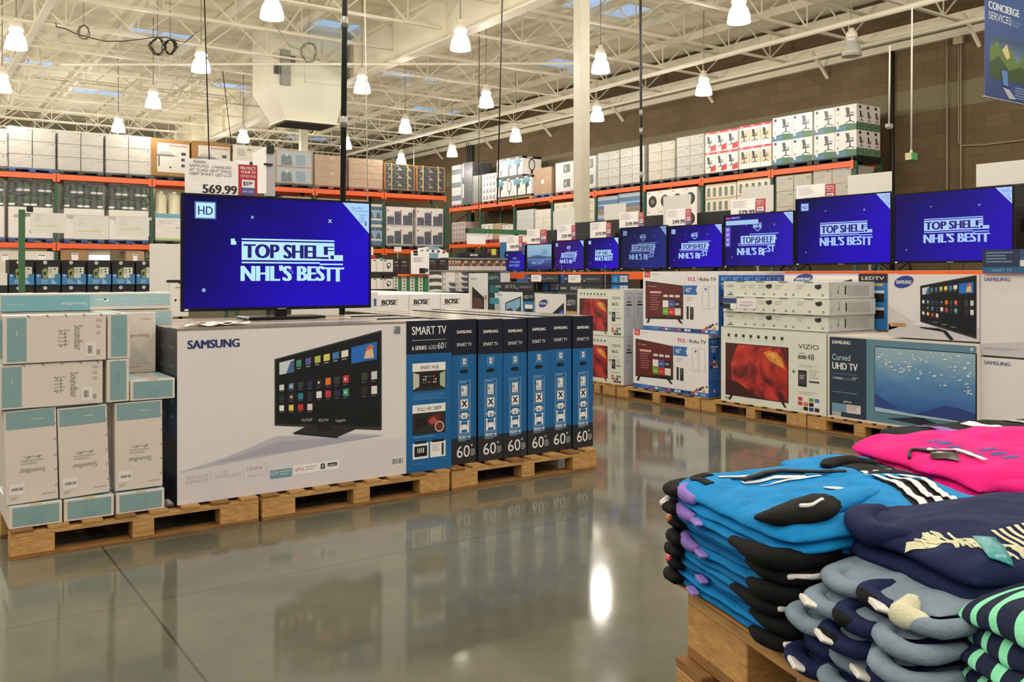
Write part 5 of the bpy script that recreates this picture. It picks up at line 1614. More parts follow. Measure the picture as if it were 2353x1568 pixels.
def tvback(label, p0, p1, yt):
    X = 8.7
    a0, a1 = YB(p0, X), YB(p1, X); z1 = zB(p0, yt, X)
    loc, w = place('B', a0, a1, X, 0, zsh + .001)
    rt = thing('television', label, 'television', loc, RZ['B'])
    h = z1 - zsh
    m = MB(); m.box(-w / 2, 0, .05, w / 2, .03, h, black_matt); m.box(-w / 2 + .05, -.05, .1, w / 2 - .05, 0, h * .75, black_matt); m.build('back_cover', rt, bevel=.008)
    m = MB()
    for i in range(6): m.box(-w * .3, -.054, h * .45 + .02 * i, w * .3, -.05, h * .45 + .02 * i + .008, black_gloss)
    m.build('vent_panel', rt)
    m = MB(); m.box(-w * .3, -.12, 0, w * .3, .12, .015, black_gloss); m.box(-.04, 0, .01, .04, .02, .08, black_gloss); m.build('stand', rt)
tvback('black back of a television facing away, behind the 189.99 card', 1250, 1278, 530)
tvback('wide black back of a television facing away, behind the 219.99 card', 1321, 1424, 512)
tvback('black back of a television facing away, left of the 249.99 card', 1480, 1531, 497)
tvback('black ridged back of a television facing away, left of the 279.99 card', 1601, 1682, 489)
tvback('black back of a television facing away, behind the largest one at the right edge', 2326, 2460, 424)

# far part of the row: 24 inch to 32 inch cartons
def art_24(d):
    d.r(.0, 0, .62, 1, ink('#dfe2e2'), 1); d.t('SAMSUNG', .06, .14, .04, ink('#8a8f94'), 2, w=.2, bold=.025)
    d.p([(.12, .28), (.5, .5), (.5, .78), (.12, .82)], ink('#2b2e30'), 2); d.p([(.15, .5), (.4, .52), (.48, .7), (.15, .78)], ink('#6a4a48'), 3); d.c(.55, .5, .04, ink('#c08a80'), 3); d.p([(.52, .56), (.6, .56), (.58, .8), (.54, .78)], ink('#d8c9c2'), 3)
    d.p([(.18, .86), (.45, .84), (.48, .88), (.2, .9)], blk, 3)
    d.r(.62, 0, 1, 1, ink('#1f3b40'), 1); d.t('LEDTV', .65, .12, .06, ink('#c9d4d4'), 2, w=.3); d.r(.68, .25, .95, .4, ink('#2f6a74'), 2); d.r(.68, .5, .95, .62, ink('#3f93a4'), 2); d.t('24"', .7, .9, .09, ink('#c9d4d4'), 2)
carton('24 inch television carton with a dark slanted screen and dark green end', 'television carton', 'B', YB(1077, XB), YB(1150, XB), XB, .75, zB(1077, 628, XB), .16, sam_w, {'front': art_24}, name='television_carton')
carton('plain carton stack base under the 24 inch television carton', 'carton', 'B', YB(1077, XB), YB(1150, XB), XB, 0, .745, .5, carton_kraft, name='carton')
def art_lake(d):
    d.t('SAMSUNG', .05, .1, .035, ink('#8f9aa0'), 2, w=.16, bold=.025); d.grad(0, .0, .72, 1, '#dfe5e8', '#c3cede', 5, 1); d.t('SAMSUNG', .05, .1, .035, ink('#8f9aa0'), 3, w=.16, bold=.025)
    d.p([(.28, .28), (.68, .1), (.68, .86), (.28, .66)], blk, 2); d.p([(.3, .3), (.66, .14), (.66, .6), (.3, .55)], ink('#86aed0'), 3); d.p([(.3, .46), (.42, .4), (.52, .5), (.66, .34), (.66, .8), (.3, .62)], ink('#2c4a4a'), 4); d.p([(.3, .56), (.66, .62), (.66, .8), (.3, .63)], ink('#5a7f98'), 5)
    d.r(.72, 0, 1, 1, ink('#2b78b4'), 1); d.r(.72, 0, 1, .22, ink('#17191f'), 2); d.t('LED TV', .75, .15, .08, ink('#d5d8da'), 3, w=.22); d.r(.78, .3, .96, .4, white_t, 2); d.r(.78, .4, .96, .58, ink('#2a2522'), 2); d.r(.78, .65, .96, .8, ink('#d0d6da'), 2)
carton('television carton with a mountain lake picture, in the far part of the row', 'television carton', 'B', YB(1137, XB), YB(1228, XB), XB, PT + .5, zB(1137, 670, XB), .3, sam_w, {'front': art_lake}, name='television_carton')
carton('television carton standing below the mountain lake one', 'television carton', 'B', YB(1137, XB), YB(1228, XB), XB, .0, PT + .495, .3, sam_w, {}, name='television_carton')
def art_ov2(d):
    oval(d, .2, .12, .1, .05); d.grad(0, .8, .72, 1, '#cfd2d8', '#bfc4cc', 2, 1); smart_screen(d, [(.3, .3), (.7, .1), (.7, .9), (.3, .72)])
    d.r(.75, 0, 1, 1, ink('#2b78b4'), 1); d.r(.75, 0, 1, .2, ink('#17191f'), 2); d.t('LEDTV', .77, .13, .07, ink('#d5d8da'), 3, w=.2); d.r(.75, .2, 1, .26, ink('#b58f4a'), 2); d.r(.79, .35, .96, .42, white_t, 2); d.r(.79, .42, .96, .62, ink('#1d1f24'), 2)
carton('television carton with a small blue oval emblem, left of the 32 inch cartons', 'television carton', 'B', YB(1230, XB), YB(1326, XB), XB, PT, zB(1230, 675, XB), .3, sam_w, {'front': art_ov2}, name='television_carton')
def art_dark(t):
    def f(d):
        d.t('SAMSUNG', .03, .62, .26, ink('#c9cccf'), 2, w=.14, bold=.025); d.t(t, .27, .68, .4, ink('#c9cccf'), 2, w=.27); d.r(.57, .55, .6, .8, ink('#9a9da0'), 2); d.t('SAMSUNG TV', .64, .64, .26, ink('#8f9296'), 2, w=.3, bold=.025)
    return f
def art_darkend(d):
    d.r(.0, 0, 1, 1, blk, 1); d.r(.33, .05, .98, .95, ink('#1f66a0'), 2); d.t('LED TV', .12, .9, .12, ink('#c9cccf'), 2, rot=math.pi / 2, w=.5); d.r(.4, .3, .55, .8, ink('#3f93c4'), 3); d.bars(.66, .2, .95, .8, blk, white_t, 8, 4)
def flat(label, p0, p1, z0, z1, t, note=False, dx=0):
    def fr(d):
        art_dark(t)(d)
        if note: d.r(.0, .0, .12, .95, ink('#2f4a86'), 3); d.r(.2, .08, .5, .92, white_t, 3); d.lines(.24, .3, .46, .7, 3, gr2, 4)
    return carton(label, 'television carton', 'B', YB(p0, XB), YB(p1, XB), XB + dx, z0, z1, .42, M('carton_darkslate', '#23272e', .38), {'front': fr, 'right': art_darkend}, name='television_carton', group='flat-lying dark television cartons')
zl = zB(1137, 669, XB)
flat('flat-lying dark television carton on the mountain lake one', 1138, 1227, zl + .005, zl + .125, 'LED TV 32')
flat('flat-lying dark television carton with a white sticker, second tier', 1206, 1284, zl + .13, zl + .235, 'LED TV 32', True)
flat('flat-lying dark television carton right above the oval emblem one, lower tier', 1283, 1381, zl + .0, zl + .115, 'SMART TV', dx=.02)
flat('flat-lying dark television carton with a white notice, upper tier', 1285, 1381, zl + .12, zl + .235, 'LED TV', True, dx=.02)
carton('dark television carton base behind the 32 inch cartons', 'television carton', 'B', YB(1283, XB + .55), YB(1381, XB + .55), XB + .55, 0, zl - .01, .4, sam_w, {}, name='television_carton')
# ------------------------------------------------------------------ the front display row (fronts on y = 5.15)
YF = 5.15
def apal(lab, p0, p1):
    a0, a1 = XA(p0, YF - .05), XA(p1, YF - .05)
    return pallet(lab, (a0 + a1) / 2, YF - .05 + .51, a1 - a0 - .012, 1.02, 0)
apal('wooden pallet under the soundbar cartons, at the left picture edge', 20, 597)
apal('wooden pallet under the big slanted-screen television carton', 600, 1035)
apal('wooden pallet under the row of narrow blue 60 inch cartons', 1037, 1372)

# big 60 inch cartons with their fronts towards the aisle
blue_t = ink('#27306f')
def lsq(d, x0, y0, x1, y1): return D(d.mb, d.P(x0, y0, 0), d.ux, d.uy, d.n, d.w * (x1 - x0), d.h * (y1 - y0))
def art_big(d):
    # printed studio floor and its soft reflection
    d.p([(0, .82), (.125, .78), (.39, .72), (.805, .76), (.805, 1), (0, 1)], ink('#d3ced4'), 1)
    d.p([(.0, .815), (.16, .755), (.32, .665), (.6, .7), (.72, .73), (.4, .765), (.12, .8)], ink('#b9b6c2'), 2)
    d.p([(.12, .785), (.33, .70), (.6, .715), (.7, .732), (.42, .757)], ink('#a7a5b6'), 3)
    d.t('SAMSUNG', .033, .115, .05, blue_t, 2, w=.163, bold=.04)
    smart_screen(d, [(.315, .2), (.71, .05), (.71, .697), (.315, .6)])
    d.p([(.38, .655), (.43, .62), (.64, .655), (.54, .71)], ink('#26262a'), 3); d.p([(.46, .61), (.51, .615), (.52, .665), (.47, .66)], ink('#17171a'), 4)
    d.p([(.38, .655), (.54, .71), (.54, .717), (.38, .662)], ink('#0e0e10'), 4)
    g = ink('#b3aeb4')
    d.t('WIDE COLOR', .027, .86, .02, g, 2, w=.07); d.t('ENHANCER', .027, .885, .02, g, 2, w=.07)
    d.t('120', .137, .85, .018, g, 2); d.t('MOTION RATE', .117, .875, .02, g, 2, w=.085); d.t('HDMI', .222, .853, .022, g, 2, w=.05, bold=.02); d.lines(.222, .88, .28, .9, 1, ink('#c5c0c6'), 2)
    for x in (.105, .21, .287): d.r(x, .83, x + .0015, .9, ink('#c5c0c6'), 2)
    d.r(.3, .868, .375, .92, ink('#6f97a4'), 2); d.t('+ITV', .303, .9, .024, white_t, 3, w=.025); d.lines(.332, .878, .372, .91, 2, ink('#a9c2ca'), 3)
    d.r(.38, .855, .545, .91, white_t, 2); d.t('NETFLIX', .386, .893, .022, ink('#c0525a'), 3, w=.032); d.lines(.422, .87, .465, .9, 2, gr2, 3)
    d.r(.478, .865, .493, .898, ink('#2a2c36'), 3); d.t('f', .483, .893, .024, white_t, 4, bold=.03); d.r(.503, .866, .538, .888, ink('#2a2c36'), 3); d.t('pandora', .506, .884, .014, white_t, 4, w=.028)
    d.r(.757, .025, .787, .085, ink('#d0cccf'), 1); d.r(.76, .03, .784, .078, ink('#6d7480'), 2); d.t('6', .762, .05, .018, white_t, 3); d.bars(.748, .885, .795, .935, blk, white_t, 9, 3, 8)
    # blue end panel
    d.r(.809, -.003, 1, 1, carton_blue, 2); d.r(.809, -.002, 1, .218, carton_navy, 3)
    d.t('SMART TV', .832, .09, .058, white_t, 4, w=.145, bold=.012); d.r(.832, .126, .975, .128, white_t, 4)
    d.t('6 SERIES', .832, .19, .027, white_t, 4, w=.06, bold=.02); d.r(.898, .162, .899, .192, gry, 4); d.t('620D', .903, .19, .028, ink('#c3cbd6'), 4, w=.034); d.t('60', .94, .19, .045, white_t, 4, w=.026)
    d.lines(.969, .15, .98, .19, 4, ink('#8d99ac'), 4)
    d.r(.834, .28, .974, .335, white_t, 3); d.t('SMART HUB', .866, .322, .025, ink('#2a2a2e'), 4, w=.078)
    d.r(.834, .335, .974, .465, ink('#20221f'), 3); d.r(.872, .355, .944, .435, ink('#0e1013'), 4); d.p([(.836, .34), (.862, .355), (.862, .435), (.836, .455)], ink('#b9bfae'), 4); d.p([(.972, .34), (.95, .355), (.95, .435), (.972, .455)], ink('#a9b39c'), 4)
    apps(d, .878, .366, .938, .424, 7, 3, .45, 5)
    d.lines(.836, .485, .976, .53, 4, ink('#5f9bca'), 3, .25, 4)
    d.r(.834, .556, .974, .611, white_t, 3); d.t('FULL HD 1080P', .856, .598, .025, ink('#2a2a2e'), 4, w=.1)
    d.r(.834, .611, .974, .755, ink('#262420'), 3); d.p([(.846, .632), (.895, .645), (.895, .695), (.846, .715)], ink('#14120f'), 4); d.p([(.897, .645), (.953, .62), (.953, .72), (.897, .695)], ink('#5e1f1a'), 4)
    d.p([(.9, .67), (.92, .64), (.935, .66), (.94, .69), (.91, .69)], ink('#a8503c'), 5); d.ring(.947, .712, .035, .006, ink('#d8cfca'), 6); d.c(.947, .712, .029, ink('#6f3028'), 5)
    d.lines(.836, .768, .93, .78, 1, ink('#5f9bca'), 3)
    for a in (.835, .908): d.r(a, .81, a + .066, .915, white_t, 3); d.r(a + .008, .797, a + .058, .815, carton_navy, 4)
    d.r(.842, .83, .895, .9, ink('#111216'), 4); d.bars(.85, .838, .885, .88, white_t, None, 4, 5); d.lines(.915, .83, .952, .88, 5, gr2, 4); d.r(.957, .825, .966, .905, ink('#2c2c30'), 4)
    d.lines(.836, .945, .878, .952, 1, ink('#5f9bca'), 3); d.lines(.955, .928, .995, .934, 1, ink('#5f9bca'), 3)
def art_left60(d):
    d.r(0, 0, 1, .28, ink('#2c3038'), 1); d.grad(0, .28, 1, 1, '#2c3038', '#141a30', 4, 1); d.t('SAMSUNG', .15, .12, .022, ink('#8d949c'), 2, w=.6); d.t('SMART TV', .15, .23, .022, ink('#8d949c'), 2, w=.6)
    d.r(0, .3, 1, .62, ink('#173a66'), 2); d.r(.35, .36, .65, .44, ink('#4f86b4'), 3); d.r(.3, .5, .7, .52, ink('#4f86b4'), 3)
topm = M('carton_top_film', '#6a6660', .16, coat=.6, var=(6, .35), stretch=(.5, 5, 1))
X60a, X60b = XA(407, YF), XA(1037, YF)
Z60 = 1.121
for k in range(6):
    ex = None
    if k == 0:
        def ex(rt, w, dd, h):
            m = MB(); m.box(-w / 2 - .001, -dd / 2 - .001, h - .012, w / 2 + .001, -dd / 2 + .09, h + .002, M('flap_edge', '#8d8478', .3, coat=.3)); m.build('top_flap', rt)
    carton(('large white television carton with a slanted smart screen and blue panel, facing the aisle' if k == 0 else 'large television carton behind the slanted-screen one, %s from the front' % ('second', 'third', 'fourth', 'fifth', 'sixth')[k - 1]), 'television carton', 'A',
           X60a, X60b, YF + .212 * k, PT, Z60 - .004 * (k % 2), .205, sam_w, {'front': art_big, 'left': art_left60}, name='television_carton', top=topm, left=carton_navy, right=carton_navy, extra=ex, tape=clear_tape)
# six narrow ends of the next pallet
def art_end60(d):
    d.r(0, 0, 1, .245, carton_navy, 1); d.r(0, .82, 1, 1, carton_charcoal, 1)
    d.t('SAMSUNG', .5, .097, .022, white_t, 2, w=.6, a='c', bold=.03); d.t('SMART TV', .5, .187, .025, white_t, 2, w=.6, a='c')
    ln = ink('#9fc4e0')
    d.fr(.37, .268, .62, .318, .003, ln, 2); d.r(.44, .275, .56, .311, white_t, 3); d.r(.48, .285, .52, .3, carton_blue, 4); d.r(.33, .325, .66, .327, ln, 2)
    d.c(.5, .362, .034, ink('#0a0f1a'), 2, ry=.013); d.r(.34, .356, .36, .37, ink('#0a0f1a'), 2)
    d.fr(.25, .425, .75, .835 - .045, .0025, ln, 2); d.lines(.3, .435, .6, .445, 1, ln, 2)
    for i, y in enumerate((.455, .545, .63, .705)):
        d.fr(.3, y, .7, y + (.082 if i < 3 else .08), .002, ln, 2)
    d.r(.37, .462, .62, .53, white_t, 3); d.t('6', .39, .5, .032, carton_navy, 4); d.t('MAX', .41, .522, .012, carton_navy, 4); d.r(.56, .47, .6, .525, ink('#b8c2cc'), 4)
    d.r(.35, .555, .65, .62, white_t, 3); d.t('X', .5, .606, .045, carton_navy, 4, a='c', bold=.04)
    d.r(.38, .648, .62, .69, white_t, 3); d.t('tt', .5, .683, .025, carton_navy, 4, a='c', bold=.02); d.p([(.3, .668), (.35, .655), (.35, .681)], white_t, 3); d.p([(.7, .668), (.65, .655), (.65, .681)], white_t, 3)
    d.r(.4, .73, .6, .765, white_t, 3); d.p([(.32, .715), (.36, .715), (.4, .76), (.38, .785), (.31, .785)], white_t, 3); d.p([(.68, .715), (.64, .715), (.6, .76), (.62, .785), (.69, .785)], white_t, 3); d.c(.34, .708, .008, white_t, 3); d.c(.66, .708, .008, white_t, 3)
    d.fr(.25, .795, .75, .835, .003, ln, 3); 
    d.r(.253, .797, .747, .833, carton_blue, 2); d.t('FRONT', .29, .826, .022, white_t, 3, w=.3, bold=.03); d.r(.61, .813, .68, .818, white_t, 3); d.p([(.67, .803), (.73, .815), (.67, .828)], white_t, 3)
    d.lines(.27, .842, .6, .848, 1, ln, 2)
    d.t('60', .2, .955, .085, white_t, 2, w=.52); d.t('"', .76, .91, .04, white_t, 2); d.lines(.76, .905, .96, .955, 4, ink('#a9adb4'), 2, .5, 9)
Xn0, Xn1 = XA(1039, YF + .04), XA(1365, YF + .04)
wn = (Xn1 - Xn0) / 6
edges = [XA(p, YF + .04) for p in (1039, 1098, 1156, 1212, 1264, 1317, 1365)]
for k in range(6):
    nm = ('first, next to the big white carton', 'second from the big white carton', 'third from the big white carton', 'fourth from the big white carton', 'fifth from the big white carton', 'last, at the aisle corner')[k]
    def hole(rt, w, dd, h):
        m = MB(); a = faceD(m, 'front', w, dd, h)
        a.c(.5, .362, .03, M('hand_hole', '#06080d', .8), 3, ry=.012); m.build('hand_hole', rt)
    carton('narrow blue end of a 60 inch television carton, ' + nm, 'television carton', 'A', edges[k] + .003, edges[k + 1] - .004, YF + .04 + (.012, 0, .004, .0, .015, .008)[k], PT, Z60 - (.0, .004, .008, .003, .0, .004)[k], 1.72, carton_blue,
           {'front': art_end60}, name='television_carton', group='narrow blue 60 inch carton ends', top=topm, left=carton_navy, right=carton_navy, tape=clear_tape, extra=hole)
# papers on the carton tops
paper = M('paper_sheet', '#efecec', .5)
for i, (a, b, y, lab) in enumerate(((425, 510, 5.24, 'loose white paper sheets on the big carton top, left ones'), (455, 545, 5.4, 'curled white paper sheet on the big carton top, under the television'), (500, 580, 5.32, 'torn white paper sheet on the big carton top, right one'))):
    x0, x1 = XA(a, y), XA(b, y); m = MB(); n = 10; q = random.Random(i)
    w = x1 - x0
    for k in range(n):
        for s_ in (0, 1):
            pass
    def zz(t, s_): return .004 + .012 * (math.sin(t * 5 + i) ** 2) * (1 - s_) + .008 * s_ * math.sin(t * 7 + 2 * i) ** 2
    for k in range(n):
        t0, t1 = k / n, (k + 1) / n
        m.face([(w * t0, .0 + .03 * math.sin(t0 * 6 + i), zz(t0, 0)), (w * t1, .03 * math.sin(t1 * 6 + i), zz(t1, 0)), (w * t1 + .05, .2, zz(t1, 1)), (w * t0 + .05, .2, zz(t0, 1))], paper)
    tag(m.build('paper_sheet', loc=(x0, y, Z60 + .003)), lab, 'paper')

# the big television on top
YT_ = 6.0
zt0, zt1 = zA(413, 717, YT_), zA(418, 443, YT_)
def art_main(d):
    fg, bg = lit('#b9ecff'), lit('#150871')
    glitch_text(d, .29, .845, .37, .765, fg, bg, 'a')
    hd(d, .055, .05, .155, fg, bg)
    cross(d, .345, .175, .014, fg); cross(d, .77, .185, .019, fg)
    d.p([(.235, .375), (.255, .375), (.255, .395), (.262, .4), (.262, .43), (.235, .43)], fg, 2)
    d.ring(.1, .84, .012, .003, fg, 2); d.c(.1, .84, .005, fg, 2); d.ring(.55, .68, .014, .002, fg, 4)
    corner(d, .245, lit('#a9d3ff'))
tvm = tv('large television playing blue video on top of the big cartons', 'A', XA(415, YT_), XA(851, YT_), YT_, zt0, zt1, art_main, screen_mat('screen_blue_big', '#0b0340', '#1a0590', '#2206c2'), stand='base', zs=Z60 + .002)
price_card('white price card 569.99 with a red promotion card over the big television', 'A', 425, 547, 363, 447, YT_ + .01, '569.99', 591, True,
           [('960006', .15, .12, .085), ('SAMSUNG', .08, .23, .085), ('UN60J620D', .5, .23, .08), ('60" CLASS (60.0" DIAG)', .08, .34, .085), ('1080P SMART LED LCD', .08, .45, .085), ('- - - - - - - - -   - - - - - - - -', .09, .53, .03), ('- - - - - - - -   - - - - - - -', .09, .59, .03)])

# soundbar cartons on the left pallet
YS = 5.13
sb_w = M('carton_soundbar', '#d5ccc4', .45, var=(3, .04)); teal = M('ink_teal_panel', '#7f9fa4', .4); teal2 = M('ink_teal_bright', '#7ab0bd', .35)
gt = ink('#918c88'); gt2 = ink('#b8b2ac')
edge_d = ink('#8d867d')
def ticks_v(d, side):
    for y in (.16, .33, .5, .66, .83):
        x = .94 if side else .0
        d.p([(x, y + .02), (x + .055, y), (x + .06, y + .008), (x + .005, y + .03)], edge_d, 2)
def art_sbv(d):                                       # standing upright, print upside down
    d.r(.04, .015, .96, .2, teal, 1); d.lines(.5, .1, .75, .13, 1, ink('#a9bfc2'), 2)
    d.t('Soundbar', .76, .635, .055, gt, 2, w=.5, rot=math.pi); d.lines(.3, .54, .74, .6, 2, gt2, 2); d.lines(.35, .5, .72, .53, 1, gt2, 2)
    for x in (.4, .6): d.p([(x, .53), (x + .07, .5), (x + .07, .51), (x + .02, .535)], gt, 2)
    d.r(.06, .78, .36, .9, ink('#dedad8'), 1); d.bars(.1, .82, .34, .86, blk, None, 10, 2); d.t('SAMSUNG', .94, .915, .016, gt, 2, w=.26, rot=math.pi); d.lines(.08, .92, .25, .96, 2, gt2, 2)
    ticks_v(d, 1)
def art_sbend(d):
    d.r(.07, .1, .94, .9, teal, 1); d.r(.4, .5, .62, .88, ink('#789aa0'), 2)
def art_sbh(d):                                       # lying on the long side
    d.r(.04, .05, .22, .95, teal, 1); d.lines(.12, .3, .14, .6, 1, ink('#9db4b6'), 2)
    d.t('Soundbar', .68, .23, .17, gt, 2, rot=-math.pi / 2, w=.27); d.lines(.52, .32, .64, .7, 5, gt2, 2, .3); d.r(.585, .35, .595, .7, gt2, 2)
    for y in (.34, .64): d.p([(.53, y), (.55, y + .05), (.56, y + .04), (.545, y)], gt, 2)
    d.r(.79, .6, .9, .92, ink('#dedad8'), 1); d.bars(.81, .65, .86, .87, blk, None, 8, 2); d.bars(.9, .75, .94, .9, gt, None, 6, 2); d.lines(.9, .1, .96, .5, 3, gt2, 2)
    for x in (.22, .4, .58, .76, .93): d.p([(x, .0), (x + .03, .06), (x + .035, .05), (x + .02, .0)], edge_d, 2)
def sbx(lab, p0, p1, z0, z1, dep, art, Y=YS, group='soundbar cartons', lean=0, base=None, side=None):
    c = carton(lab, 'carton', 'A', XA(p0, Y), XA(p1, Y), Y, z0, z1, dep, base or sb_w, {'front': art, **({'left': side} if side else {})}, name='soundbar_carton', group=group, top=M('soundbar_top', '#b9d2d8', .3), tape=clear_tape)
    if lean: c.rotation_euler = (0, lean, 0)
    return c
zb1 = zA(20, 1164, YS); zv1 = zA(8, 946, YS)
for i, (a, b) in enumerate(((20, 143), (147, 262), (267, 378))):
    nm = ('left', 'middle', 'right')[i]
    sbx('%s lying soundbar carton with its teal end forward, on the pallet' % nm, a, b, PT, zb1 - .003 - .002 * i, .54, art_sbend)
for i, (a, b) in enumerate(((14, 134), (138, 252), (265, 374))):
    nm = ('left', 'middle', 'right')[i]
    sbx('%s upright soundbar carton standing on the teal-ended ones' % nm, a, b, zb1 + .003, zv1 - .006 * i - (0 if i < 2 else -.01), .14, art_sbv, Y=YS + .012, lean=(-.022, -.03, -.006)[i])
zm1 = zA(0, 839, YS); zm2 = zA(8, 726, YS)
sbx('lower of the two sideways soundbar cartons, on the upright ones', -6, 236, zv1 + .006, zm1 - .003, .15, art_sbh)
sbx('upper of the two sideways soundbar cartons, at the left picture edge', 6, 244, zm1 + .001, zm2, .16, art_sbh, Y=YS - .01, side=lambda d: d.r(.1, .1, .9, .9, teal, 1))
def art_vend(d): d.r(.16, .04, .86, .95, teal, 1); d.r(.4, .3, .6, .55, ink('#789aa0'), 2)
zr2 = zA(244, 926, YS); zr1 = zA(245, 826, YS)
sbx('lower upright teal soundbar end beside the sideways cartons', 245, 297, zr2, zr1 - .003, .54, art_vend)
sbx('upper upright teal soundbar end beside the sideways cartons', 247, 299, zr1, zA(245, 721, YS), .54, art_vend)
sbx('flat soundbar carton with its teal end out, next to the big white carton', 299, 402, zA(298, 923, YS), zA(298, 875, YS), .36, art_sbend, Y=YS + .005)
def art_w(d):
    d.t('Soundbar', .85, .36, .06, gt, 2, rot=math.pi, w=.6); d.p([(.5, .55), (.2, .85), (.9, .85)], ink('#c9c4c0'), 1); d.lines(.3, .88, .7, .93, 1, gt2, 2); d.lines(.7, .1, .9, .14, 1, gt2, 2)
sbx('white upright carton set back behind the flat soundbar carton', 250, 358, zA(299, 859, 5.5), zA(299, 719, 5.5), .1, art_w, Y=5.51)
# long soundbar boxes across the back of the stack
zl0, zl1 = zA(10, 717, 5.64), zA(10, 676, 5.64)
def art_long(d):
    d.r(.005, .1, .5, 1.0, teal2, 1); d.r(.5, .1, .99, .78, ink('#9fbcc4'), 1); d.t('Soundbar', .48, .52, .2, ink('#d9e6ea'), 2, w=.155, rot=math.pi); d.lines(.03, .6, .14, .68, 1, ink('#a9ccd6'), 2)
    d.lines(.53, .35, .6, .5, 1, ink('#c9dade'), 2); d.r(.58, .35, .61, .5, ink('#dbe6e8'), 2)
    for x in (.7, .76, .82, .88): d.lines(x, .34, x + .035, .48, 1, ink('#b9d0d6'), 2)
sbx('long teal soundbar carton lying across the top of the stack, upside down', 1, 394, zl0, zl1, .26, art_long, Y=5.64, group='long soundbar cartons')
sbx('long soundbar carton lying under the top teal one', 4, 397, zl0 - .12, zl0 - .003, .26, art_long, Y=5.65, group='long soundbar cartons')
sbx('large plain white carton holding up the long soundbar cartons', 6, 384, PT, zl0 - .124, .42, lambda d: None, Y=5.68)
# stretch film hanging at the stack's left end
# ------------------------------------------------------------------ goods in the middle distance
table_m = M('table_steel', '#3a3d3c', .5)
def stand(label, axis, a0, a1, plane, depth, z, top=None):
    loc, w = place(axis, a0, a1, plane, depth, 0)
    rt = thing('display_table', label, 'table', loc, RZ[axis])
    m = MB(); m.box(-w / 2, -depth / 2, z - .04, w / 2, depth / 2, z, top or table_m); m.build('table_top', rt)
    for sx in (-1, 1):
        for sy in (-1, 1):
            m = MB(); x, y = sx * (w / 2 - .04), sy * (depth / 2 - .04); m.box(x - .025, y - .025, 0, x + .025, y + .025, z - .04, table_m); m.build('leg', rt)
    return rt
# ink cartridge packs in blue trays
YI = 10.0
xs = [XA(p, YI) for p in (19, 81, 141, 200, 257, 312, 362)]
zt_, zm_, zl_ = zA(20, 597, YI), zA(20, 656, YI), zA(20, 628, YI)
hh = zt_ - zm_
stand('table holding the black ink packs in blue trays', 'A', xs[0] - .05, xs[-1] + .05, YI, .5, zm_ - hh - .002)
def art_inkpack(k):
    def f(d):
        d.c(.38, .1, .018, ink('#d8d8d4'), 1); d.t('hp', .355, .12, .05, blk, 2); d.p([(.25, .4), (.45, .3), (.5, .6), (.45, .82), (.28, .8)], ink('#8a9a58'), 1); d.p([(.3, .5), (.42, .45), (.4, .6), (.32, .62)], blk, 2)
        d.r(.5, .28, .92, .72, ink('#d6d6c4'), 1); d.r(.5, .72, .92, .88, ink('#6a8a50'), 1); d.lines(.53, .36, .7, .55, 3, ink('#8d8d80'), 2)
        d.c(.78, .36, .008, blk, 2)
        if k: d.c(.78, .46, .008, blk, 2)
    return f
tray_b = M('tray_blue', '#3f7fb4', .45)
for tier in range(2):
    for i in range(6):
        x0, x1 = xs[i] + .004, xs[i + 1] - .006
        zb_ = zm_ - tier * (hh + .003)
        lab = '%s blue tray of black ink packs, %s tier' % (('first from the left', 'second from the left', 'third from the left', 'fourth from the left', 'fifth from the left', 'last, by the white board')[i], ('top', 'second')[tier])
        lab = lab[0].upper() + lab[1:]
        rt = thing('ink_pack_tray', lab.lower(), 'ink packs', ((x0 + x1) / 2, YI + .18, zb_), 0, 'blue trays of ink packs')
        w = x1 - x0; h = hh
        m = MB(); m.box(-w / 2 + .004, -.165, .004, w / 2 - .004, .17, h, M('pack_black', '#1c1d1e', .4)); art_inkpack(i > 1)(faceD(m, 'front', w - .008, .33, h)); m.build('ink_packs', rt)
        m = MB(); s = h * .44
        for a in ((-w / 2, -.18, 0, w / 2, -.172, s * .62), (-w / 2, -.18, s * .62, -w / 2 + w * .22, -.172, s), (w / 2 - w * .22, -.18, s * .62, w / 2, -.172, s), (-w / 2, -.18, 0, -w / 2 + .003, .18, s), (w / 2 - .003, -.18, 0, w / 2, .18, s), (-w / 2, .175, 0, w / 2, .18, s), (-w / 2, -.18, 0, w / 2, .18, .003)):
            m.box(*a, tray_b)
        d = D(m, (-w / 2, -.18, s), (1, 0, 0), (0, 0, -1), (0, -1, 0), w, s)
        d.lines(.22, .52, .55, .9, 4, ink('#9cc4e2'), 1, .5, i); d.p([(.62, .45), (.7, .5), (.85, .9), (.62, .9)], ink('#8fbbdf'), 1); d.c(.1, .14, .01, ink('#b9d6ec'), 1)
        m.build('tray', rt)
carton('white carton beside the ink packs at the left picture edge', 'carton', 'A', XA(-40, YI), XA(17, YI), YI, zm_, zA(0, 628, YI), .3, carton_white, name='carton')
carton('dark carton base under the white one at the left picture edge', 'carton', 'A', XA(-40, YI), XA(17, YI), YI, 0, zm_ - .003, .3, carton_charcoal, name='carton')
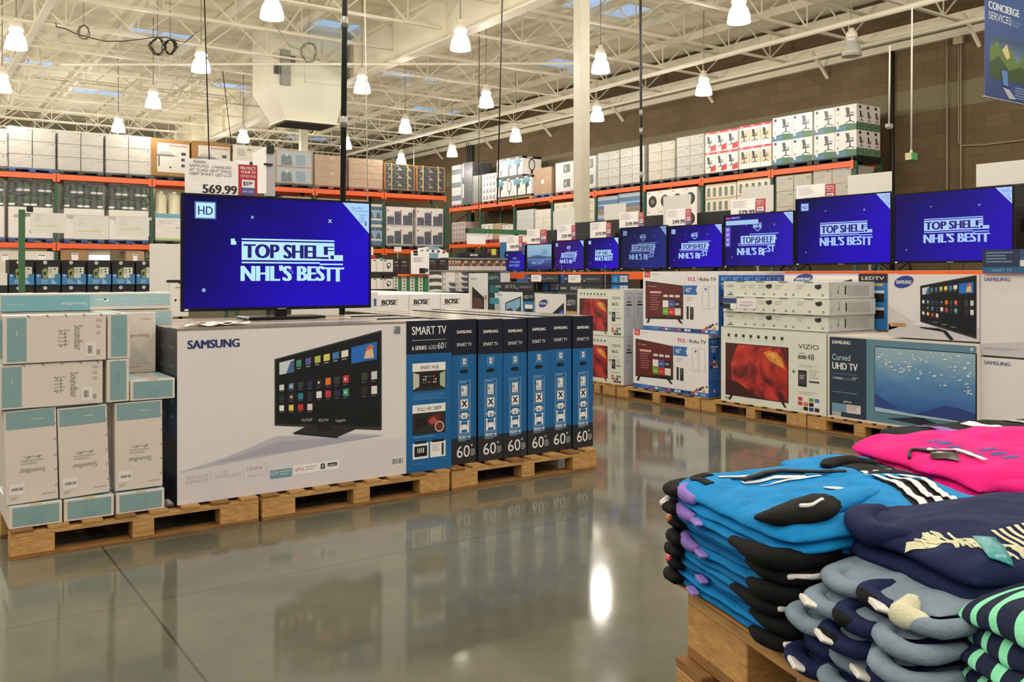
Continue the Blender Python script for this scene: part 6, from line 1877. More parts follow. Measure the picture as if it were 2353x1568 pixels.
# hanging sign cards with yellow lines on their posts
green_post = M('sign_post_green', '#3c6a44', .45)
YC = 9.3
def signcard(lab, p0, p1, yt, yb, Y):
    x0, x1, z1, z0 = XA(p0, Y), XA(p1, Y), zA(p0, yt, Y), zA(p0, yb, Y)
    rt = thing('sign_card', lab, 'sign card', ((x0 + x1) / 2, Y, z0), 0, 'grey sign cards with yellow lines')
    w, h = x1 - x0, z1 - z0
    m = MB(); m.box(-w / 2, 0, 0, w / 2, .004, h, card_back)
    d = D(m, (-w / 2, 0, h), (1, 0, 0), (0, 0, -1), (0, -1, 0), w, h); d.lines(.12, .1, .35, .5, 4, ink('#cdc9c8'), 1, .3); d.r(.12, .64, .78, .67, ink('#d8d07a'), 1); d.lines(.5, .56, .75, .6, 1, ink('#cdc9c8'), 1); d.r(.7, .78, .78, .8, ink('#d8d07a'), 1)
    m.build('card', rt)
    return rt
rt = thing('sign_rail', 'green sign post with a black rail end, left of the grey sign cards', 'sign rail', (XA(50, YC + .06), YC + .06, 0))
m = MB(); zz = zA(50, 481, YC); m.box(-.025, -.025, 0, .025, .025, zz, green_post); m.build('post', rt)
m = MB(); x1_ = XA(348, YC + .06) - XA(50, YC + .06); m.box(.025, -.012, zz - .06, x1_, .012, zz - .03, M('rail_grey', '#b9b6b0', .5)); m.build('rail', rt)
m = MB(); m.box(.035, -.07, zz - .02, .085, -.02, zz + .03, black_matt); m.build('rail_end_cap', rt)
signcard('grey sign card with yellow lines, left one beside the green post', 70, 152, 488, 534, YC)
signcard('grey sign card with yellow lines, middle one', 170, 250, 495, 549, YC)
signcard('grey sign card with yellow lines, right one by the second upright', 266, 343, 498, 541, YC)
rt = thing('sign_board', 'plain white sign board left of the big television', 'sign board', (XA(380, 8.6), 8.6, 0))
x0_, x1_ = XA(344, 8.6) - XA(380, 8.6), XA(424, 8.6) - XA(380, 8.6)
z0_, z1_ = zA(345, 690, 8.6), zA(345, 560, 8.6)
m = MB(); m.box(x0_, 0, z0_, x1_, .012, z1_, card_back); m.build('board', rt, bevel=.002)
m = MB(); m.box(-.02, .012, 0, .02, .04, z1_ - .1, steel); m.build('stem', rt); m = MB(); m.box(-.2, -.15, 0, .2, .2, .02, steel); m.build('foot', rt)
rt = thing('display_bracket', 'black bracket and white box edge beside the white sign board', 'bracket', (XA(405, 8.3), 8.3, 0))
m = MB(); z_ = zA(405, 650, 8.3); m.box(-.08, -.02, z_, .09, .02, z_ + .025, black_matt); m.box(.03, .02, 0, .06, .05, z_ + .02, black_matt); m.build('bracket', rt)
m = MB(); m.box(-.06, -.02, z_ - .3, .1, .02, z_ - .01, carton_white); d = D(m, (-.06, -.02, z_ - .01), (1, 0, 0), (0, 0, -1), (0, -1, 0), .16, .29); d.c(.3, .5, .01, blk, 1); d.c(.6, .5, .01, blk, 1); d.lines(.3, .1, .9, .16, 1, gry, 1); m.build('box', rt)
# grey tall sign holder behind the red promotion card
Yg = 9.0
gx = XA(600, Yg)
rt = thing('sign_holder', 'tall grey sign holder with white cards and a black cap, behind the red promotion card', 'sign holder', (gx, Yg, 0))
zg = zA(612, 347, Yg)
m = MB(); m.box(XA(612, Yg) - gx, .01, zA(612, 450, Yg), XA(633, Yg) - gx, .06, zg, M('holder_grey', '#a9a7ab', .4)); m.build('panel', rt)
m = MB(); m.box(XA(613, Yg) - gx, -.01, zg - .02, XA(629, Yg) - gx, .07, zg + .06, black_matt); m.build('cap', rt)
m = MB(); m.face([(XA(576, Yg) - gx, -.06, zA(576, 445, Yg)), (XA(612, Yg) - gx, 0, zA(612, 445, Yg)), (XA(612, Yg) - gx, 0, zA(612, 336, Yg)), (XA(576, Yg) - gx, -.06, zA(576, 354, Yg))], card_white); m.build('card', rt)
m = MB(); m.box(XA(536, Yg) - gx, -.02, zA(536, 440, Yg), XA(572, Yg) - gx, -.015, zA(536, 368, Yg), card_white); d = D(m, (XA(536, Yg) - gx, -.02, zA(536, 368, Yg)), (1, 0, 0), (0, 0, -1), (0, -1, 0), .15, .3); d.lines(.2, .2, .8, .6, 5, gr2, 1, .3); m.build('side_card', rt)
m = MB(); m.box(XA(618, Yg) - gx, .06, 0, XA(626, Yg) - gx, .09, zg, black_matt); m.box(XA(536, Yg) - gx, -.012, zA(536, 370, Yg) - .02, XA(626, Yg) - gx, .06, zA(536, 370, Yg), black_matt); m.build('post', rt)

# white speaker cartons behind the front row
YBz = 8.5
bose_w = M('carton_bose', '#e9e5e3', .35)
eb = [XA(p, YBz) for p in (866, 940, 1012, 1081)]
zbt = zA(866, 677, YBz)
def art_bose(d):
    d.p([(.06, .215), (.32, .215), (.318, .222), (.058, .222)], blk, 1); d.t('BOSE', .15, .2, .1, blk, 2, w=.45, bold=.04); d.p([(.28, .105), (.66, .105), (.655, .115), (.28, .115)], blk, 1)
q = (zbt - PT) / 2
for r_ in range(3):
    for k in range(3):
        for lv in range(2):
            if lv == 0 and r_: continue
            carton('%s white speaker carton, %s row, %s layer' % (('left', 'middle', 'right')[k], ('front', 'second', 'back')[r_], ('lower', 'upper')[lv]), 'speaker carton', 'A', eb[k] + .003, eb[k + 1] - .003, YBz + .82 * r_,
                   (PT + q * lv) if r_ == 0 else PT, PT + q * (lv + 1) - .003, .8, bose_w, {'front': art_bose}, name='speaker_carton', group='white speaker cartons', bevel=.003)
pallet('wooden pallet under the white speaker cartons', (eb[0] + eb[3]) / 2, YBz + .5, eb[3] - eb[0], 1.0)
rt = thing('display_sample', 'clear plastic sample stand with a blue card left of the white speaker cartons', 'sample stand', (XA(861, 8.2), 8.2, 0))
m = MB(); z_ = zA(861, 672, 8.2); m.box(-.035, 0, 0, .035, .02, z_, carton_white); d = D(m, (-.035, 0, z_), (1, 0, 0), (0, 0, -1), (0, -1, 0), .07, z_); d.r(.35, .05, .75, .11, ink('#3f63a4'), 1); m.build('stand', rt)

# the electronics gondola beyond: headphones, small packs, photo cartons
YG = 11.5
def gx_(p): return XA(p, YG)
def gz(p, y): return zA(p, y, YG)
sh_ = thing('gondola_shelf', 'black and orange shelving with headphones and small electronics packs', 'shelf', (gx_(850), YG, 0))
x9 = gx_(1165) - gx_(850)
for (a, b, y0, y1, mm, nm) in ((838, 912, 625, 633, black_matt, 'shelf_board'), (838, 912, 665, 673, black_matt, 'shelf_board'), (912, 983, 630, 635, rack_orange, 'shelf_edge'), (983, 1165, 621, 624, steel, 'shelf_board'), (1030, 1165, 592, 596, steel, 'shelf_board'), (905, 1080, 672, 678, black_matt, 'shelf_board')):
    m = MB(); m.box(gx_(a) - gx_(850), -.02, gz(a, y1), gx_(b) - gx_(850), .5, gz(a, y0), mm); m.build(nm, sh_)
for p in (838, 911, 983, 1080, 1163):
    m = MB(); m.box(gx_(p) - gx_(850) - .02, .42, 0, gx_(p) - gx_(850) + .02, .5, gz(p, 590), rack_green); m.build('post', sh_)
def pack(lab, p0, p1, yt, yb, base, art=None, dep=.3, dy=0, name='pack', group=None, cat='pack'):
    z0, z1 = gz(p0, yb), gz(p0, yt)
    return carton(lab, cat, 'A', gx_(p0), gx_(p1), YG + dy, z0, z1, dep, base, {'front': art} if art else None, name=name, group=group, bevel=0)
def art_hp(d):
    d.r(.05, .05, .95, .95, ink('#dcdad4'), 1); d.ring(.55, .45, .035, .01, blk, 2); d.r(.42, .5, .56, .75, blk, 2); d.r(.1, .05, .3, .14, blk, 2)
for i, (a, b, yt, yb) in enumerate(((851, 864, 596, 625), (865, 880, 595, 625), (881, 903, 597, 625), (851, 864, 640, 665), (865, 880, 640, 665), (881, 903, 641, 665))):
    pack('%s headphone pack on the %s black shelf' % (('left', 'middle', 'right')[i % 3], ('upper', 'lower')[i // 3]), a, b, yt, yb, carton_white, art_hp if i % 3 == 2 else lambda d: d.r(.6, .05, .9, .15, blk, 1), name='headphone_pack', group='headphone packs')
def art_blk(d):
    d.r(.2, .2, .7, .26, gr2, 1)
    for i in range(4): d.r(.2 + .16 * i, .42, .25 + .16 * i, .5, gr2, 1)
dkp = M('pack_umber', '#2a2320', .4)
for i, (a, b) in enumerate(((904, 919), (920, 940), (982, 1006), (1007, 1029))):
    yb = 630 if i < 2 else 621
    pack('dark brown electronics pack %s' % ('left of the white notice board', 'touching the white notice board on its left', 'touching the white notice board on its right', 'second right of the white notice board')[i], a, b, 594, yb, dkp, art_blk, name='electronics_pack', group='dark electronics packs')
def art_notice(d):
    d.r(.12, .0, .36, .2, blk, 1); d.t('SONY', .15, .13, .05, white_t, 2, w=.18); d.lines(.12, .29, .75, .5, 4, gry, 1, .4); d.r(.45, .74, .78, .98, blk, 1); d.r(.78, .78, .95, .9, blk, 1); d.c(.86, .84, .03, ink('#4a4a4c'), 2)
rt = thing('notice_board', 'white notice board with a black square on the electronics shelf', 'notice board', (gx_(961), YG - .06, gz(941, 630)))
w_b, h_b = gx_(982) - gx_(941), gz(941, 577) - gz(941, 630)
m = MB(); m.box(-w_b / 2, 0, 0, w_b / 2, .01, h_b, card_white); art_notice(D(m, (-w_b / 2, 0, h_b), (1, 0, 0), (0, 0, -1), (0, -1, 0), w_b, h_b)); m.build('board', rt)
m = MB(); m.box(-w_b / 2, -.0, -.004, w_b / 2, .07, 0, steel); m.build('foot', rt)
gp = M('pack_green', '#2f7a4c', .4); gw = M('pack_greenwhite', '#d9dccb', .4)
for c_ in range(4):
    for r_ in range(5):
        a = 906 + 19 * c_; y = 672 - 7.2 * r_
        pack('white and green pack, column %s from the left, %s in it' % (('one', 'two', 'three', 'four')[c_], ('bottom', 'second up', 'third up', 'fourth up', 'top')[r_]), a, a + 17, y - 6.9, y, gw,
             lambda d: (d.r(.6, 0, 1, 1, gp, 1), d.r(.2, .25, .42, .65, blk, 2)), name='small_pack', group='small white and green packs', dep=.25, dy=.02)
pack('plain dark green pack stack right of the small green packs', 975, 984, 640, 672, gp, name='green_pack')
def art_arc(d): d.p([(.05, .1), (.95, .1), (.97, .7), (.8, .62), (.5, .56), (.2, .62), (.03, .7)], ink('#4a4a46'), 1)
for r_ in range(3):
    pack('white soundbar pack with a dark curved picture, %s of three' % ('bottom', 'middle', 'top')[r_], 985, 1016, 672 - 17 * r_ - 16.6, 672 - 17 * r_, carton_white, art_arc, name='soundbar_pack', group='curved-picture soundbar packs', dep=.4)
def art_cam(k):
    def f(d):
        d.lines(.1, .15, .5, .3, 2, gr2, 1)
        d.ring(.2 if k < 0 else .12, .55, .02, .006, ink('#4a4a4c'), 2)
        if k: d.p([(.45, .2), (1, .25), (1, .95), (.7, .9), (.5, .6)], ink('#5a5f68'), 2)
    return f
for r_ in range(4):
    for c_ in range(2):
        a = 1018 + 29 * c_
        pack('white camera pack, %s column, %s' % (('left', 'right')[c_], ('bottom', 'second up', 'third up', 'top')[r_]), a, a + 28, 672 - 12.5 * r_ - 12.2, 672 - 12.5 * r_, carton_white, art_cam(1 if (c_ or r_ < 2) else 0), name='camera_pack', group='white camera packs', dep=.4)
def art_photo(d):
    d.r(0, 0, 1, .62, ink('#5a4636'), 1); d.p([(.1, .6), (.3, .2), (.5, .6)], ink('#c08a4a'), 2); d.c(.65, .25, .03, ink('#caa58a'), 2); d.p([(.5, .62), (.6, .35), (.8, .35), (.85, .62)], ink('#3a5a8a'), 2); d.r(0, .62, 1, 1, ink('#d8c8c4'), 1)
ph = [1031, 1037, 1043, 1049, 1058, 1077, 1094, 1112, 1130, 1148, 1163]
for i in range(10):
    pack('photo-printed pack on the grey shelf, %s from the left' % ('first', 'second', 'third', 'fourth', 'fifth', 'sixth', 'seventh', 'eighth', 'ninth', 'tenth')[i], ph[i] + .4, ph[i + 1] - .4, 597, 621, carton_white, art_photo, name='photo_pack', group='photo-printed packs')
rt = thing('soundbar', 'black display soundbar with white lettering on the grey shelf', 'soundbar', (gx_(1094), YG + .1, gz(1058, 592)))
wsb = gx_(1129) - gx_(1059)
m = MB(); m.box(-wsb / 2, -.05, .01, wsb / 2, .05, gz(1059, 579) - gz(1059, 591.5), black_matt); d = D(m, (-wsb / 2, -.05, .075), (1, 0, 0), (0, 0, -1), (0, -1, 0), wsb, .065); d.t('BOSE', .37, .75, .5, white_t, 2, w=.24, bold=.05); m.build('body', rt, bevel=.006)
m = MB(); m.box(-wsb * .4, -.04, 0, wsb * .4, .04, .01, black_gloss); m.build('foot', rt)
rt = thing('display_header', 'arched white display header with small black cameras along its edge', 'display header', (gx_(1010), YG + .25, gz(1010, 597)))
wa = gx_(1052) - gx_(970); pts = []
for i in range(13):
    t = i / 12; pts.append((-wa / 2 + wa * t, .1 + .1 * math.sin(math.pi * t)))
m = MB(); m.prism([(-wa / 2, 0)] + pts + [(wa / 2, 0)], 0, .03, card_white); d = D(m, (-wa / 2, 0, .2), (1, 0, 0), (0, 0, -1), (0, -1, 0), wa, .2); d.r(.28, .5, .7, .98, ink('#7fa9b8'), 1); d.r(.42, .03, .72, .22, ink('#6fa6c4'), 1); m.build('panel', rt)
for i in range(6):
    m = MB(); x = -wa * .42 + wa * .155 * i; m.lathe([(0, 0), (.014, .0), (.016, .014), (.012, .03), (0, .032)], black_matt, 10, (x, -.012, .1 + .02 * math.sin(math.pi * (i + .5) / 6))); m.build('camera', rt)
for a, b, y0, y1, lab in ((869, 885, 566, 585, 'small grey-white card hanging over the headphone packs'), (934, 951, 566, 577, 'small grey card over the white notice board'), (989, 1005, 568, 579, 'small grey card in front of the arched display header'), (866, 890, 585, 593, 'small red card over the headphone packs')):
    m = MB(); z0, z1 = gz(a, y1), gz(a, y0); x0, x1 = gx_(a), gx_(b)
    rt = thing('shelf_card', lab, 'card', ((x0 + x1) / 2, YG + .38, z0))
    m.box(-(x1 - x0) / 2, 0, 0, (x1 - x0) / 2, .004, z1 - z0, red_promo if 'red' in lab else card_back); m.build('card', rt)
    m = MB(); m.box(-.006, .004, gz(a, 630) - z0, .006, .012, (z1 - z0) * .8, steel); m.build('stem', rt)
rt = thing('dispenser', 'brown dispenser with a bright yellow label at the end of the grey shelf', 'dispenser', (gx_(1140), YG + .1, gz(1129, 592)))
m = MB(); h = gz(1129, 572) - gz(1129, 592); m.box(-.07, -.06, 0, .07, .06, h, M('dispenser_brown', '#4a3228', .5)); m.build('body', rt, bevel=.02); m = MB(); m.box(-.055, -.064, h * .3, .02, -.06, h, M('label_yellow', '#d8d23c', .5)); m.build('label', rt)
m = MB(); x0, x1 = XA(1150, 12.9), XA(1206, 12.9); z1 = zA(1150, 557, 12.9); m.box(x0, 0, 0, x1, .02, z1, M('panel_blue', '#2f6ea6', .5))
tag(m.build('backing_panel', loc=(0, 12.9, 0)), 'plain blue backing panel behind the smallest television', 'panel')
# green sign rail over the far cartons
YQ = 13.3
rt = thing('sign_rail', 'green horizontal sign rail on a post, in front of the wall rack', 'sign rail', (XA(1072, YQ), YQ, 0))
x1_ = XA(1290, YQ) - XA(1072, YQ); zq = zA(1073, 525, YQ)
m = MB(); m.box(0, -.03, zq - .075, x1_, .03, zq, green_post); m.build('rail', rt)
m = MB(); xp = XA(1191, YQ) - XA(1072, YQ); m.box(xp - .035, .03, 0, xp + .035, .1, zq, green_post); m.build('post', rt)
m = MB(); m.box(-.004, -.035, zq - .08, .012, .035, zq + .005, black_matt); m.build('rail_end_cap', rt)
for a, b, y0, y1, lab in ((1072, 1115, 534, 561, 'blank white card hanging from the left end of the green rail'), (1147, 1160, 536, 562, 'narrow cream card hanging from the green rail'), (1160, 1180, 537, 556, 'grey card hanging from the green rail by its post'), (1200, 1212, 538, 556, 'small white card with numbers hanging from the green rail')):
    m = MB(); z1, z0 = zq - .076, zA(a, y1, YQ); m.box(0, 0, 0, XA(b, YQ) - XA(a, YQ), .004, z1 - z0, card_white)
    tag(m.build('sign_card', loc=(XA(a, YQ), YQ - .01, z0)), lab, 'sign card')
# ------------------------------------------------------------------ pallet stack with folded sportswear
PX, PY, PZ, PR = 1.231, 1.217, 0.84, math.radians(-16.3)
def frame(x, y, z=0):
    return Vector((PX + x * math.cos(PR) - y * math.sin(PR), PY + x * math.sin(PR) + y * math.cos(PR), z))
for k in range(6):
    c = frame(.51, -.6)
    o = pallet(('top wooden pallet of the stack under the folded sportswear', 'second wooden pallet from the top under the folded sportswear', 'third wooden pallet from the top under the folded sportswear', 'fourth pallet from the top under the folded sportswear', 'fifth pallet from the top under the folded sportswear', 'lowest wooden pallet under the folded sportswear')[k],
           c.x + (.006, -.012, .008, 0, .01, 0)[k], c.y + (.0, .012, -.008, 0, .0, 0)[k], 1.2, 1.02, PR - math.pi / 2, h=.1385, base=PZ - .139 * (k + 1), group='pallet stack under the sportswear')
m = MB(); m.box(-.02, -1.24, 0, 1.06, .02, .004, chipboard)
tag(m.build('slip_sheet', loc=frame(0, 0, PZ + .0005), rz=PR), 'brown slip sheet between the top pallet and the folded sportswear', 'slip sheet')

def cloth(name, hx, hx2=None, rough=.8):
    if name in MATS: return MATS[name]
    m = M(name, hx, rough, var=(22, .16), bump=(260, .25))
    b = m.node_tree.nodes['Principled BSDF']
    b.inputs['Specular IOR Level'].default_value = .2
    return m
c_blue = cloth('jersey_blue', '#0c83c8'); c_blue2 = cloth('jersey_blue_deep', '#0b6fae'); c_black = cloth('jersey_black', '#0b0c0e'); c_navy = cloth('cotton_navy', '#18214a'); c_grey = cloth('marl_grey', '#7b8d9f')
c_pink = cloth('cotton_pink', '#f01f86'); c_indigo = cloth('cotton_indigo', '#272c98'); c_purple = cloth('rib_purple', '#8d73c4'); c_mint = cloth('stripe_mint', '#86e2b5'); c_cream = cloth('print_cream', '#d2d2b4'); c_white = cloth('stripe_white', '#e4e4ea')
c_teal = M('size_strip_teal', '#138a90', .3); clip_purple = M('clip_purple', '#9a7fd6', .3); clip_white = M('clip_white', '#e2e0de', .3); c_lgrey = cloth('marl_pale', '#a9acae'); c_red = M('tag_red', '#d0313c', .4)
c_print = cloth('print_slate', '#5a5a9c'); c_orange = M('tag_orange', '#c6603c', .5)

class Cloth:
    """a folded garment: a soft slab x0..x1, y0..y1 in the stack's frame, its underside following the sag of the stack"""
    def __init__(s, x0, x1, y0, y1, z, t, seed, droop=(.0, .0, .0, .0), wr=.004, p=13):
        s.b = (x0, x1, y0, y1); s.z, s.t, s.seed, s.droop, s.wr, s.p = z, t, seed, droop, wr, p
    def base(s, x, y):
        x0, x1, y0, y1 = s.b
        dl, dr, dn, df = s.droop
        z = s.z
        for d, q in ((dl, (x - x0) / .12), (dr, (x1 - x) / .12), (dn, (y - y0) / .1), (df, (y1 - y) / .1)):
            if d: z -= d * max(0, 1 - q) ** 2
        return z
    def wrinkle(s, x, y, k=0):
        v = Vector((x * 7 + s.seed * 3.1, y * 17 + s.seed * 1.7, k * 4.0))
        w = noise.noise(v) + .5 * noise.noise(v * 2.3) + .7 * (1 - abs(noise.noise(Vector((x * 3.4 + y * 8, y * 4 - x * 5, s.seed * 2.0 + k))))) ** 3
        return s.wr * w
    def xy(s, u, v, k=0):
        x0, x1, y0, y1 = s.b
        a, b = 2 * u - 1, 2 * v - 1
        a, b = a * (1 - .07 * b ** 6), b * (1 - .07 * a ** 6)
        x, y = x0 + (x1 - x0) * (a + 1) / 2, y0 + (y1 - y0) * (b + 1) / 2
        e = .008
        return x + e * noise.noise(Vector((y * 14, s.seed + k * 3.0, 1))), y + e * noise.noise(Vector((x * 14, s.seed + k * 2.0, 5)))
    def prof(s, u, v):
        a = max(0, 1 - abs(2 * u - 1) ** s.p); b = max(0, 1 - abs(2 * v - 1) ** s.p)
        return math.sqrt(a * b)
    def top(s, x, y):                                    # a point on the upper face
        x0, x1, y0, y1 = s.b
        u, v = min(1, max(0, (x - x0) / (x1 - x0))), min(1, max(0, (y - y0) / (y1 - y0)))
        h = s.prof(u, v)
        L = s.layers; th = s.t / L
        return s.base(x, y) + s.t - th / 2 + h * th / 2 + s.wrinkle(x, y, L - 1) * h * 1.0
    def body(s, root, mat, layers=2, nx=44, ny=36, name='body', mats=None):
        s.layers = layers
        m = MB()
        for k in range(layers):
            th = s.t / layers
            mi = m.mi((mats or [mat])[k % len(mats or [mat])])
            i0 = len(m.v)
            def P(i, j, sg):
                # spacing is denser towards the edges so the fold reads round
                u, v = i / nx, j / ny
                u = .5 - .5 * math.cos(math.pi * u) * (.55 + .45 * abs(math.cos(math.pi * u))); v = .5 - .5 * math.cos(math.pi * v) * (.55 + .45 * abs(math.cos(math.pi * v)))
                x, y = s.xy(u, v, k)
                h = s.prof(u, v)
                z = s.base(x, y) + th * (k + .5) + sg * h * th * .56
                if sg > 0: z += s.wrinkle(x, y, k) * h * (1 if k == layers - 1 else .5)
                return (x, y, z)
            for sg in (1, -1):
                for j in range(ny + 1):
                    for i in range(nx + 1):
                        m.v.append(P(i, j, sg))
            n = (nx + 1) * (ny + 1)
            for j in range(ny):
                for i in range(nx):
                    a = i0 + j * (nx + 1) + i
                    m.f.append((a, a + 1, a + nx + 2, a + nx + 1)); m.m.append(mi)
                    a += n
                    m.f.append((a + nx + 1, a + nx + 2, a + 1, a)); m.m.append(mi)
        return m.build(name, root, smooth=True)
    def strip(s, root, pts, w, mat, name='stripe', lift=.0022, n=26):
        """a band of cloth laid on the upper face along pts"""
        P = [Vector(p) for p in pts]
        L = [0]
        for a, b in zip(P, P[1:]): L.append(L[-1] + (b - a).length)
        def at(d):
            for i in range(len(P) - 1):
                if d <= L[i + 1] + 1e-9:
                    return P[i].lerp(P[i + 1], (d - L[i]) / (L[i + 1] - L[i]))
            return P[-1]
        m = MB(); mi = m.mi(mat)
        for i in range(n + 1):
            d = L[-1] * i / n
            c = at(d); t = (at(min(d + .003, L[-1])) - at(max(d - .003, 0))).normalized()
            nr = Vector((-t.y, t.x))
            for q in (-1, -.33, .33, 1):
                x, y = c.x + nr.x * w / 2 * q, c.y + nr.y * w / 2 * q
                m.v.append((x, y, s.top(x, y) + lift))
        for i in range(n):
            for q in range(3):
                a = i * 4 + q
                m.f.append((a, a + 4, a + 5, a + 1)); m.m.append(mi)
        o = m.build(name, root, smooth=True)
        so = o.modifiers.new('thick', 'SOLIDIFY'); so.thickness = .0012; so.offset = 1
        return o
    def patch(s, root, poly, mat, name='print', lift=.002, cell=.006):
        """a printed shape on the upper face: the outline filled by small cells"""
        xs = [p[0] for p in poly]; ys = [p[1] for p in poly]
        bm = bmesh.new()
        vs = [bm.verts.new((x, y, 0)) for x, y in poly]
        f = bm.faces.new(vs)
        for ax, lo, hi in ((0, min(xs), max(xs)), (1, min(ys), max(ys))):
            c = lo + cell
            while c < hi:
                no = (1, 0, 0) if ax == 0 else (0, 1, 0); co = (c, 0, 0) if ax == 0 else (0, c, 0)
                bmesh.ops.bisect_plane(bm, geom=bm.verts[:] + bm.edges[:] + bm.faces[:], plane_co=co, plane_no=no)
                c += cell
        m = MB(); mi = m.mi(mat)
        for v in bm.verts: v.index = 0
        bm.verts.index_update()
        for v in bm.verts: m.v.append((v.co.x, v.co.y, s.top(v.co.x, v.co.y) + lift))
        for f in bm.faces: m.f.append(tuple(v.index for v in f.verts)); m.m.append(mi)
        bm.free()
        return m.build(name, root, smooth=True)
    def text(s, root, txt, x, y, h, ang, mat, w=None, bold=.02, lift=.0022, name='print'):
        vs, fs, W = text_mesh(txt, bold)
        sx = w / W if w else h
        m = MB(); mi = m.mi(mat)
        for vx, vy in vs:
            a, b = vx * sx, vy * h
            X, Y = x + a * math.cos(ang) - b * math.sin(ang), y + a * math.sin(ang) + b * math.cos(ang)
            m.v.append((X, Y, s.top(X, Y) + lift))
        for f in fs: m.f.append(f); m.m.append(mi)
        return m.build(name, root)

def roll(root, pts, r, mat, flat=.55, name='cuff', n=12, ends=True):
    """a soft flattened roll of cloth along pts (collars, cuffs, sleeve ends)"""
    P = [Vector(p) for p in pts]
    R = list(r) if isinstance(r, (list, tuple)) else [r] * len(P)
    if len(P) > 2:                                      # round the path through its points
        Q, S = [], []
        for i in range(len(P) - 1):
            a, b, c, e = P[max(i - 1, 0)], P[i], P[i + 1], P[min(i + 2, len(P) - 1)]
            for k in range(4):
                t = k / 4
                Q.append(.5 * (2 * b + (c - a) * t + (2 * a - 5 * b + 4 * c - e) * t * t + (3 * b - a - 3 * c + e) * t ** 3)); S.append(R[i] + (R[i + 1] - R[i]) * (3 * t * t - 2 * t ** 3))
        Q.append(P[-1]); S.append(R[-1]); P, R = Q, S
    if ends:                                            # soft closed ends
        d0, d1 = (P[0] - P[1]).normalized(), (P[-1] - P[-2]).normalized()
        P = [P[0] + d0 * R[0] * .6, P[0] + d0 * R[0] * .4] + P + [P[-1] + d1 * R[-1] * .4, P[-1] + d1 * R[-1] * .6]
        R = [R[0] * .35, R[0] * .8] + R + [R[-1] * .8, R[-1] * .35]
    m = MB(); m.tube(P, R, mat, n, cap=ends)
    k = 0
    for i in range(len(P)):
        for j in range(n):
            v = Vector(m.v[k]); d = v - P[i]
            d.z *= flat
            m.v[k] = tuple(P[i] + d + Vector((0, 0, .002 * noise.noise(v * 40)))); k += 1
    return m.build(name, root, smooth=True)
def clip(root, p, ang, mat, name='size_clip', L=.03, W=.014, H=.008, tilt=0):
    m = MB()
    m.prism([(-L / 2, 0), (L / 2, 0), (L / 2 + .004, H * .5), (L / 2, H), (-L / 2, H), (-L / 2 - .004, H * .5)], -W / 2, W / 2, mat)
    o = m.build(name, root, loc=p, rz=ang, bevel=.0015)
    o.rotation_euler = (tilt, 0, ang)
    return o
def garment(label, cat='folded shirt', group=None, name='folded_shirt'):
    return thing(name, label, cat, frame(0, 0, 0), PR, group)

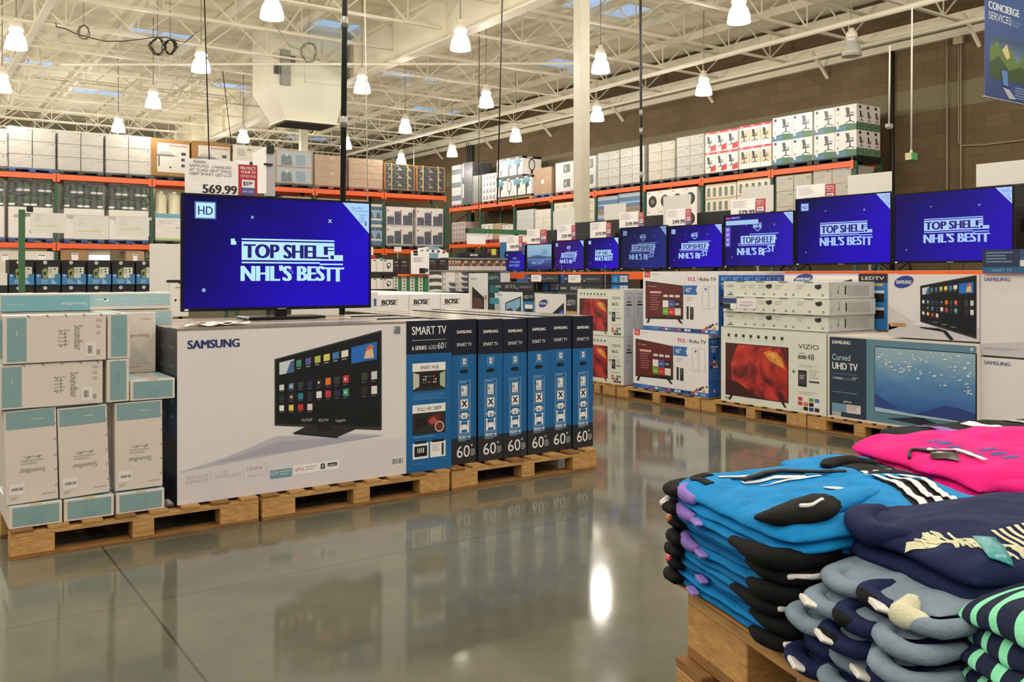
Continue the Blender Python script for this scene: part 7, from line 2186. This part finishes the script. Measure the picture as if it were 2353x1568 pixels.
# --- stack of blue jerseys
ordn = ('lowest', 'second from below', 'third from below', 'fourth from below', 'fifth from below', 'sixth from below', 'top')
z = PZ + .0055
q = random.Random(3)
for i in range(7):
    t = (.026, .026, .027, .027, .028, .03, .036)[i]
    top = i == 6
    g = garment('%s folded blue jersey with black cuffs and purple size clip%s' % (ordn[i], ', white stripes across it' if top else ''), group='stack of folded blue jerseys')
    sh = q.uniform(-.012, .012)
    x0 = -.018 + sh - (.014 if i in (3, 5) else 0)
    x1 = .43 if top else .42 + q.uniform(-.02, .02)
    y0, y1 = -.345 + q.uniform(-.012, .012), .03 + q.uniform(-.01, .01)
    c = Cloth(x0, x1, y0, y1, z, t, i + 1, droop=((.012 if i > 1 else 0), 0, .006 if i > 2 else 0, 0), wr=.0075 if top else .005)
    c.body(g, c_blue if i != 2 else c_blue2, 2, 110 if top else 60, 90 if top else 54, mats=[c_blue2, c_blue] if not top else None)
    zc = z + t * .45
    # collar end: black rib with a purple band at the far left
    ya = y1 - .012
    col = roll(g, [(x0 + .1, ya + .01, zc), (x0 + .045, ya + .014, zc), (x0 + .004, ya - .008, zc), (x0 - .006, ya - .045, zc)], [.012, .017, .018, .013], c_black, .7, 'collar')
    if i in (3, 5, 6):
        roll(col, [(x0 + .09, ya - .012, zc + .007), (x0 + .045, ya - .022, zc + .006), (x0 + .010, ya - .040, zc + .003), (x0 + .001, ya - .066, zc), (x0 + .003, ya - .095, zc - .002)], [.008, .0105, .012, .012, .009], c_purple, .95, 'collar_band')
    if i in (0, 1, 3, 5):
        clip(g, (x0 - .008, ya - .105 - .02 * (i % 2), zc - .004), 1.35, clip_purple)
    if i in (1, 4): roll(col, [(x0 + .0, ya + .0, zc + .004), (x0 - .012, ya - .02, zc + .004)], [.012, .01], c_red if i == 1 else c_orange, .6, 'neck_label')
    if i == 5: roll(col, [(x0 + .012, ya + .012, zc + .006), (x0 - .008, ya - .008, zc + .006)], [.011, .011], c_white, .8, 'neck_label')
    # cuff at the near end of the visible side
    if not top:
        yb_ = y0 + .01
        rr = (.016, .017, .016, .019, .017, .021)[i]
        cf = roll(g, [(x0 + .13, yb_ + .012, zc), (x0 + .07, yb_ - .004, zc), (x0 + .015, yb_ - .002, zc), (x0 - .006, yb_ + .03, zc), (x0 - .004, yb_ + .07 + .02 * (i % 3), zc)], [rr * .9, rr, rr * 1.05, rr, rr * .5], c_black, .75, 'cuff')
        if i in (0, 2, 4):
            roll(cf, [(x0 + .12, yb_ - .006, zc + .004), (x0 + .05, yb_ - .022, zc + .005), (x0 + .0, yb_ - .01, zc + .004)], .0045, c_white, 1, 'cuff_stripe', 8)
    else:
        # black sleeve opening folded over the front, with a thin white piping
        s1 = [(.30, -.30), (.21, -.325), (.13, -.34), (.09, -.325)]
        P3 = [(x, y, c.top(x, y) + .004) for x, y in ((.26, -.2), (.2, -.235), (.13, -.262), (.065, -.28), (.02, -.27))]
        roll(g, P3, [.014, .026, .034, .036, .022], c_blue, .42, 'sleeve')
        P4 = [(x, y, c.top(max(x, x0 + .01), y) + .006) for x, y in ((.105, -.268), (.06, -.29), (.012, -.29), (-.012, -.262))]
        cf = roll(g, P4, [.034, .041, .036, .012], c_black, .42, 'cuff')
        roll(cf, [(x, y, c.top(max(x, x0 + .01), y) + .021) for x, y in ((.085, -.292), (.05, -.312), (.03, -.312))], .0035, c_white, 1, 'cuff_piping', 8)
        # three white stripes on a black yoke, running over the shoulder
        c.patch(g, [(.235, -.335), (.35, -.335), (.40, -.2), (.415, -.08), (.335, -.08), (.31, -.2)], c_black, 'shoulder_yoke', .0016, .004)
        for k, dx in enumerate((.0, .033, .066)):
            c.strip(g, [(.252 + dx * .9, -.338), (.295 + dx, -.25), (.325 + dx, -.19), (.335 + dx * .85, -.085)], .0135, c_white, 'shoulder_stripe', .0065, 60)
        # white lettering panel at the neck
        for k in range(3):
            c.strip(g, [(.06 + .012 * k, -.022 - .021 * k), (.16, -.02 - .02 * k), (.235 - .008 * k, -.03 - .019 * k)], .010, c_white if k != 1 else c_black, 'chest_band', .003)
        c.strip(g, [(.10, -.10), (.17, -.075), (.25, -.07)], .006, c_white, 'chest_piping', .003)
        c.strip(g, [(.02, -.055), (.02, -.0), (.06, .01)], .02, c_black, 'neck_panel', .002)
        c.patch(g, [(.205 + .022 * math.cos(a * .52), -.165 + .009 * math.sin(a * .52)) for a in range(12)], M('badge_silver', '#b9c9d8', .4), 'badge', .0035)
        # black hanger on the top with its bar
        P5 = [(.09, -.06), (.16, -.045), (.24, -.05), (.30, -.075)]
        roll(g, [(x, y, c.top(x, y) + .008) for x, y in P5], .006, black_matt, .6, 'hanger', 8)
        roll(g, [(x, y, c.top(x, y) + .006) for x, y in ((.30, -.02), (.335, .005), (.38, .0), (.42, -.02))], [.012, .02, .022, .012], c_black, .5, 'collar_fold')
    z += t * .94
zA_top = z
g = garment('blue jersey with a dark seat patch folded at the back of the blue stack', group='stack of folded blue jerseys')
c = Cloth(.26, .50, -.13, .10, zA_top - .03, .034, 21, droop=(0, .02, 0, 0), wr=.008)
c.body(g, c_blue, 2, 60, 60)
c.patch(g, [(.33, -.11), (.47, -.12), (.49, -.0), (.44, .05), (.36, .04), (.33, -.03)], c_black, 'seat_patch', .002)
for k in range(2): c.strip(g, [(.408 + .009 * k, .03), (.418 + .009 * k, -.11)], .0012, M('thread_teal', '#2b7f90', .6), 'stitching', .0035)

# --- pink and indigo stack at the back right
z = PZ + .0055
spec = [(c_black, 'black'), (c_indigo, 'indigo'), (c_black, 'black'), (c_lgrey, 'grey'), (c_black, 'black')]
for i, (mt, nm) in enumerate(spec):
    g = garment('%s folded %s top under the pink one, purple clips showing' % (('lowest', 'second', 'third', 'fourth', 'fifth')[i], nm), 'folded top', 'folded tops under the pink one', 'folded_garment')
    sh = .012 * ((i * 7) % 3 - 1)
    c = Cloth(.46 + sh, 1.0, -.20, .15, z, .031, 30 + i, droop=(.01, 0, 0, 0), wr=.005)
    c.body(g, mt, 3, 40, 34)
    zc = z + .014
    for k, (mm, yy) in enumerate(((c_purple, .12), (c_indigo if i % 2 else c_grey, .07), (c_black, .0), (c_purple, -.02 - .01 * i))):
        roll(g, [(.53 + sh, yy, zc), (.47 + sh, yy + .01, zc), (.445 + sh, yy - .005, zc)], [.012, .016, .013], mm, .8, 'sleeve_end')
    z += .0295
g = garment('indigo folded top with a pink emblem, directly under the pink shirt', 'folded top', None, 'folded_garment')
c = Cloth(.50, 1.03, -.30, .08, z - .002, .03, 41, droop=(.03, 0, .04, 0), wr=.007)
c.body(g, c_indigo, 2, 70, 60)
roll(g, [(.50, -.10, z + .006), (.485, -.15, z - .004), (.50, -.2, z - .012)], [.015, .02, .016], c_purple, .8, 'collar_band')
roll(g, [(.50, -.19, z - .008), (.53, -.26, z - .02), (.62, -.31, z - .03), (.76, -.33, z - .036)], [.02, .026, .024, .014], c_black, .7, 'sleeve')
for k in range(3):
    c.patch(g, [(.745 + .02 * k, -.262 + .004 * k), (.757 + .02 * k, -.268 + .004 * k), (.775 + .02 * k, -.238 + .012 * k), (.763 + .02 * k, -.232 + .012 * k)], c_pink, 'emblem', .003)
c.strip(g, [(.72, -.285), (.81, -.262)], .004, c_pink, 'emblem_line', .003)
z += .028
g = garment('bright pink folded shirt with slate lettering on top of the back stack')
cp = Cloth(.455, 1.02, -.235, .13, z, .046, 50, droop=(.012, .0, .026, .0), wr=.010)
cp.body(g, c_pink, 2, 110, 90)
q = random.Random(4)
for row, (xa, ya_, n_) in enumerate(((.555, -.005, 8), (.515, -.04, 5))):
    for k in range(n_):                                # the smudged letters of the chest print
        a, b = xa + .006 * k, ya_ - .0215 * k
        cp.patch(g, [(a, b), (a + .03, b - .004), (a + .032, b - .016), (a + .004, b - .016 + .005 * q.random()), (a - .002, b - .008)], c_print, 'chest_print', .002)
roll(g, [(x, y, cp.top(x, y) + .004) for x, y in ((.55, -.14), (.52, -.07), (.49, -.04), (.465, -.06))], .0035, black_matt, 1, 'hanger_hook', 8)
cp.patch(g, [(.478, -.10), (.51, -.07), (.53, -.11), (.50, -.155)], black_gloss, 'hang_tag', .006)
cp.strip(g, [(.515, -.055), (.545, -.17)], .012, c_white, 'tag_band', .008)
roll(g, [(.50, -.20, z + .012), (.56, -.235, z + .006), (.66, -.255, z + .0), (.80, -.255, z - .002), (.92, -.25, z - .002)], [.014, .024, .026, .026, .018], c_pink, .8, 'sleeve')
g = garment('black and white folded top behind the pink shirt', 'folded top', None, 'folded_garment')
c = Cloth(.72, 1.25, .08, .36, z - .02, .035, 61, wr=.007); c.body(g, c_black, 2, 40, 30)
for k in range(3): c.strip(g, [(.80 + .14 * k, .10), (.86 + .14 * k, .2), (.84 + .14 * k, .32)], .035, (c_purple, c_white, c_lgrey)[k], 'panel', .003)
g = garment('grey folded pile behind the pink shirt, under the black and white top', 'folded top', None, 'folded_garment')
c = Cloth(.74, 1.22, .09, .35, PZ + .006, z - .03 - PZ - .006, 62, wr=.004); c.body(g, c_lgrey, 5, 30, 24, mats=[c_black, c_lgrey, c_purple])

# --- navy and grey stack in front
z = PZ + .0055
spec = [(c_navy, 'navy', .034), (c_navy, 'navy', .03), (c_grey, 'grey', .03), (c_grey, 'grey', .03), (c_grey, 'grey', .03)]
for i, (mt, nm, t) in enumerate(spec):
    g = garment('%s folded %s top in the navy and grey stack, white size clip showing' % (('lowest', 'second', 'third', 'fourth', 'fifth')[i], nm), 'folded top', 'navy and grey stack', 'folded_garment')
    x0 = -.02 + (.0, .02, .005, .02, .05)[i]
    c = Cloth(x0, .52, -.592 + .008 * (i % 2), -.355, z, t, 70 + i, droop=(.012 if i else 0, 0, 0, 0), wr=.006)
    c.body(g, mt, 3, 50, 44, mats=[mt, c_navy, mt] if i > 1 else None)
    zc = z + t * .45
    q = random.Random(i)
    for k in range(3):
        yy = -.385 - .075 * k + q.uniform(-.015, .015)
        mm = (c_grey, c_navy, c_grey)[k] if i > 1 else (c_navy, c_grey, c_navy)[k]
        roll(g, [(x0 + .11, yy - .01, zc), (x0 + .05, yy, zc + .003), (x0 + .0, yy + .004, zc), (x0 - .014, yy - .03, zc - .003), (x0 + .0, yy - .062, zc - .004), (x0 + .06, yy - .066, zc - .004)], [.012, .016, .017, .016, .016, .012], mm, .75, 'sleeve_fold')
        if i > 1 and k == 1:
            roll(g, [(x0 - .006, yy + .01, zc + .002), (x0 - .024, yy - .02, zc), (x0 - .012, yy - .05, zc)], [.008, .011, .008], c_black, .8, 'neck_opening')
    clip(g, (x0 - .03, -.41 - .055 * ((i * 2) % 3), zc - .002), 1.2, clip_white, 'size_clip', .032, .017, .008, .3)
    if i in (0, 4): roll(g, [(x0 + .02, -.53, zc + .004), (x0 - .018, -.555, zc), (x0 - .01, -.58, zc)], [.014, .02, .014], c_cream, .8, 'printed_hem')
    z += t * .95
g = garment('navy folded shirt with cream feather print and a teal size strip, on the front stack')
cn = Cloth(.085, .60, -.592, -.315, z, .058, 90, droop=(.008, .0, .016, .0), wr=.008)
cn.body(g, c_navy, 2, 110, 90)
roll(g, [(x, y, cn.top(x, y) - .004) for x, y in ((.16, -.34), (.11, -.35), (.095, -.40), (.11, -.45))], [.016, .024, .024, .014], c_navy, .8, 'collar')
q = random.Random(12)
cn.patch(g, [(.082, -.478), (.092, -.470), (.112, -.486), (.120, -.505), (.108, -.508), (.096, -.495)], c_cream, 'feather_print')
for k in range(46):
    u = q.random(); a = .100 + .075 * u + .03 * q.random(); b = -.455 - .085 * u - .03 * q.random()
    L = .014 + .022 * q.random(); an = -2.2 + 1.2 * q.random()
    cn.strip(g, [(a, b), (a + L * .6 * math.cos(an) + .003, b + L * .6 * math.sin(an)), (max(.09, a + L * math.cos(an)), max(-.578, b + L * math.sin(an)))], .0042, c_cream, 'feather_print', .0022, 5)
cn.strip(g, [(.185, -.515), (.165, -.55), (.148, -.580)], .030, c_teal, 'size_strip', .004)
for k in range(3): cn.text(g, 'L', .176 - .012 * k, -.527 - .019 * k, .008, -2.1, ink('#0d5a66'), lift=.0066, name='size_letter')
for k in range(14):
    a = .205 + .014 * k
    cn.strip(g, [(a + .012, -.50), (a + .004, -.54), (a - .012, -.578)], .0062, c_cream, 'zebra_print', .0025, 8)
g = garment('pale grey folded top with black trim between the navy shirt and the indigo one', 'folded top', None, 'folded_garment')
c = Cloth(.47, .98, -.54, -.335, z - .02, .07, 95, droop=(.03, 0, 0, 0), wr=.009); c.body(g, c_lgrey, 2, 60, 46)
c.patch(g, [(.56, -.52), (.70, -.52), (.74, -.42), (.66, -.38), (.58, -.45)], c_black, 'trim', .0025)
c.strip(g, [(.49, -.35), (.60, -.348), (.75, -.352)], .01, c_mint, 'piping', .0025)
g = garment('dark folded tops holding up the pale grey one at the right edge', 'folded top', None, 'folded_garment')
c = Cloth(.54, .98, -.56, -.335, PZ + .0055, z - .026 - PZ - .006, 96, wr=.004); c.body(g, c_navy, 5, 30, 24, mats=[c_navy, c_grey, c_black])

# --- striped stack nearest the camera
z = PZ + .0055
stn = M('striped_jersey', '#1d2440', .8)
def striped(name, per, ang, off):
    m = bpy.data.materials.new(name); m.use_nodes = True
    nt = m.node_tree; N, L = nt.nodes.new, nt.links.new
    b = nt.nodes['Principled BSDF']; b.inputs['Roughness'].default_value = .8; b.inputs['Specular IOR Level'].default_value = .2
    tc = N('ShaderNodeTexCoord'); mp = N('ShaderNodeMapping'); mp.inputs['Rotation'].default_value = (0, 0, ang); L(tc.outputs['Object'], mp.inputs[0])
    sp = N('ShaderNodeSeparateXYZ'); L(mp.outputs[0], sp.inputs[0])
    n = N('ShaderNodeTexNoise'); n.inputs['Scale'].default_value = 7; L(tc.outputs['Object'], n.inputs['Vector'])
    a = N('ShaderNodeMath'); a.operation = 'MULTIPLY_ADD'; L(n.outputs[0], a.inputs[0]); a.inputs[1].default_value = .02; L(sp.outputs[1], a.inputs[2])
    z_ = N('ShaderNodeMath'); z_.operation = 'MULTIPLY_ADD'; L(sp.outputs[2], z_.inputs[0]); z_.inputs[1].default_value = -.7; L(a.outputs[0], z_.inputs[2])
    k = N('ShaderNodeMath'); k.operation = 'PINGPONG'; L(z_.outputs[0], k.inputs[0]); k.inputs[1].default_value = per
    c = N('ShaderNodeMath'); c.operation = 'LESS_THAN'; L(k.outputs[0], c.inputs[0]); c.inputs[1].default_value = per * .36
    mx = N('ShaderNodeMix'); mx.data_type = 'RGBA'; mx.inputs['A'].default_value = lin('#19203c'); mx.inputs['B'].default_value = lin('#84dcb2')
    L(c.outputs[0], mx.inputs['Factor']); L(mx.outputs['Result'], b.inputs['Base Color'])
    n2 = N('ShaderNodeTexNoise'); n2.inputs['Scale'].default_value = 240; L(tc.outputs['Object'], n2.inputs['Vector']); bp = N('ShaderNodeBump'); bp.inputs['Strength'].default_value = .25; bp.inputs['Distance'].default_value = .01; L(n2.outputs[0], bp.inputs['Height']); L(bp.outputs[0], b.inputs['Normal'])
    return m
for i in range(4):
    t = .043 if i < 3 else .055
    g = garment('%s folded navy top with mint stripes in the pile nearest the camera' % ('lowest', 'second', 'third', 'top')[i], 'folded top', 'mint-striped navy tops', 'folded_garment')
    x0 = .0 + (.0, .012, .025, .05)[i]
    c = Cloth(x0, .56, -1.10, -.604 + .005 * (i % 2) + (.03 if i == 3 else 0), z, t, 110 + i, droop=(.02 if i else 0, 0, 0, .018 if i == 3 else 0), wr=.009 if i == 3 else .006)
    c.body(g, striped('striped_%d' % i, .0185, (.35, -.2, .3, .15, -.12)[i], 0), 2, 90 if i == 3 else 50, 90 if i == 3 else 50)
    zc = z + t * .45
    roll(g, [(x0 + .07, -1.0, zc), (x0 + .0, -1.01, zc), (x0 - .008, -1.05, zc)], [.010, .013, .009], c_navy, .8, 'cuff')
    z += t * .95
